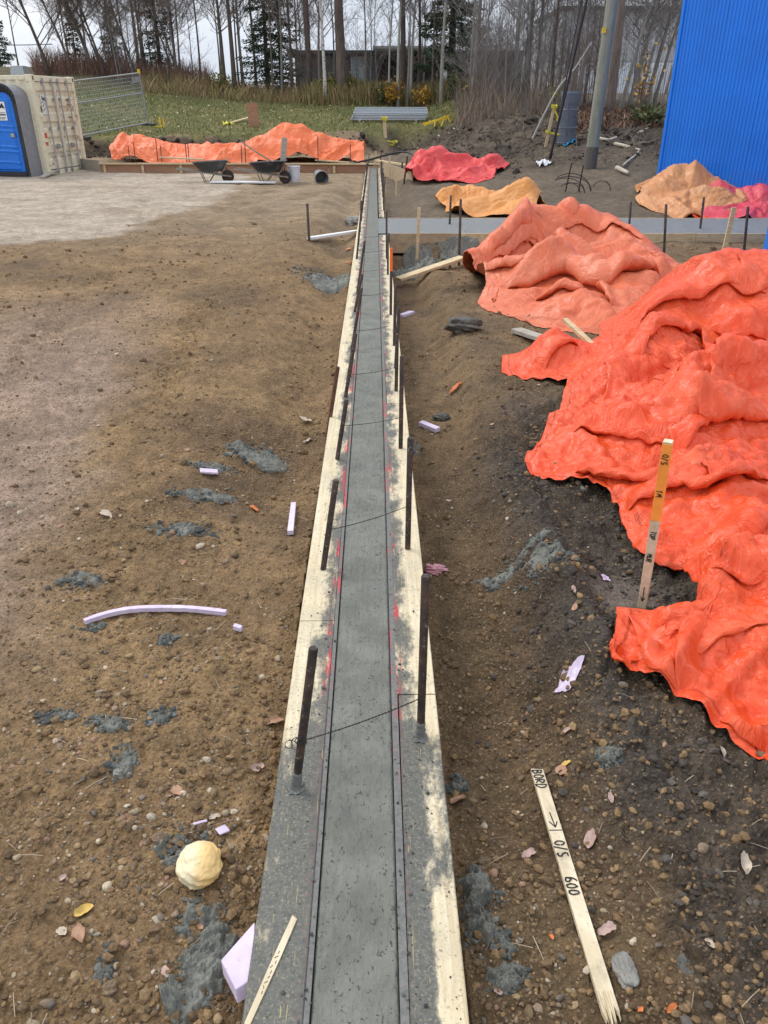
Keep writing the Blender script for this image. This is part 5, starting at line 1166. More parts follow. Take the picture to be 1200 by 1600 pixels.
b = h2+np.array((-.04, -.02, .45)); o = MB().bar(b, b+np.array((.08, .06, .62)), .14, .03, (0, 1, 0)).build('board', M_GREYWOOD, bevel=.004); tag(o, 'grey board standing upright in the tray of the right wheelbarrow', 'board')
o = thing('shovel', h2+np.array((-.55, .05, .6)), 0, 'shovel with dark handle resting across the tray of the right wheelbarrow', 'shovel')
MB().tube([(-.55, .1, .38), (-.1, 0, .1), (.3, -.05, -.12)], .018, 8).build('shaft', M_HANDLE, o); MB().tube([(-.62, .1, .42), (-.55, .1, .38), (-.52, .14, .4)], .02, 6).build('grip', M_INK, o)
MB().box((.38, -.06, -.14), (.22, .2, .02), ry=.3).build('blade', M_DARKMETAL, o, bevel=.006)
# pails
M_PAIL = dirty('white_pail_plastic', (.66, .66, .68), .4, 0, .1, (.3, .28, .26), .5, 7, .05); M_PAILG = dirty('grey_pail_plastic', (.17, .18, .185), .45, 0, .2, (.4, .39, .37), .5, 8, .1)
def pail(loc, mat, lab, lying=False, rz=0, s=1):
    t = thing('pail', loc, rz, lab, 'bucket')
    prof = np.array([(.125, 0), (.148, .33), (.158, .335), (.158, .35), (.152, .36), (.146, .36), (.14, .33), (.118, .015)])*s
    A = np.eye(3) if not lying else np.array(Matrix.Rotation(math.radians(96), 3, 'X'))
    MB().lathe(prof, (0, 0, .0 if not lying else .155*s), 28, A).build('shell', mat, t, smooth='auto')
    a_ = np.linspace(0, math.pi, 14); R_ = .155*s
    hh = np.stack([R_*np.cos(a_), -R_*.75*np.sin(a_), .31*s-R_*.66*np.sin(a_)], -1)
    if lying: hh = hh@A.T+np.array((0, 0, .155*s))
    MB().tube(hh, .003, 5).build('handle', M_GALV, t)
    return t
b = hit(460, 284.5); pail((b[0], b[1], b[2]-.01), M_PAIL, 'white plastic bucket standing right of the wheelbarrows', s=1.12)
b = hit(498, 285); pail((b[0], b[1]+.2, b[2]-.02), M_PAILG, 'grey bucket lying on its side with the open end to the front', True, .25, 1.15)

# ------------------------------------------------------------------ far formwork under the long orange tarp
ff = thing('far_formwork', (0, 0, 0), 0, 'long low brown plywood formwork below the bright orange tarp', 'formwork')
fa, fb = hit(157, 269), hit(574, 277); fa[2] = Gf(*fa[:2]); d = (fb-fa); L = np.linalg.norm(d[:2]); nP = 7
for k in range(nP):
    p = fa+d*(k/nP); q = fa+d*((k+1)/nP)-d/L*.01; zt = .13
    MB().bar((p[0], p[1], zt/2-.05), (q[0], q[1], zt/2-.05), .02, zt+.22).build('form_panel', M_BROWNPLY, ff)
    MB().bar((p[0], p[1]-.035, zt+.075+.004*(k % 2)), (q[0], q[1]-.035, zt+.075+.004*(k % 2)), .09, .04).build('top_rail', M_WOODX, ff)
    c = p+d*.02; MB().box((c[0], c[1]-.04, zt/2-.05), (.07, .03, zt+.16), rz=math.atan2(d[1], d[0])).build('cleat', M_WOOD, ff)
er = thing('far_end_panel', (0, 0, 0), 0, 'short grey-green form panel right of the far end of the strip', 'formwork')
p, q = hit(594, 282), hit(645, 283); MB().bar((p[0], p[1], .1), (q[0], q[1], .1), .02, .5).build('form_panel', M_PLY, er); MB().bar((p[0]-.1, p[1]-.05, .37), (q[0]+.9, q[1]-.05, .36), .09, .04).build('top_rail', M_WOODX, er)
MB().bar((XL0-.05, YEND+.02, -.1), (XR1, YEND+.02, -.1), .03, .3).build('end_board', M_PLY, er)
GFS = 'steel stakes along the far formwork'
for k, x in enumerate((203, 212, 247, 253, 292, 296, 378, 384, 497, 547)):
    b = atY(x, 256, 26.75 if x < 480 else 27.0); b[2] = Gf(b[0], b[1]); stake(b+np.array((.02, 0, .62+.12*(k % 3))), b, .014, M_STEEL, 'thin steel stake standing behind the far brown formwork', GFS)
for a_, b_, Y0, Y1, lab in (((251, 246), (318, 249), 26.5, 26.4, 'pale board lying across the stakes in front of the orange tarp'), ((493, 250), (627, 260), 27.3, 26.9, 'long pale board resting above the far end of the strip')):
    o = MB().bar(atY(*a_, Y0), atY(*b_, Y1), .14, .04).build('plank', M_WOODX, bevel=.004); tag(o, lab, 'plank')
p, q = hit(122, 262), hit(157, 268); o = MB().bar((p[0], p[1], .12), (q[0], q[1], .12), .03, .32).build('form_board', M_GREYWOOD); tag(o, 'grey weathered form board between the container and the brown formwork', 'board')
p = hit(124, 241); o = MB().tube([p+np.array((-.5, .5, .2)), p+np.array((.05, 0, .12))], .07, 12).build('downpipe', M_WHITE); tag(o, 'short white pipe sticking out behind the container', 'pipe')
# black hose
pts = [atY(430, 268, 26.0), atY(480, 264, 26.0), atY(535, 258, 25.9), atY(575, 250, 25.9), atY(600, 243, 25.8), atY(625, 237.5, 25.5), atY(640, 239, 24.5), atY(648, 247, 23.5), atY(652, 258, 22.4)]
def spline(p, n=60):
    p = np.array(p); t = np.linspace(0, len(p)-1, n); i = np.clip(t.astype(int), 0, len(p)-2); f = (t-i)[:, None]
    P0, P1, P2, P3 = p[np.maximum(i-1, 0)], p[i], p[i+1], p[np.minimum(i+2, len(p)-1)]
    return .5*((2*P1)+(P2-P0)*f+(2*P0-5*P1+4*P2-P3)*f**2+(3*P1-P0-3*P2+P3)*f**3)
o = MB().tube(spline(pts), .03, 8).build('hose', M_GASKET, smooth=True); tag(o, 'thick black hose arching from the strip end to the bright red tarp', 'hose')

# ------------------------------------------------------------------ utility pole, cables
M_POLE = wood_material('treated_pole_wood', (.17, .185, .15), (.27, .275, .225), (9, 9, 1.2), .35)
pb = hit(921, 263); tp = atY(957, 0, pb[1]+.1); dirp = (tp-pb)/ (tp[2]-pb[2])
pole = thing('utility_pole', pb, 0, 'green-grey wooden utility pole standing on the dirt mound', 'utility pole')
HP = 9.0; zz = np.linspace(-.4, HP, 20); MB().tube(np.outer(zz, dirp), .14-.0045*zz, 18).build('shaft', M_POLE, pole, smooth='auto')
MB().tube(np.outer((-.1, .45), dirp), (.155, .15), 18).build('base_sleeve', dirty('dark_damp_wood', (.1, .09, .075), .8), pole, smooth='auto')
MB().box(dirp*2.75+np.array((-.12, -.1, 0)), (.08, .05, .1)).build('yellow_tag', M_YELLOW, pole)
m = MB()
for z, w in ((3.9, .03), (3.78, .03), (3.66, .07)): m.box(dirp*z+np.array((.05, -.122, 0)), (w, .012, .07))
m.build('pole_marks', M_INK, pole)['kind'] = 'stuff'
M_CABLE = plain('black_cable', (.015, .015, .016), .5)
an = hit(857, 255); top = pb+dirp*7.6
def sagline(a, b, s, n=24): t = np.linspace(0, 1, n)[:, None]; p = a+(b-a)*t; p[:, 2] -= s*4*t[:, 0]*(1-t[:, 0]); return p
o = MB().tube(sagline(an, top+np.array((-.1, 0, 0)), .35), .03, 6).build('guy_cable', M_CABLE, smooth=True); tag(o, 'thick black cable running from the ground up to the utility pole', 'cable', 'cables at the utility pole')
o = MB().tube(sagline(an+np.array((.05, 0, .1)), top+np.array((-.2, 0, 1.2)), .1), .015, 6).build('guy_cable', M_CABLE, smooth=True); tag(o, 'thinner black cable just beside the thick one at the pole', 'cable', 'cables at the utility pole')
pw = MB(); 
o = MB().tube(sagline(atY(-160, 62, 47.), atY(82, 69, 47.), .12), .02, 5).build('power_line', M_CABLE); tag(o, 'thin dark power line crossing the sky at the upper left', 'power line')

# ------------------------------------------------------------------ things around the pole
q0_, q1_ = hit(829, 218), atY(924, 66, hit(829, 218)[1]+.6)
o = MB().tube(spline([q0_+np.array((0, 0, -.1)), q0_+(q1_-q0_)*.45+np.array((-.05, 0, .12)), q0_+(q1_-q0_)*.75, q1_], 20), np.linspace(.035, .015, 20), 7).build('leaning_stick', M_GREYWOOD, smooth=True); tag(o, 'long pale stick leaning to the right in the thicket', 'stick')
def tape(m, c, r, z0, n=3):
    for k in range(n): a_ = np.linspace(0, 6.28, 14); m.tube(np.stack([c[0]+(r+.01*k)*np.cos(a_), c[1]+(r+.01*k)*np.sin(a_), c[2]+z0+.03*k+.02*np.sin(a_*2)], -1), .012, 5)
M_TAPE = plain('yellow_tape', (.7, .62, .03), .5)
sb_ = hit(851, 229); st_ = atY(866, 166, sb_[1])
t = thing('wooden_stake', sb_, 0, 'wooden stake with yellow tape leaning left of the rolled wire mesh', 'stake')
MB().bar((0, 0, -.2), st_-sb_, .07, .045, (0, 1, 0)).build('post', M_WOOD, t)
m = MB(); tape(m, (st_-sb_)*.97, .06, -.02); m.tube(spline([(st_-sb_)*.95, (st_-sb_)*.9+np.array((.12, -.05, -.15)), (st_-sb_)*.75+np.array((.14, -.05, -.1))], 12), .02, 5); tape(m, (st_-sb_)*.35, .06, 0, 2); m.tube([(st_-sb_)*.35, (st_-sb_)*.3+np.array((.3, -.05, 0)), (st_-sb_)*.3+np.array((.5, 0, .02))], .025, 5); m.build('yellow_tape', M_TAPE, t)['kind'] = 'stuff'
rb = hit(884, 226); rt = atY(886, 142, rb[1]); rh = rt[2]-rb[2]
t = thing('wire_roll', rb, 0, 'upright roll of grey-blue wire mesh leaning in the thicket left of the pole', 'wire roll')
m = MB(); M_ROLL = plain('blue_grey_wire', (.2, .23, .28), .5, .3)
for s_ in range(5):
    R_ = .24-.035*s_
    for k in range(26): a_ = k/26*6.283; m.tube([(R_*math.cos(a_), R_*math.sin(a_), 0), (R_*math.cos(a_+.5), R_*math.sin(a_+.5), rh)], .005, 3, False); m.tube([(R_*math.cos(a_), R_*math.sin(a_), 0), (R_*math.cos(a_-.5), R_*math.sin(a_-.5), rh)], .005, 3, False)
o = m.build('wire_mesh', M_ROLL, t); o['kind'] = 'stuff'
m = MB()
for z in (.05, rh*.33, rh*.66, rh-.05): a_ = np.linspace(0, 6.283, 20); m.tube(np.stack([.245*np.cos(a_), .245*np.sin(a_), np.full(20, z)], -1), .008, 4)
m.build('band', M_ROLL, t)
def scrap(name, c, size, mat, lab, cat, seed, h=.5, group=None):
    rg_ = np.random.RandomState(seed); n = 12; u, v = np.meshgrid(np.linspace(-1, 1, n), np.linspace(-1, 1, n))
    ang_ = np.arctan2(v, u); r = np.hypot(u, v)/np.maximum(np.abs(np.cos(ang_)), np.abs(np.sin(ang_)))**-.3; rad = 1+.3*perlin(np.cos(ang_)*1.3+seed, np.sin(ang_)*1.3)
    X, Y = u*rad*size, v*rad*size*.75; Z = size*h*np.abs(fbm(u*1.4+seed*3.1, v*1.4, 3))*1.4*(1.05-r*.3)
    a_ = rg_.rand()*6.28; P = np.stack([X*math.cos(a_)-Y*math.sin(a_), X*math.sin(a_)+Y*math.cos(a_), Z], -1)
    P[..., 2] += ground_z(P[..., 0]+c[0], P[..., 1]+c[1])+.006
    P[..., 0] += c[0]; P[..., 1] += c[1]
    o = MB().grid(P).build(name, mat, smooth=True, loc=tuple(c)); return tag(o, lab, cat, group)
M_PLASTIC = plain('white_plastic_sheet', (.7, .71, .72), .35)
scrap('plastic_scrap', hit(849, 258), .17, M_PLASTIC, 'crumpled white plastic at the foot of the black cable', 'plastic scrap', 3, 1.)
scrap('plastic_scrap', hit(890, 227), .16, plain('cyan_plastic', (.02, .3, .5), .4), 'small bright blue plastic scrap below the rolled wire mesh', 'plastic scrap', 4, 1.)
scrap('tarp_scrap', hit(1112, 348), .42, M_T_RED, 'small flat orange-red scrap between the slab and the pink tarp', 'tarp scrap', 5, .5)
# loops of black wire
rc = hit(905, 300)
m = MB()
for k in range(6):
    a_ = np.linspace(.0, math.pi*RND.uniform(.7, 1), 20); R_ = RND.uniform(.22, .5); az = RND.uniform(-.6, .6); ox = RND.uniform(-.35, .45)
    m.tube(np.stack([ox+R_*np.cos(a_)*math.cos(az), R_*np.cos(a_)*math.sin(az)+RND.uniform(-.1, .1), RND.uniform(.6, 1.1)*R_*np.sin(a_)], -1), .008, 5)
m.tube([(-.3, 0, -.1), (-.22, 0, .55)], .014, 5); m.tube([(0, .1, -.1), (.05, .1, .5)], .014, 5)
o = m.build('wire_coil', M_WIRE); o.location = tuple(rc); tag(o, 'tangle of bent black reinforcing wire behind the salmon tarp', 'wire coil')
# pale roots and broken branches on the bank
GR = 'broken pale branches on the dark dirt bank'
M_ROOT = wood_material('pale_root_wood', (.42, .36, .27), (.55, .48, .38), (8, 8, 8), .4)
for k, (pts, w, lab) in enumerate((([(973, 262), (982, 254), (990, 248), (997, 240)], .03, 'thin pale curved branch end lowest on the dark bank'), ([(960, 228), (975, 231), (990, 236), (1000, 238)], .05, 'pale root lying across the middle of the dark bank'),
    ([(995, 212), (1008, 206), (1020, 198), (1026, 190)], .05, 'pale branch near the top of the dark bank by the blue wall'), ([(935, 220), (950, 222), (962, 218)], .06, 'broken brown root just right of the utility pole'), ([(963, 266), (972, 270), (981, 274)], .06, 'pale split stick lying below the dark bank'))):
    P = [hit(*p)+np.array((0, -.02, .05)) for p in pts]; o = MB().tube(spline(P, 14), np.linspace(w, w*.6, 14), 6).build('branch', M_ROOT, smooth=True); tag(o, lab, 'branch', GR)
# posts, stub, small stakes in the distance
b = hit(604, 229); tpz = atY(600, 183, b[1])
t = thing('wooden_post', b, 0, 'pale wooden post wrapped in yellow tape before the stacked mesh panels', 'post'); MB().bar((0, 0, -.2), tpz-b, .12, .05, (0, 1, 0)).build('post', M_WOOD, t)
m = MB(); tape(m, (tpz-b)*.9, .09, 0, 4); tape(m, np.array((.1, -.06, .03)), .16, 0, 3); tape(m, np.array((.2, -.04, .15)), .2, 0, 2); m.build('yellow_tape', M_TAPE, t)['kind'] = 'stuff'
b = hit(397, 199); o = MB().box((0, 0, .34), (.4, .03, .95), rx=-.05, ry=-.06).build('brown_panel', M_BROWNPLY, bevel=.004); o.location = tuple(b); tag(o, 'brown plywood piece standing upright on the grass', 'board')
p, q = hit(358, 195), hit(390, 188); o = MB().bar(p+np.array((0, 0, .05)), q+np.array((0, 0, .1)), .15, .05).build('plank', M_WOODX); tag(o, 'pale plank lying on the grass left of the brown plywood piece', 'plank')
scrap('tape_scrap', hit(357, 195), .2, M_TAPE, 'bunch of yellow tape at the left end of the grass plank', 'tape', 9, .9)
b = hit(251, 199); t = thing('marker_stake', b, 0, 'small bright yellow marker pegs standing in the grass', 'marker'); MB().box((0, 0, .14), (.04, .04, .42)).build('peg', M_YELLOW, t); MB().box((.13, 0, .12), (.04, .04, .36)).build('peg', M_YELLOW, t); MB().box((-.1, -.1, .02), (.35, .1, .03)).build('tape_end', M_TAPE, t)
GT = 'thin wooden stakes on the soil right of the strip'
for tx, ty, bx, by, w, lab in ((655, 324, 650.7, 411, .045, 'thin pale wooden stake in front of the cross slab near the strip'), (619.5, 268, 618.6, 308, .04, 'thin pale wooden stake between the strip and the bright red tarp'), (608.7, 243, 610.4, 281, .04, 'thin pale stake standing before the far end panel'),
    (1147, 324, 1131, 391, .06, 'pale wooden stake at the near slab edge in front of pink tarp'), (587, 236, 585, 262, .06, 'pale wooden stake at the very end of the strip')):
    b = hit(bx, by); o_ = MB().bar((0, 0, -.2), atY(tx, ty, b[1])-b, w, w*.5, (0, 1, 0)).build('wooden_stake', M_WOOD); o_.location = tuple(b); tag(o_, lab, 'stake', GT)
for tx, ty, bx, by in ((628.5, 253, 628, 278), (636.5, 244, 631, 288)):
    st2(tx, ty, bx, by, None, .02, M_STEEL, 'dark steel stake leaning before the far end panel' if tx > 630 else 'short dark steel stake right of the far end of the strip')
# loose planks on the near ground
for a_, b_, w, mt, lab in (((484, 377), (560, 367), .1, M_WHITE, 'long white plank from the lone stake to the left form board'), ((622, 449), (722, 417), .16, M_WOODX, 'tilted brown plank from right form board to the salmon tarp'),
    ((806, 522), (852, 541), .11, M_GREYWOOD, 'grey board end sticking out from under the salmon tarp'), ((330, 286), (432, 288), .3, M_WHITE, 'white dusty sheet lying on the soil below the wheelbarrows')):
    p, q = hit(*a_), hit(*b_); p[2] += .03; q[2] += .05
    s_ = np.linspace(0, 1, 30); li = max(0, float(np.max(G(p[0]+(q[0]-p[0])*s_, p[1]+(q[1]-p[1])*s_)+.03-(p[2]+(q[2]-p[2])*s_)))); p[2] += li; q[2] += li
    o = MB().bar(p, q, w, .035).build('plank', mt, bevel=.003); tag(o, lab, 'plank', 'loose planks on the ground')
p, q = atY(882, 503, 6.28), atY(941, 560, 5.85); o = MB().bar(p+np.array((0, 0, .02)), q+np.array((0, 0, .03)), .05, .025).build('lath', M_WOODX); tag(o, 'thin pale lath lying over the left tip of big orange-red tarp', 'lath')
# ------------------------------------------------------------------ buildings beyond the trees
M_SIDING = wood_material('dark_grey_siding', (.075, .078, .088), (.125, .128, .14), (2, 2, 30), .1)
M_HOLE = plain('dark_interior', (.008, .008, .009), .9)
ha, hb = atY(463, 150, 60.), atY(812, 158, 60.)
hz0 = Gf(ha[0], 60.)
dh = thing('dark_house', (ha[0], 60., hz0), 0, 'low dark grey house with an open garage bay behind the trees', 'house')
HL = hb[0]-ha[0]; HT = atY(540, 84, 60.)[2]-hz0
MB().box((HL/2, 4.5, HT/2), (HL, 8.6, HT)).build('wall', M_SIDING, dh)
nb = int(HT/.22)
for k in range(nb): MB().box((HL/2, .17, .12+k*.22), (HL+.02, .03, .2), rx=.06).build('siding_board', M_SIDING, dh)
MB().box((HL/2, 4.4, HT+.08), (HL+.9, 9.6, .22)).build('roof', M_DARKMETAL, dh, bevel=.02)
gx0, gx1 = atY(592, 120, 60.)[0]-ha[0], atY(628, 120, 60.)[0]-ha[0]
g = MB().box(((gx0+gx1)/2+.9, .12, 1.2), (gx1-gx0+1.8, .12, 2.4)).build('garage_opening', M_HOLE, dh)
MB().box(((gx0+gx1)/2+.9, -.5, 2.62), (gx1-gx0+2.6, 1.4, .16)).build('canopy', M_GALV, dh)
dx = atY(702, 140, 60.)[0]-ha[0]
d_ = MB().box((dx, .1, 1.05), (.95, .1, 2.1)).build('door', M_WHITE, dh); 
for k in range(4): MB().box((dx, .04, .35+k*.48), (.6, .03, .36)).build('door_panel', M_WHITE, d_)
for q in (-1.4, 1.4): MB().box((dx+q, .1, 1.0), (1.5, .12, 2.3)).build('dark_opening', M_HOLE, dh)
wx = atY(560, 120, 60.)[0]-ha[0]; w_ = MB().box((wx, .1, 1.4), (1., .1, 1.5)).build('window', M_GALV, dh); MB().box((wx, .04, 1.4), (.8, .04, 1.3)).build('pane', plain('window_glass', (.25, .3, .33), .1), w_)
M_PALE = plain('pale_grey_cladding', (.42, .44, .46), .5); M_PALE2 = plain('white_cladding', (.62, .67, .74), .5)
va, vb = atY(868, 150, 75.), atY(1180, 150, 75.); vz = Gf(9, 60)
vw = thing('pale_warehouse', (va[0], 75., vz-.3), 0, 'large pale grey warehouse partly hidden behind the trees by the blue building', 'building')
VL = vb[0]-va[0]; VT = atY(960, 8, 75.)[2]-vz
MB().box((VL/2, 6, VT/2), (VL, 12, VT)).build('wall', M_PALE, vw)
for k in range(int(VL/1.2)): MB().box((.6+k*1.2, -.03, VT*.72), (1.17, .05, VT*.54)).build('cladding_panel', M_PALE, vw)
for k in range(int(VL/1.2)): MB().box((.6+k*1.2, -.035, VT*.22), (1.17, .06, VT*.42)).build('cladding_panel', M_PALE2, vw)
MB().box((VL/2, 6, VT+.1), (VL+.4, 12.6, .25)).build('roof', M_DARKMETAL, vw)
# ------------------------------------------------------------------ trees
def bark_material(name, a, b, lichen=(.3, .32, .27), la=.3):
    t = NT(name); c = t.co(); n = t.noise(t.co(scale=(9, 9, 1.6)), 1, 5, .65); n2 = t.noise(c, 2.2, 5, .7)
    col = t.mix(t.ramp(n, .3, .7), a, b); col = t.mix(t.ramp(n2, .55, .7, 0., la), col, lichen)
    return t.done(col, .9, t.bump(n, .5, .02))
M_BARK = [bark_material('grey_bark', (.15, .135, .118), (.27, .25, .225)), bark_material('brown_bark', (.1, .075, .06), (.19, .145, .115), la=.15), bark_material('pale_bark', (.26, .25, .215), (.42, .41, .36)), bark_material('dark_bark', (.07, .055, .046), (.14, .112, .092), la=.15)]
def birch_material():
    t = NT('birch_bark'); n = t.noise(t.co(scale=(5, 5, 16)), 1, 4, .7); return t.done(t.mix(t.ramp(n, .56, .64), (.6, .57, .52), (.06, .05, .045)), .7)
M_BIRCH = birch_material()
M_TWIG = [plain('grey_twigs', (.2, .18, .165), .9), plain('brown_twigs', (.165, .122, .105), .9), plain('reddish_twigs', (.2, .115, .095), .9)]
def bare_tree(seed, h, r, lean=0., spread=1., low=.25, nl=26, tw=1.):
    rd = random.Random(seed); trunk = MB(); crown = MB()
    n = 14; ph = rd.uniform(0, 6); w = rd.uniform(.01, .03)*h
    T = np.array([(lean*h*(z**1.15)+w*math.sin(z*5+ph)*z, w*math.cos(z*4+ph)*z*.7, z*h) for z in np.linspace(0, 1, n)]); T[0, 2] = -.3
    R = r*(1-.86*np.linspace(0, 1, n)**.9); R[0] *= 1.35; R[1] *= 1.08
    trunk.tube(T, R, 8)
    def twig(p, d, L, rad, lev):
        k = 5; q = [np.array(p)]; d = np.array(d)/np.linalg.norm(d)
        for i in range(k-1):
            d = d+np.array((rd.gauss(0, .13), rd.gauss(0, .13), rd.gauss(.05, .09))); d /= np.linalg.norm(d); q.append(q[-1]+d*L/(k-1))
        q = np.array(q); crown.tube(q, np.linspace(rad, rad*.35, k), 4 if lev == 0 else 3, False)
        if lev < 3:
            m = (int(L*3.2*tw)+2, int(L*3.6*tw)+2, int(L*2.6*tw)+1)[lev]
            for _ in range(m):
                s = rd.uniform(.2, .98); i = min(int(s*(k-1)), k-2); p2 = q[i]+(q[i+1]-q[i])*(s*(k-1)-i); dd = (q[i+1]-q[i])/np.linalg.norm(q[i+1]-q[i])
                e = np.array((rd.gauss(0, 1), rd.gauss(0, 1), rd.gauss(.35, .6))); e /= np.linalg.norm(e)
                twig(p2, dd*.75+e*.75, L*rd.uniform(.3, .55), max(rad*.5, .0045), lev+1 if L > .5 else 3)
    for k in range(nl):
        s = low+(1-low)*(k+rd.random())/nl*.97; x = s*(n-1); i = min(int(x), n-2); p = T[i]+(T[i+1]-T[i])*(x-i); a = rd.uniform(0, 6.283)
        up = rd.uniform(.55, 1.25); L = spread*h*(.30*(1-s)+.09)*rd.uniform(.6, 1.2)
        twig(p, (math.cos(a), math.sin(a), up), L, max(.009, r*.32*(1-s*.6)), 0)
    return trunk, crown
protos = {}
def proto(key, seed, h, r, lean, bark, twigm, **k):
    tr, cr = bare_tree(seed, h, r, lean, **k); protos[key] = (tr, cr, bark, twigm, h)
def plant(key, x, y, rz, s, label, group, name='bare_tree', first={}):
    tr, cr, bk, tw, h = protos[key]
    z = Gf(x, y)
    t = thing(name, (x, y, z), rz, label, 'tree', group); t.scale = (s, s, s)
    if key not in first:
        a = tr.build('trunk', bk, t, smooth=True); b = cr.build('crown', tw, t); first[key] = (a, b)
    else:
        for q in first[key]: c = q.copy(); COL.objects.link(c); c.parent = t
    return t
proto('slim_grey', 1, 10, .062, .02, M_BARK[0], M_TWIG[0], nl=22, spread=.8); proto('slim_brown', 2, 10, .058, -.03, M_BARK[1], M_TWIG[1], nl=22, spread=.9)
proto('mid_grey', 3, 12, .105, .01, M_BARK[0], M_TWIG[0], nl=26, low=.2); proto('mid_dark', 4, 12, .115, -.01, M_BARK[3], M_TWIG[1], nl=26, low=.25)
proto('big_brown', 5, 14, .235, .0, M_BARK[1], M_TWIG[1], nl=24, low=.3, spread=.8); proto('pale', 6, 11, .078, .015, M_BARK[2], M_TWIG[0], nl=20, low=.3, spread=.7)
proto('birch', 7, 10, .09, -.02, M_BIRCH, M_TWIG[1], nl=22, low=.25, spread=.8); proto('lean_left', 8, 9.5, .075, -.33, M_BARK[0], M_TWIG[0], nl=26, low=.12, spread=1.1)
proto('lean_dark', 9, 10.5, .10, -.28, M_BARK[3], M_TWIG[1], nl=30, low=.1, spread=1.3); proto('lean_right', 10, 10, .095, .22, M_BARK[0], M_TWIG[0], nl=24, low=.2)
proto('sapling', 11, 5.5, .04, .03, M_BARK[1], M_TWIG[2], nl=16, low=.1, tw=.8); proto('sapling_grey', 12, 6.5, .045, -.02, M_BARK[0], M_TWIG[0], nl=18, low=.08, tw=.8)
proto('dead', 13, 9, .27, .03, M_BARK[1], M_TWIG[0], nl=9, low=.5, spread=.5)
BT = 'bare trees behind the grass and the dirt bank'
def tp_(px, py, Y): p = atY(px, py, Y); return p[0], Y
marked = [(82, 46, 'lean_dark', .95, 'dark bare tree leaning left, leftmost above the container'), (150, 47, 'lean_left', 1.1, 'long grey trunk leaning far left above the fence panel'), (118, 47, 'lean_left', .95, 'thin grey tree leaning left above the container doors'),
 (163, 48, 'lean_left', .8, 'grey tree leaning left just right of the longest leaning trunk'), (168, 46, 'lean_dark', .7, 'slim dark tree leaning left above the mesh fence'), (184, 47, 'mid_dark', .75, 'upright dark trunk above the right half of the mesh fence'),
 (216, 45, 'lean_dark', .8, 'reddish dark leaning tree at the right end of the mesh fence'), (232, 48, 'slim_brown', .9, 'slim brown tree just left of the far left spruce'), (352, 46, 'mid_dark', .85, 'left trunk of the dark pair of trees at the grass edge'),
 (367, 46, 'mid_dark', 1.1, 'right and thicker trunk of the dark pair of trees at the grass edge'), (374, 48, 'slim_brown', 1., 'thin bare tree just right of the dark pair'), (427, 44, 'slim_brown', .9, 'thin dark tree in front of the small dark spruce'),
 (440, 44, 'slim_grey', 1., 'slim grey tree just right of the small dark spruce'), (457, 46, 'mid_dark', .8, 'dark forked tree at the left corner of the dark house'), (484, 44, 'mid_dark', 1.25, 'straight dark trunk left of the white birch'),
 (508, 42, 'birch', 1., 'white barked birch in front of the dark house'), (500, 45, 'pale', .9, 'pale grey trunk just behind the white birch'), (535, 43, 'big_brown', 1.15, 'thickest brown trunk right of the white birch'),
 (608, 42, 'pale', .75, 'thin pale tree in front of the open garage bay'), (622, 41, 'pale', .95, 'slender pale trunk left of the dark twin trunk'), (629, 43, 'mid_dark', 1.3, 'dark thick trunk right of the garage bay'),
 (636, 41, 'slim_grey', 1., 'slender grey trunk right of the dark thick one'), (642, 42, 'pale', .85, 'pale slender trunk, rightmost of the cluster at the garage'), (655, 46, 'mid_dark', .9, 'dark leaning trunk left of the big evergreen'),
 (690, 40, 'pale', 1.1, 'pale trunk in front of the big dark evergreen'), (676, 42, 'slim_brown', .9, 'thin brown tree in front of the big evergreen left side'), (735, 40, 'pale', 1., 'pale straight trunk right of the big evergreen'),
 (800, 36, 'slim_grey', 1., 'grey slender trunk in the thicket left of the leaning stick'), (818, 37, 'slim_grey', 1.15, 'grey trunk in the thicket behind the leaning stick'), (836, 36, 'mid_grey', .8, 'grey trunk left of the taped wooden stake'),
 (862, 35, 'slim_brown', 1.1, 'brown trunk behind the taped wooden stake'), (893, 34, 'mid_grey', .95, 'grey trunk behind the rolled wire mesh'), (906, 33, 'mid_grey', .8, 'grey trunk left of the utility pole'),
 (930, 32, 'slim_grey', 1.3, 'slim grey tree right behind the utility pole'), (953, 30, 'dead', .8, 'thick broken brown trunk right of the utility pole'), (972, 31, 'lean_right', .75, 'grey tree leaning right, nearest to the broken trunk'),
 (985, 33, 'lean_right', .9, 'grey tree leaning right above the dark bank'), (1000, 32, 'lean_right', .7, 'slender right-leaning tree above the middle of the dark bank'), (1012, 34, 'lean_right', 1., 'stout grey right-leaning tree near the blue wall'), (1024, 35, 'lean_right', .8, 'right-leaning tree nearest to the blue wall')]
for px, Y, key, s, lab in marked:
    x, y = tp_(px, 140, Y); plant(key, x, y, RND.uniform(-.35, .35), s, lab, BT)
rr = random.Random(3)
for k in range(50):
    px = rr.choice((rr.uniform(20, 460), rr.uniform(20, 460), rr.uniform(440, 760), rr.uniform(740, 1060))); Y = rr.uniform(46, 58) if px < 720 else rr.uniform(37, 55)
    if 455 < px < 800 and Y > 57: Y = 52
    x, y = tp_(px, 140, Y); key = rr.choice(('slim_grey', 'slim_brown', 'slim_grey', 'slim_brown', 'mid_grey', 'lean_left' if px < 300 else 'slim_brown', 'sapling_grey', 'sapling'))
    if px > 980: key = 'lean_right'
    plant(key, x, y, rr.uniform(0, 6.28) if 'lean' not in key else rr.uniform(-.5, .5), rr.uniform(.75, 1.1), 'bare slender tree deeper in the wood behind the front row', BT)
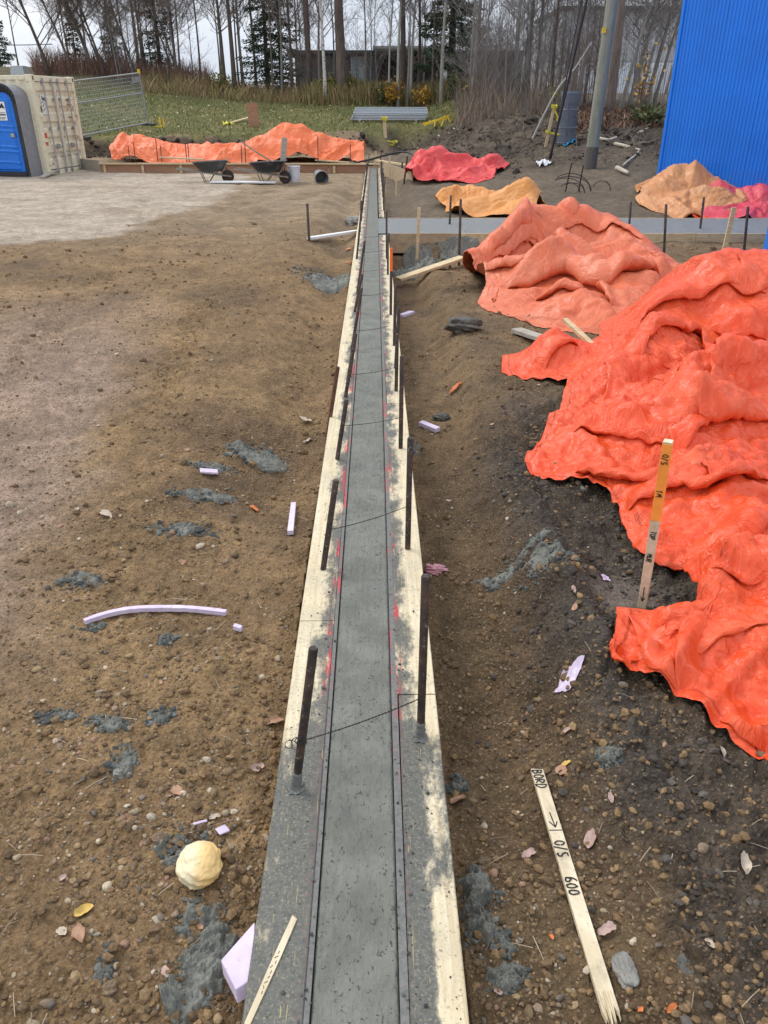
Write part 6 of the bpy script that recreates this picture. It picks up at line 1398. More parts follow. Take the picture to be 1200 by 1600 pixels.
for k in range(84):
    px = rr.choice((rr.uniform(90, 330), rr.uniform(740, 1000), rr.uniform(730, 960), rr.uniform(730, 960), rr.uniform(450, 740))); Y = rr.uniform(43.5, 50) if px < 720 else rr.uniform(31.5, 42)
    x, y = tp_(px, 150, Y); plant(rr.choice(('sapling', 'sapling_grey', 'sapling_grey')), x, y, rr.uniform(0, 6.28), rr.uniform(.4, .95), 'thin bare sapling in the undergrowth along the edge of the wood', 'bare saplings along the wood edge', 'sapling')

# evergreens
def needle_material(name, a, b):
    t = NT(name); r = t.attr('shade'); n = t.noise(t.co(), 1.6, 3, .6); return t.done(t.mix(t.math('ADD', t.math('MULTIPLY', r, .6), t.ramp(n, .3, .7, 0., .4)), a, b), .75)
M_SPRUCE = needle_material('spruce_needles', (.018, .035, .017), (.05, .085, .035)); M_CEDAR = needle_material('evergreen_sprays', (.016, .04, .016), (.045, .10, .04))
def evergreen(seed, h, w, mat, dens, label, x, y, r, low=.06, thin=0.):
    rg_ = np.random.RandomState(seed); t = thing('evergreen_tree', (x, y, Gf(x, y)), 0, label, 'tree', 'evergreens among the bare trees'); tr = MB(); tr.tube([(0, 0, -.3), (0.03, 0, h*.5), (0, .03, h)], [r, r*.6, .02], 8)
    V = []; F = []; S = []; br = MB(); nw = int(h*4.2); base = 0
    for k in range(nw):
        z = h*(low+(1-low)*k/nw); Rz = w*(1-(z/h))**.8*(1-.35*rg_.rand())+.12
        for q in range(rg_.randint(5, 8)):
            a = rg_.rand()*6.283; L = Rz*rg_.uniform(.65, 1.1)
            if rg_.rand() < thin: continue
            s = np.linspace(0, 1, 5); bx = L*s; bz = z-.28*L*s+.18*L*s**2
            ca, sa = math.cos(a), math.sin(a); br.tube(np.stack([bx*ca, bx*sa, bz], -1), np.linspace(.02, .005, 5), 3, False)
            n = int(dens*L*44)+8
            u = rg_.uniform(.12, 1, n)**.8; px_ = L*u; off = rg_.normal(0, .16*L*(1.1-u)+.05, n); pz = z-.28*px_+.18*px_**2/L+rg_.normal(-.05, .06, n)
            c = np.stack([px_*ca-off*sa, px_*sa+off*ca, pz], -1)
            d = np.stack([ca+rg_.normal(0, .6, n), sa+rg_.normal(0, .6, n), rg_.normal(-.25, .35, n)], -1); d /= np.linalg.norm(d, axis=1, keepdims=True)
            sd = np.cross(d, rg_.normal(size=(n, 3))); sd /= np.linalg.norm(sd, axis=1, keepdims=True); l = rg_.uniform(.07, .16, n)[:, None]; wd_ = l*.24
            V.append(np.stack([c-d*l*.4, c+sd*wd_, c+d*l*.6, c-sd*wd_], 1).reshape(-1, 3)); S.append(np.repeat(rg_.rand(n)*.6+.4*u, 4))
    V = np.concatenate(V); S = np.concatenate(S); F = np.arange(len(V)).reshape(-1, 4)
    tr.build('trunk', M_BARK[3], t, smooth=True); br.build('branches', M_BARK[3], t)['kind'] = 'stuff'
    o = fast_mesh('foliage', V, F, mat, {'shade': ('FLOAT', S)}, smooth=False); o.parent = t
x, y = tp_(252, 118, 48); evergreen(1, 8.5, 1.35, M_SPRUCE, 1.1, 'thin tall spruce with gaps, farthest left of the evergreens that stand tall', x, y, .13, .04, .25)
x, y = tp_(182, 112, 49); evergreen(2, 3.2, 1.0, M_SPRUCE, 1.3, 'small bushy spruce above the right half of the mesh fence', x, y, .07)
x, y = tp_(122, 112, 50); evergreen(3, 3.0, .9, M_SPRUCE, 1.0, 'small dark spruce among the leaning trees at left', x, y, .06)
x, y = tp_(418, 128, 47); evergreen(4, 8.5, 2.0, M_SPRUCE, 1.5, 'dark green spruce left of the dark house', x, y, .14, .03, .15)
x, y = tp_(440, 128, 49); evergreen(5, 9.5, 1.7, M_SPRUCE, 1.1, 'thin spruce just right of the fuller dark green one', x, y, .14, .06, .3)
x, y = tp_(703, 155, 44); evergreen(6, 10.5, 2.9, M_CEDAR, 2.2, 'big dark evergreen with hanging sprays right of the garage bay', x, y, .22, .14)
x, y = tp_(2, 105, 60); evergreen(7, 4.6, 1.3, M_SPRUCE, 1.4, 'dark spruce tip at the left edge above the container', x, y, .1)

# ------------------------------------------------------------------ undergrowth, dry grass, thicket, turf (stuff)
def stem_material():
    t = NT('dry_stems'); return t.done(t.attr('stemcol', 'Color'), .85)
M_STEM = stem_material()
def stems(name, xy, hgt, wid, cols, rng, lean=.25, leaves=0):
    n = len(xy); z = ground_z(xy[:, 0], xy[:, 1])-.02; a = rng.uniform(0, 6.28, n); d = rng.normal(0, lean, (n, 2))*hgt[:, None]
    s = np.stack([np.cos(a), np.sin(a)], -1)*wid[:, None]*.5
    b = np.concatenate([xy, z[:, None]], 1); m = b+np.concatenate([d*.4, (hgt*.55)[:, None]], 1); t = b+np.concatenate([d, hgt[:, None]], 1); s3 = np.concatenate([s, np.zeros((n, 1))], 1)
    V = np.stack([b-s3, b+s3, m+s3*.8, m-s3*.8, t+s3*.25, t-s3*.25], 1).reshape(-1, 3); i = np.arange(n)[:, None]*6
    F = np.concatenate([i+np.array((0, 1, 2, 3)), i+np.array((3, 2, 4, 5))]); cols = np.array(cols); C = cols[rng.randint(0, len(cols), n)]*rng.uniform(.7, 1.25, (n, 1))
    C = np.repeat(np.concatenate([C, np.ones((n, 1))], 1), 6, 0)
    o = fast_mesh(name, V, F, M_STEM, {'stemcol': ('FLOAT_COLOR', C)}, smooth=False); return tag(o, kind='stuff')
rng = np.random.RandomState(77)
def band(n, pxa, pxb, Y0, Y1, rng):
    px = rng.uniform(pxa, pxb, n); Y = rng.uniform(Y0, Y1, n); d = np.array([ray(p, 150) for p in (pxa, pxb)]); k = d[:, 0]/d[:, 1]
    return np.stack([(k[0]+(k[1]-k[0])*(px-pxa)/(pxb-pxa))*Y, Y], -1)
BR = [(.36, .245, .12), (.30, .19, .09), (.44, .33, .18), (.26, .15, .085), (.3, .27, .1), (.24, .25, .09)]
xy = band(11000, 225, 600, 42.5, 48, rng); stems('dry_grass', xy, rng.uniform(.12, .85, len(xy))**1.35*(.5+.6*ss(-.2, .3, fbm(xy[:, 0]*.8, xy[:, 1]*.8, 2))), rng.uniform(.015, .04, len(xy)), BR, rng, .45)
xy = band(3600, 60, 330, 46, 50, rng); stems('red_brown_brush', xy, rng.uniform(.3, 1.2, len(xy)), rng.uniform(.015, .035, len(xy)), [(.2, .1, .085), (.25, .13, .1), (.18, .11, .09), (.32, .22, .14)], rng, .3)
xy = band(9000, 480, 760, 41.5, 46, rng); stems('dry_grass', xy, rng.uniform(.25, 1.0, len(xy)), rng.uniform(.02, .05, len(xy)), BR+[(.13, .13, .035), (.16, .15, .04), (.2, .17, .05)], rng)
xy = band(4200, 715, 905, 30.5, 38, rng); stems('thicket', xy, rng.uniform(.2, 1.9, len(xy))*rng.uniform(.3, 1, len(xy))*(.5+.7*ss(-.2, .3, fbm(xy[:, 0]*.9, xy[:, 1]*.9, 2))), rng.uniform(.010, .024, len(xy)), [(.22, .185, .155), (.26, .21, .17), (.2, .13, .09), (.3, .19, .11), (.24, .21, .18)], rng, .35)
xy = band(500, 735, 1050, 33, 48, rng); stems('thicket', xy, rng.uniform(1.2, 4.6, len(xy)), rng.uniform(.012, .026, len(xy)), [(.24, .215, .19), (.29, .26, .23), (.2, .17, .145)], rng, .12)
k = 1500; xr = np.stack([rng.uniform(1.5, 10.5, k), rng.uniform(20, 33, k)], -1); xr = xr[rng.rand(k) < bank_mask(xr[:, 0], xr[:, 1])*.8]
stems('roots_and_twigs', xr, rng.uniform(.08, .3, len(xr)), rng.uniform(.012, .03, len(xr)), [(.11, .08, .055), (.16, .12, .085), (.08, .06, .042), (.3, .25, .18)], rng, 1.6)
xy = band(3500, 900, 1045, 24.5, 33, rng); stems('dead_leaf_litter', xy, rng.uniform(.05, .3, len(xy)), rng.uniform(.03, .07, len(xy)), [(.2, .1, .05), (.16, .085, .05), (.13, .09, .06)], rng, .7)
xy = band(26000, -60, 740, 30., 44, rng); xy = xy[rng.rand(len(xy)) < grass_mask(xy[:, 0], xy[:, 1])]
stems('grass', xy, rng.uniform(.04, .13, len(xy)), rng.uniform(.015, .04, len(xy)), [(.16, .165, .055), (.2, .19, .07), (.13, .15, .045), (.28, .23, .11)], rng, .5)
# yellowing bushes
M_LEAFB = needle_material('yellow_green_leaves', (.10, .11, .02), (.26, .22, .035)); M_LEAFO = needle_material('orange_leaves', (.28, .13, .02), (.5, .3, .04)); M_LEAFG = needle_material('dull_green_leaves', (.05, .07, .02), (.12, .13, .035))
def bush(x, y, h, w, mat, n, seed, label):
    rg_ = np.random.RandomState(seed); t = thing('bush', (x, y, Gf(x, y)), 0, label, 'bush', 'leafy bushes at the wood edge'); st_ = MB()
    tips = []
    for k in range(14):
        a = rg_.rand()*6.28; e = np.array((math.cos(a)*w*rg_.uniform(.2, 1), math.sin(a)*w*rg_.uniform(.2, 1), h*rg_.uniform(.5, 1))); st_.tube([(0, 0, -.1), e*.5+np.array((0, 0, .1)), e], [.015, .01, .005], 4, False); tips.append(e)
    tips = np.array(tips); c = tips[rg_.randint(0, 14, n)]*rg_.uniform(.45, 1.05, (n, 1))+rg_.normal(0, .12, (n, 3)); d = rg_.normal(size=(n, 3)); d /= np.linalg.norm(d, axis=1, keepdims=True)
    s = np.cross(d, rg_.normal(size=(n, 3))); s /= np.linalg.norm(s, axis=1, keepdims=True); l = rg_.uniform(.05, .1, (n, 1))
    V = np.stack([c-d*l, c+s*l*.6, c+d*l, c-s*l*.6], 1).reshape(-1, 3); st_.build('stems', M_BARK[1], t); o = fast_mesh('leaves', V, np.arange(len(V)).reshape(-1, 4), mat, {'shade': ('FLOAT', np.repeat(rg_.rand(n), 4))}, smooth=False); o.parent = t
for px, Y, h, w, mt, n, lab in ((516, 43.2, 1.3, .5, M_LEAFB, 500, 'yellow-green bush right of the white birch'), (548, 43.4, 1.2, .6, M_LEAFB, 500, 'yellow-green bush right of the thickest trunk'), (612, 41, 1.1, .5, M_LEAFO, 420, 'bright yellow-orange bush below the garage bay'),
    (600, 41.5, .9, .6, M_LEAFG, 400, 'dull green bush left of the yellow-orange one'), (658, 41, .9, .6, M_LEAFO, 260, 'sparse orange bush right of the slender trunk cluster'), (715, 40, 1.2, .6, M_LEAFG, 420, 'green bush below the big evergreen'),
    (742, 37, 1.5, .6, M_LEAFO, 110, 'thin bush with few orange leaves at the left end of the thicket'), (350, 44, 1.1, .6, M_LEAFB, 260, 'yellowish bush at the foot of the dark pair of trees'), (868, 32, .9, .5, M_LEAFB, 200, 'small yellowing bush below the taped stake'), (1016, 25.2, .5, .7, M_LEAFG, 380, 'low green plant on top of the dark bank by the blue wall'), (1000, 29, 2.2, .5, M_LEAFO, 90, 'tall thin bush with a few rusty leaves beside the blue wall')):
    x, y = tp_(px, 160, Y); bush(x, y, h, w, mt, n, int(px), lab)
# fallen leaves far off: pale specks on the turf
n = 900; xy = band(n, -40, 760, 31, 44.5, rng); z = ground_z(xy[:, 0], xy[:, 1])+.05
a = rng.uniform(0, 6.28, n); l = rng.uniform(.02, .05, n); ca, sa = np.cos(a)*l, np.sin(a)*l; tz = rng.uniform(-.03, .04, n)
c = np.concatenate([xy, z[:, None]], 1); V = np.stack([c+np.stack([ca, sa, tz], -1), c+np.stack([-sa, ca, tz*0], -1), c-np.stack([ca, sa, tz], -1), c-np.stack([-sa, ca, tz*0], -1)], 1).reshape(-1, 3)
C = np.array([(.45, .33, .14), (.5, .42, .24), (.36, .22, .1), (.6, .52, .36)])[rng.randint(0, 4, n)]; C = np.repeat(np.concatenate([C, np.ones((n, 1))], 1), 4, 0)
tag(fast_mesh('fallen_leaves', V, np.arange(len(V)).reshape(-1, 4), M_STEM, {'stemcol': ('FLOAT_COLOR', C)}, smooth=False), kind='stuff')
# ------------------------------------------------------------------ handwriting strokes
def _arc(cx, cy, rx, ry, a0, a1, n=12): return [(cx+rx*math.cos(math.radians(a)), cy+ry*math.sin(math.radians(a))) for a in np.linspace(a0, a1, n)]
GL = {'B': [[(0, 0), (0, 1)], [(0, 1)]+_arc(.15, .76, .4, .24, 90, -90)+[(0, .5)], [(0, .5)]+_arc(.18, .26, .45, .26, 90, -90)+[(0, 0)]],
 'O': [_arc(.32, .5, .32, .5, 0, 360, 20)], '0': [_arc(.3, .45, .3, .45, 0, 360, 20)], 'R': [[(0, 0), (0, 1)], [(0, 1)]+_arc(.15, .74, .42, .26, 90, -90)+[(0, .48), (.6, 0)]],
 'D': [[(0, 0), (0, 1)], [(0, 1)]+_arc(.1, .5, .52, .5, 90, -90)+[(0, 0)]], '/': [[(0, -.1), (.45, 1.1)]], 'S': [_arc(.3, .75, .28, .25, 40, 270)+_arc(.3, .25, .28, .25, 90, -140)],
 '6': [[(.5, 1)]+_arc(.45, .4, .42, .6, 110, 190)[:8]+_arc(.32, .25, .3, .27, 180, 540, 18)], '1': [[(.05, .75), (.3, 1), (.3, 0)]], 'M': [[(0, 0), (.08, 1), (.35, .4), (.62, 1), (.72, 0)]], 'T': [[(0, 1), (.7, 1)], [(.35, 1), (.35, 0)]],
 'P': [[(0, 0), (0, 1)], [(0, 1)]+_arc(.15, .74, .42, .26, 90, -90)+[(0, .48)]], 'U': [[(0, 1), (0, .3)]+_arc(.3, .3, .3, .3, 180, 360)+[(.6, 1)]], ' ': []}
def write(txt, org, right, up, size, parent, name='handwriting', lw=.0032, lift=None):
    m = MB(); x = 0; right, up = np.array(right, float), np.array(up, float); nrm = np.cross(right, up); rs = np.random.RandomState(len(txt))
    for ch in txt:
        for st in GL[ch]:
            p = np.array([np.array(org)+right*(x+a)*size*.8+up*(b+.05*rs.randn())*size for a, b in st])+nrm*.0012
            for a, b in zip(p[:-1], p[1:]):
                d = b-a; L = np.linalg.norm(d)
                if L > 1e-6: m.bar(a-d/L*lw*.3, b+d/L*lw*.3, lw, .0012, nrm)
        x += .95 if ch != ' ' else .6
    o = m.build(name, M_INK, parent); o['kind'] = 'stuff'; return o
# broken survey lath on the ground
la, lb = hit(838, 1207), hit(953, 1588); la[2] += .018; lb[2] += .02
d = lb-la; L = float(np.linalg.norm(d)); d /= L; side = np.cross(d, (0, 0, 1.)); side /= np.linalg.norm(side); nrm = np.cross(side, d); side = -side if side[0] < 0 else side; nrm = np.cross(d, side); nrm = nrm if nrm[2] > 0 else -nrm
t = thing('survey_lath', la, 0, 'broken pale survey lath with handwritten marks lying on the soil', 'lath')
Wl = .040; M_LATH = wood_material('lath_wood', (.56, .46, .3), (.7, .6, .43), (20, 3, 20), .45)
rs = np.random.RandomState(4); nj = 9; ends = [(x_, L+.012+.03*rs.rand()*(j % 2)-.028*rs.rand()) for j, x_ in enumerate(np.linspace(-Wl/2, Wl/2, nj))]
poly = [(-Wl/2, 0), (Wl/2, .004)]+[(x_, y_) for x_, y_ in ends[::-1]]
Mx = np.stack([side, d, nrm], 1)
o = MB().prism(poly if np.linalg.det(Mx) > 0 else poly[::-1], -.014, 0, M=Mx).build('lath_body', M_LATH, t)
m = MB()
for k in range(7): x_ = rs.uniform(-.8, .8)*Wl/2; m.prism([(x_-.002, L-.05), (x_+.002, L-.05), (x_+.001, L+rs.uniform(.0, .03))], -.004, .003+.004*rs.rand(), M=Mx)
o = m.build('splinters', M_LATH, t); o['kind'] = 'stuff'
nn = nrm*.0006
write('BORD', d*.010-side*.0175+nn, d, side, .030, t)
write('O/S', d*.215*L/.62-side*.015+nn+d*.03, d, side, .029, t); write('600', d*.31*L/.62-side*.016+nn+d*.035, d, side, .029, t)
m = MB(); q = L*.33; m.bar(d*(q-.075)-side*.002, d*(q-.012)+side*.002, .0035, .0015, nrm).bar(d*(q-.012)+side*.002, d*(q-.036)+side*.012, .0035, .0015, nrm).bar(d*(q-.012)+side*.002, d*(q-.036)-side*.012, .0035, .0015, nrm).bar(d*q-side*.019, d*q+side*.019, .0035, .0015, nrm)
o = m.build('arrow_mark', M_INK, t); o['kind'] = 'stuff'
# square survey stake with orange tip
sb_ = hit(1003, 948); sb_[2] -= .0; st_ = atY(1044, 690, sb_[1]-.02); d = st_-sb_; L = float(np.linalg.norm(d)); d /= L
t = thing('survey_stake', sb_, 0, 'upright square wooden survey stake with bright orange painted tip', 'stake')
u = np.cross(d, (0.55, 1, 0)); u /= np.linalg.norm(u); v = np.cross(d, u); sw = .034
# left face looks towards the camera-left, right face to the camera-right
MB().bar(-d*.25, d*L*.56, sw, sw, u).build('post', M_LATH, t, bevel=.0015)
MB().bar(d*L*.561, d*L*.995, sw+.0006, sw+.0006, u).build('painted_tip', plain('orange_tip_paint', (.95, .33, .05), .6), t, bevel=.0015)
MB().bar(d*L*.9955, d*(L+.003), sw*.94, sw*.94, u).build('end_grain', M_LATH, t)
faces = [(w, w.dot(np.array((-.75, -.66, 0)))) for w in (u, -u, v, -v)]; fn = max(faces, key=lambda q: q[1])[0]; fr = -np.cross(fn, d)
faces = [(w, w.dot(np.array((.6, -.8, 0)))) for w in (u, -u, v, -v)]; fn2 = max(faces, key=lambda q: q[1])[0]
def on(face, txt, s0, size):                                 # reads downwards on the face
    rgt = -d; upv = np.cross(face, rgt); write(txt, d*L*s0-upv*size*.45+face*(sw/2+.0012), rgt, upv, size, t, lw=.0028)
on(fn, 'O/S', .94, .020); on(fn, '1M', .74, .02); on(fn, 'TOP', .5, .018); on(fn, 'MUR', .36, .018)
m = MB(); c_ = d*L*.08+fn*(sw/2+.001); w_ = np.cross(fn, d); m.bar(c_+d*.05, c_-d*.02, .003, .0012, fn).bar(c_-d*.02, c_+w_*.008, .003, .0012, fn).bar(c_-d*.02, c_-w_*.008, .003, .0012, fn); m.build('arrow_mark', M_INK, t)['kind'] = 'stuff'

# ------------------------------------------------------------------ spilled concrete
M_SPLAT = concrete_material('spilled_concrete', (.112, .112, .094), (.2, .198, .17), .8, False)
GP = 'spills of grey concrete on the soil'
def spill(px, py, rx, ry, rot, h, seed, label, Y=None):
    c = hit(px, py); n, m = 60, 150; a = np.linspace(0, 2*math.pi, m); q = np.linspace(0, 1.25, n)
    A, Q = np.meshgrid(a, q); u, v = Q*rx*np.cos(A), Q*ry*np.sin(A); x = c[0]+u*math.cos(rot)-v*math.sin(rot); y = c[1]+u*math.sin(rot)+v*math.cos(rot)
    f = 1/max(.05, min(rx, ry)); nz = fbm(x*f*.55+seed*7.3, y*f*.55, 6, 2.03, .62); k = (1-Q**2)+1.9*nz-.2
    ls = 1/(1+.35*c[1]); lump = np.abs(perlin(x*34*ls+seed, y*34*ls))*1.0+np.abs(perlin(x*70*ls, y*70*ls+seed))*.7+np.abs(perlin(x*150*ls, y*150*ls))*.4
    z = ground_z(x, y)+np.clip(k, -.6, .8)*h+(np.clip(k+.15, 0, .6)+.2)*lump*max(h, .018)*1.3-.006
    z = np.where(Q > 1.2, ground_z(x, y)-.03, z)
    m_ = MB(); m_.grid(np.stack([x, y, z], -1)); o = m_.build('concrete_spill', M_SPLAT, smooth=True, loc=tuple(c)); tag(o, label, 'spilled concrete', GP)
    rs_ = np.random.RandomState(seed); nn_ = int(60*(1+min(3, rx*10))); qa = rs_.uniform(0, 6.28, nn_); qr = np.abs(rs_.normal(.75, .3, nn_)); u, v = qr*rx*np.cos(qa), qr*ry*np.sin(qa)
    CR.append(np.stack([c[0]+u*math.cos(rot)-v*math.sin(rot), c[1]+u*math.sin(rot)+v*math.cos(rot), np.full(nn_, .0045*(1+.22*c[1]))], -1))
CR = []
for i, (px, py, rx, ry, rot, h, lab) in enumerate(((318, 1490, .085, .16, .1, .022, 'large concrete spill along the left board beside the lilac foam board'), (285, 1320, .07, .05, .6, .014, 'concrete spill under the cream lump of spray foam'), (170, 1130, .075, .03, -.15, .014, 'upper part of the hooked concrete spill at left'),
    (192, 1190, .04, .07, .15, .014, 'lower part of the hooked concrete spill at left'), (250, 1118, .05, .035, .3, .012, 'small concrete spill right of the hooked one'), (85, 1118, .06, .03, .1, .01, 'flat concrete spill at the far left of the hooked one'), (127, 905, .085, .055, .1, .014, 'round concrete spill left of the lilac foam strip'),
    (316, 776, .15, .065, .1, .018, 'oval concrete spill below two smaller ones near the left board'), (290, 826, .15, .05, .0, .014, 'thin concrete spill just below the oval one'), (400, 712, .17, .13, .3, .02, 'widest scattered concrete spill left of the strip'), (330, 730, .12, .05, .1, .014, 'thin concrete spill with white scrap left of the widest one'),
    (508, 440, .38, .42, .2, .05, 'big concrete spill beside the left board near the white plank'), (262, 1000, .035, .03, .2, .012, 'small concrete lump under the lilac foam strip'), (150, 980, .04, .018, .2, .01, 'thin concrete smear at the left end of the lilac foam strip'),
    (748, 1420, .05, .12, -.1, .03, 'dark concrete spill heaped against the right board'), (690, 396, .5, .5, .2, .10, 'gravelly grey concrete heap in front of the cross slab'), (645, 432, .3, .4, .1, .07, 'lower grey concrete heap next to the right board'), (800, 885, .14, .05, .1, .01, 'thin greenish concrete smear in the right trench'), (790, 1530, .05, .035, .4, .02, 'small concrete lump right of the strip near the bottom'),
    (952, 1175, .04, .035, .2, .016, 'small round concrete lump below the near red tarp'), (165, 1510, .02, .045, .2, .014, 'small concrete lump left of the large spill'), (785, 1475, .03, .03, .2, .02, 'round concrete lump touching the lower right heap'), (715, 1225, .03, .03, .2, .02, 'concrete drips below the cement foot of the right stake'), (860, 860, .12, .1, .2, .012, 'greyish concrete patch on the mud ridge'), (640, 700, .06, .12, .1, .012, 'concrete drips along the right board in the middle'))):
    spill(px, py, rx, ry, rot, h, i+1, lab)
CR = np.concatenate(CR); rs = np.random.RandomState(31); stones('concrete_crumbs', CR[:, :2], CR[:, 2]*np.exp(rs.normal(-.1, .5, len(CR))), 1, rs, [(.09, .095, .085), (.13, .135, .12), (.075, .08, .072)], .3, .8)

# ------------------------------------------------------------------ foam, leaves, rocks and scraps
def foam_material():
    t = NT('lilac_foam'); c = t.co(); n = t.noise(c, 60, 5, .65); n2 = t.noise(c, 9, 4, .6)
    col = t.mix(t.ramp(n2, .3, .7), (.54, .44, .57), (.66, .57, .69)); return t.done(t.mix(t.ramp(n, .58, .7, 0., .6), col, (.36, .27, .33)), .75, t.bump(n, .4, .004))
M_FOAM = foam_material()
def strip_of(pts, w, th, label, name='foam_strip', mat=None, dz=.012, cat='foam', group='pieces of lilac foam on the soil', n=26):
    P = spline([hit(*p)+np.array((0, 0, dz)) for p in pts], n) if len(pts) > 2 else np.array([hit(*p)+np.array((0, 0, dz)) for p in pts])
    m = MB(); T = np.gradient(P, axis=0); T /= np.linalg.norm(T, axis=1, keepdims=True); S = np.cross(T, (0, 0, 1)); k = len(P); U = np.array((0, 0, 1.))
    jw = 1+.06*np.random.RandomState(int(w*1e4)).randn(k)[:, None]
    V = np.stack([P-S*w/2*jw, P+S*w/2*jw, P+S*w/2*jw+U*th, P-S*w/2*jw+U*th], 1).reshape(-1, 3)
    m.add(V, [(i*4+j, i*4+(j+1) % 4, (i+1)*4+(j+1) % 4, (i+1)*4+j) for i in range(k-1) for j in range(4)]+[(3, 2, 1, 0), ((k-1)*4, (k-1)*4+1, (k-1)*4+2, (k-1)*4+3)])
    c = P[0]; o = m.build(name, mat or M_FOAM, loc=tuple(c), bevel=.002); return tag(o, label, cat, group)
strip_of([(133, 976), (165, 965), (205, 957), (250, 955), (300, 956), (354, 962)], .022, .02, 'long curved strip of lilac foam lying on the soil at left', dz=.004)
strip_of([(459, 791), (454, 836)], .03, .025, 'short straight stick of lilac foam beside the left board', dz=.0); strip_of([(657, 664), (684, 675)], .05, .03, 'short lilac foam stick right of the right board', dz=0)
strip_of([(626, 496), (644, 490)], .07, .03, 'small lilac foam piece right of the right board farther up', dz=0); strip_of([(366, 982), (378, 986)], .022, .02, 'tiny lilac foam chunk at the right end of the long strip', dz=0, name='foam_chunk')
strip_of([(313, 740), (341, 742)], .05, .012, 'whitish foam scrap in the concrete spill left of the strip', dz=.012, name='foam_scrap'); strip_of([(302, 1290), (324, 1284)], .008, .006, 'thin lilac foam sliver above the cream foam lump', dz=.002, name='foam_sliver')
strip_of([(340, 1303), (356, 1296)], .03, .006, 'flat pinkish foam scrap just above the cream foam lump', dz=.004, name='foam_scrap')
# foam board offcut leaning at the left board
c = hit(372, 1545); o = thing('foam_board', c, 0, 'broken lilac foam board offcut propped at the left board near the bottom', 'foam', 'pieces of lilac foam on the soil')
A = np.array([atz(398, 1440, -.005), atz(397, 1528, -.012), atz(368, 1546, -.02), atz(345, 1500, -.02)])-c
A2 = A+np.array((0.004, -.012, -.035)); m = MB(); m.add(np.concatenate([A, A2]), [(0, 3, 2, 1), (4, 5, 6, 7), (0, 1, 5, 4), (1, 2, 6, 5), (2, 3, 7, 6), (3, 0, 4, 7)]); m.build('board_piece', M_FOAM, o, bevel=.002)
# cream lump of cured spray foam
def lumpy(name, c, r, mat, label, cat, seed, amp=.25, f=2., group=None, sub=4, aspect=(1, 1, 1), lift=.6):
    bv, bf = ico(sub); n_ = np.array([fbm(bv[:, 0]*f+seed+bv[:, 2]*1.7, bv[:, 1]*f+bv[:, 2]*f, 3)])[0]; n2 = np.abs(fbm(bv[:, 0]*f*2.3-bv[:, 2]*3+seed, bv[:, 1]*f*2.3+bv[:, 2]*f*2, 3))
    v = bv*(1+amp*n_+amp*.6*(n2-.25))[:, None]*r*np.array(aspect)+np.array((0, 0, r*lift*aspect[2])); m = MB(); m.add(v, bf); o = m.build(name, mat, smooth=True); o.location = tuple(c); return tag(o, label, cat, group)
t = NT('spray_foam'); co_ = t.co(); nx = t.n('SeparateXYZ'); t.put(nx.inputs[0], co_); nn_ = t.noise(co_, 28, 5, .6); t.put(nx.inputs[0], co_)
M_SPRAY = t.done(t.mix(t.ramp(t.math('ADD', nx.outputs[0], t.math('MULTIPLY', nn_, .02)), -.01, .035), (.72, .62, .4), (.74, .5, .2)), .6, t.bump(t.noise(co_, 90, 5, .65), .5, .004))
c = hit(314, 1362); lumpy('spray_foam_lump', c, .058, M_SPRAY, 'cream yellow lump of hardened spray foam on the soil', 'foam lump', 3, .17, 1.0, sub=5, aspect=(1, 1.12, .85))
M_FLUFF = plain('pink_fluff', (.62, .3, .34), .95); c = hit(680, 894); lumpy('insulation_fluff', c, .045, M_FLUFF, 'tuft of pink insulation fluff behind the tall right stake', 'insulation', 8, .8, 2.4, aspect=(1.1, .7, .5))
scrap('plastic_scrap', hit(889, 1057), .045, plain('lilac_plastic', (.6, .5, .64), .4), 'crumpled pale lilac plastic scrap in the mud at right', 'plastic scrap', 12, .5)
scrap('plastic_scrap', hit(946, 904), .02, plain('lilac_plastic_small', (.6, .45, .62), .4), 'small lilac scrap in the mud beside the survey stake', 'plastic scrap', 13, .8)
M_ROCKD = concrete_material('dark_rock', (.07, .065, .055), (.13, .12, .1), .3, False); M_ROCKG = concrete_material('grey_rock', (.2, .19, .165), (.31, .295, .26), .3, False); M_ROCKB = concrete_material('brown_rock', (.16, .105, .06), (.26, .18, .11), .3, False)
for px, py, r, mt, asp, lab in ((725, 512, .15, M_ROCKD, (1.1, .8, .5), 'dark flat-topped rock in the right trench below the salmon tarp'), (977, 1520, .03, M_ROCKG, (.9, 1.5, .5), 'large flat grey stone right of the lath end'), (1070, 1515, .022, M_ROCKD, (.8, 1.4, .5), 'long dark grey stone at lower right'),
    (184, 1208, .014, M_ROCKG, (1, 1, .7), 'pale round pebble on the hooked concrete spill'), (246, 1312, .018, M_ROCKB, (1, 1, .7), 'brown pebble left of the cream foam lump'), (690, 655, .05, M_ROCKD, (1.2, .9, .7), 'dark grey stone below the lilac foam stick at right'), (170, 1546, .018, M_ROCKB, (1, 1, .7), 'brown round pebble at the lower left'), (555, 350, .2, M_ROCKG, (1, .8, .5), 'pale stone beside the left board near the cross slab')):
    lumpy('rock', hit(px, py), r, mt, lab, 'rock', px, .45, 1.3, 'single stones', 4, asp, .35)
def leaf_mat(name, col): t = NT(name); n = t.noise(t.co(), 60, 4, .6); return t.done(t.mix(t.ramp(n, .3, .7), tuple(q*.75 for q in col), col), .6)
M_LEAF = {'yellow': leaf_mat('yellow_leaf', (.62, .4, .09)), 'brown': leaf_mat('brown_leaf', (.4, .22, .13)), 'pink': leaf_mat('pinkish_leaf', (.46, .31, .26)), 'orange': leaf_mat('orange_leaf', (.62, .17, .04)), 'pale': leaf_mat('pale_leaf', (.5, .4, .3))}
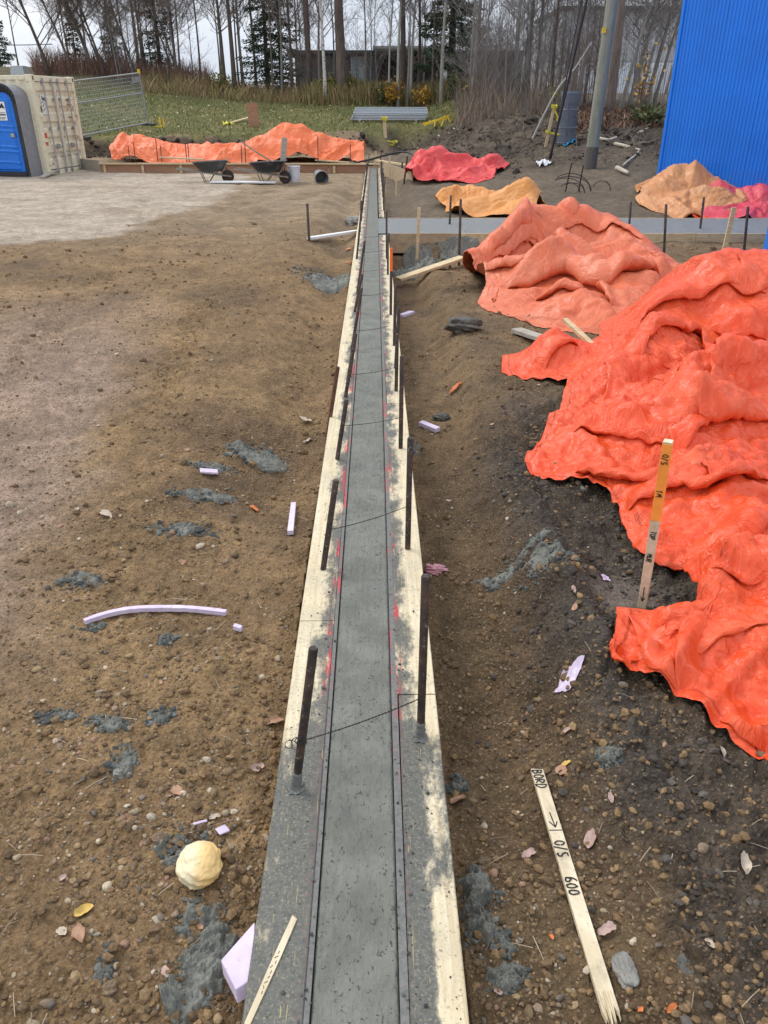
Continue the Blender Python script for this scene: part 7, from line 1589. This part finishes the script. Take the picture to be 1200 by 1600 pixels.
def leaf(px, py, s, col, seed, label, group='fallen leaves on the soil'):
    c = hit(px, py); rs = np.random.RandomState(seed); n = 7; u, v = np.meshgrid(np.linspace(-1, 1, n), np.linspace(-1, 1, n)); w = .62*np.cos(v*1.35)**.7*(1+.12*rs.randn(n)[:, None])
    x = u*w*s; y = v*s; cu, cl = rs.uniform(.1, .5), rs.uniform(-.4, .5); z = s*(cu*u*u*.6+cl*v*v*.4+.06*rs.randn(n, n))
    a = rs.rand()*6.28; tl = rs.uniform(-.25, .25); X = x*math.cos(a)-y*math.sin(a); Y = x*math.sin(a)+y*math.cos(a)
    z = z-z.min()+tl*x+.25*s+ground_z(X+c[0], Y+c[1])
    m = MB(); m.grid(np.stack([X+c[0], Y+c[1], z], -1)); o = m.build('fallen_leaf', M_LEAF[col], smooth=True, loc=tuple(c)); return tag(o, label, 'leaf', group)
for i, (px, py, s, col, lab) in enumerate(((131, 1423, .028, 'yellow', 'yellow fallen leaf left of the cream foam lump'), (124, 1463, .03, 'brown', 'curled pinkish-brown leaf just below the yellow leaf'), (277, 1238, .03, 'brown', 'curled brown leaf above the cream foam lump'), (402, 1200, .026, 'pink', 'pinkish leaf beside the left board near the cement foot'),
    (921, 1314, .03, 'pink', 'pale pinkish leaf right of the lath writing'), (947, 1455, .03, 'pink', 'pinkish leaf right of the lath lower down'), (883, 1195, .018, 'yellow', 'small orange-yellow leaf beyond the far lath end'), (876, 1207, .03, 'brown', 'dark brown leaf below the small orange-yellow one'), (826, 1336, .028, 'pink', 'pinkish leaf left of the lath'),
    (862, 1462, .011, 'orange', 'small red-orange leaf left of the lath'), (1165, 1350, .028, 'pale', 'pale curled leaf at the right edge of the mud'), (1112, 1470, .018, 'pale', 'small pale leaf at the lower right'), (397, 795, .05, 'orange', 'orange leaf on the soil left of the foam stick'), (478, 661, .09, 'pale', 'large pale leaf near the brown rusty stake'),
    (712, 610, .08, 'orange', 'orange-brown leaf in the right trench'), (430, 1128, .035, 'brown', 'tan leaf at the left board beside the wire curls'), (165, 807, .06, 'pale', 'pair of pale leaves on the pinkish gravel'), (480, 690, .05, 'pale', 'pale pinkish leaf strip near the brown rusty stake'), (550, 412, .1, 'orange', 'red-orange scrap beside the left board'), (544, 392, .09, 'orange', 'bright orange scrap higher beside the left board'), (1000, 1580, .01, 'orange', 'orange leaf scrap at the bottom right of the lath'),
    (1050, 1575, .014, 'orange', 'red-orange leaf scrap at the bottom right corner'), (716, 1255, .035, 'brown', 'crumpled brown leaf at the right board edge'), (1130, 1170, .02, 'pale', 'pale leaf beside the hem of the near red tarp'))):
    leaf(px, py, s*(.62 if py < 850 else .85), col, i+3, lab)
rs = np.random.RandomState(9)
for k in range(26):
    px, py = (rs.uniform(20, 480), rs.uniform(560, 1580)) if rs.rand() < .55 else (rs.uniform(700, 960), rs.uniform(560, 1580))
    if px < 480-.12*(py-560)*1.0 or px > 700: leaf(px, py, rs.uniform(.009, .018), rs.choice(['pale', 'brown', 'pink', 'brown']), 100+k, 'small dry leaf fragment lying flat on the soil', 'small leaf fragments on the soil')
# wood sliver lying on the left board, with pencil marks
a_, b_ = atz(461, 1432, .0025), atz(386, 1602, .0025); d = b_-a_; L = float(np.linalg.norm(d)); d /= L; sd = np.cross((0, 0, 1.), d)
t = thing('wood_sliver', a_, 0, 'thin pale strip of wood stuck in the cement on the left board', 'wood strip'); wd_ = .0085; M2 = np.stack([sd, d, np.array((0, 0, 1.))], 1)
MB().prism([(-wd_*.8, 0), (wd_*.9, .006), (wd_, L*.4), (wd_*.7, L), (-wd_*.8, L), (-wd_, L*.5)], -.002, .0025, M=M2).build('strip', M_LATH, t)
m = MB()
for k in range(9): s_ = .35*L+k*.012; m.bar(d*s_+sd*rs.uniform(-.004, .004), d*(s_+.007)+sd*rs.uniform(-.005, .005), .0012, .001)
o = m.build('pencil_marks', M_INK, t); o['kind'] = 'stuff'; o.location = (0, 0, .0028)
# loose cement crumbs on boards and strip
n = 900; yb = .8*np.exp(rs.rand(n)*1.6); xb = np.where(rs.rand(n) < .5, rs.uniform(XL0+.01, XC0, n), rs.uniform(XC1, XR1-.01, n)); keep = rs.rand(n) < np.where(np.abs(xb+.053) < .15, 1, .4)*np.where(yb < 1.8, 1, .5)
xb, yb = xb[keep], yb[keep]; _gzf = ground_z
def ground_z(x, y): return np.full(np.shape(x), .0)
stones('cement_crumbs', np.stack([xb, yb], -1), .0022*np.exp(rs.normal(0, .5, len(xb))), 1, rs, [(.09, .09, .08), (.13, .13, .115), (.06, .06, .055)], .35, .8)
ground_z = _gzf
# twigs and straw
m_ = []; n = 420; xy = np.concatenate([scatter(n, 7, .8, rs, lambda x, y: np.full(np.shape(x), .6))]); z = ground_z(xy[:, 0], xy[:, 1])+.006; mb = MB()
for (x_, y_), z_ in zip(xy, z):
    a_ = rs.rand()*6.28; l_ = rs.uniform(.01, .045); e = np.array((math.cos(a_)*l_, math.sin(a_)*l_, rs.uniform(-.004, .006))); p = np.array((x_, y_, z_)); mb.tube([p-e, p+np.array((0, 0, .003)), p+e], .0011, 3, False)
o = mb.build('straw_bits', wood_material('straw', (.28, .2, .12), (.5, .42, .3))); o['kind'] = 'stuff'
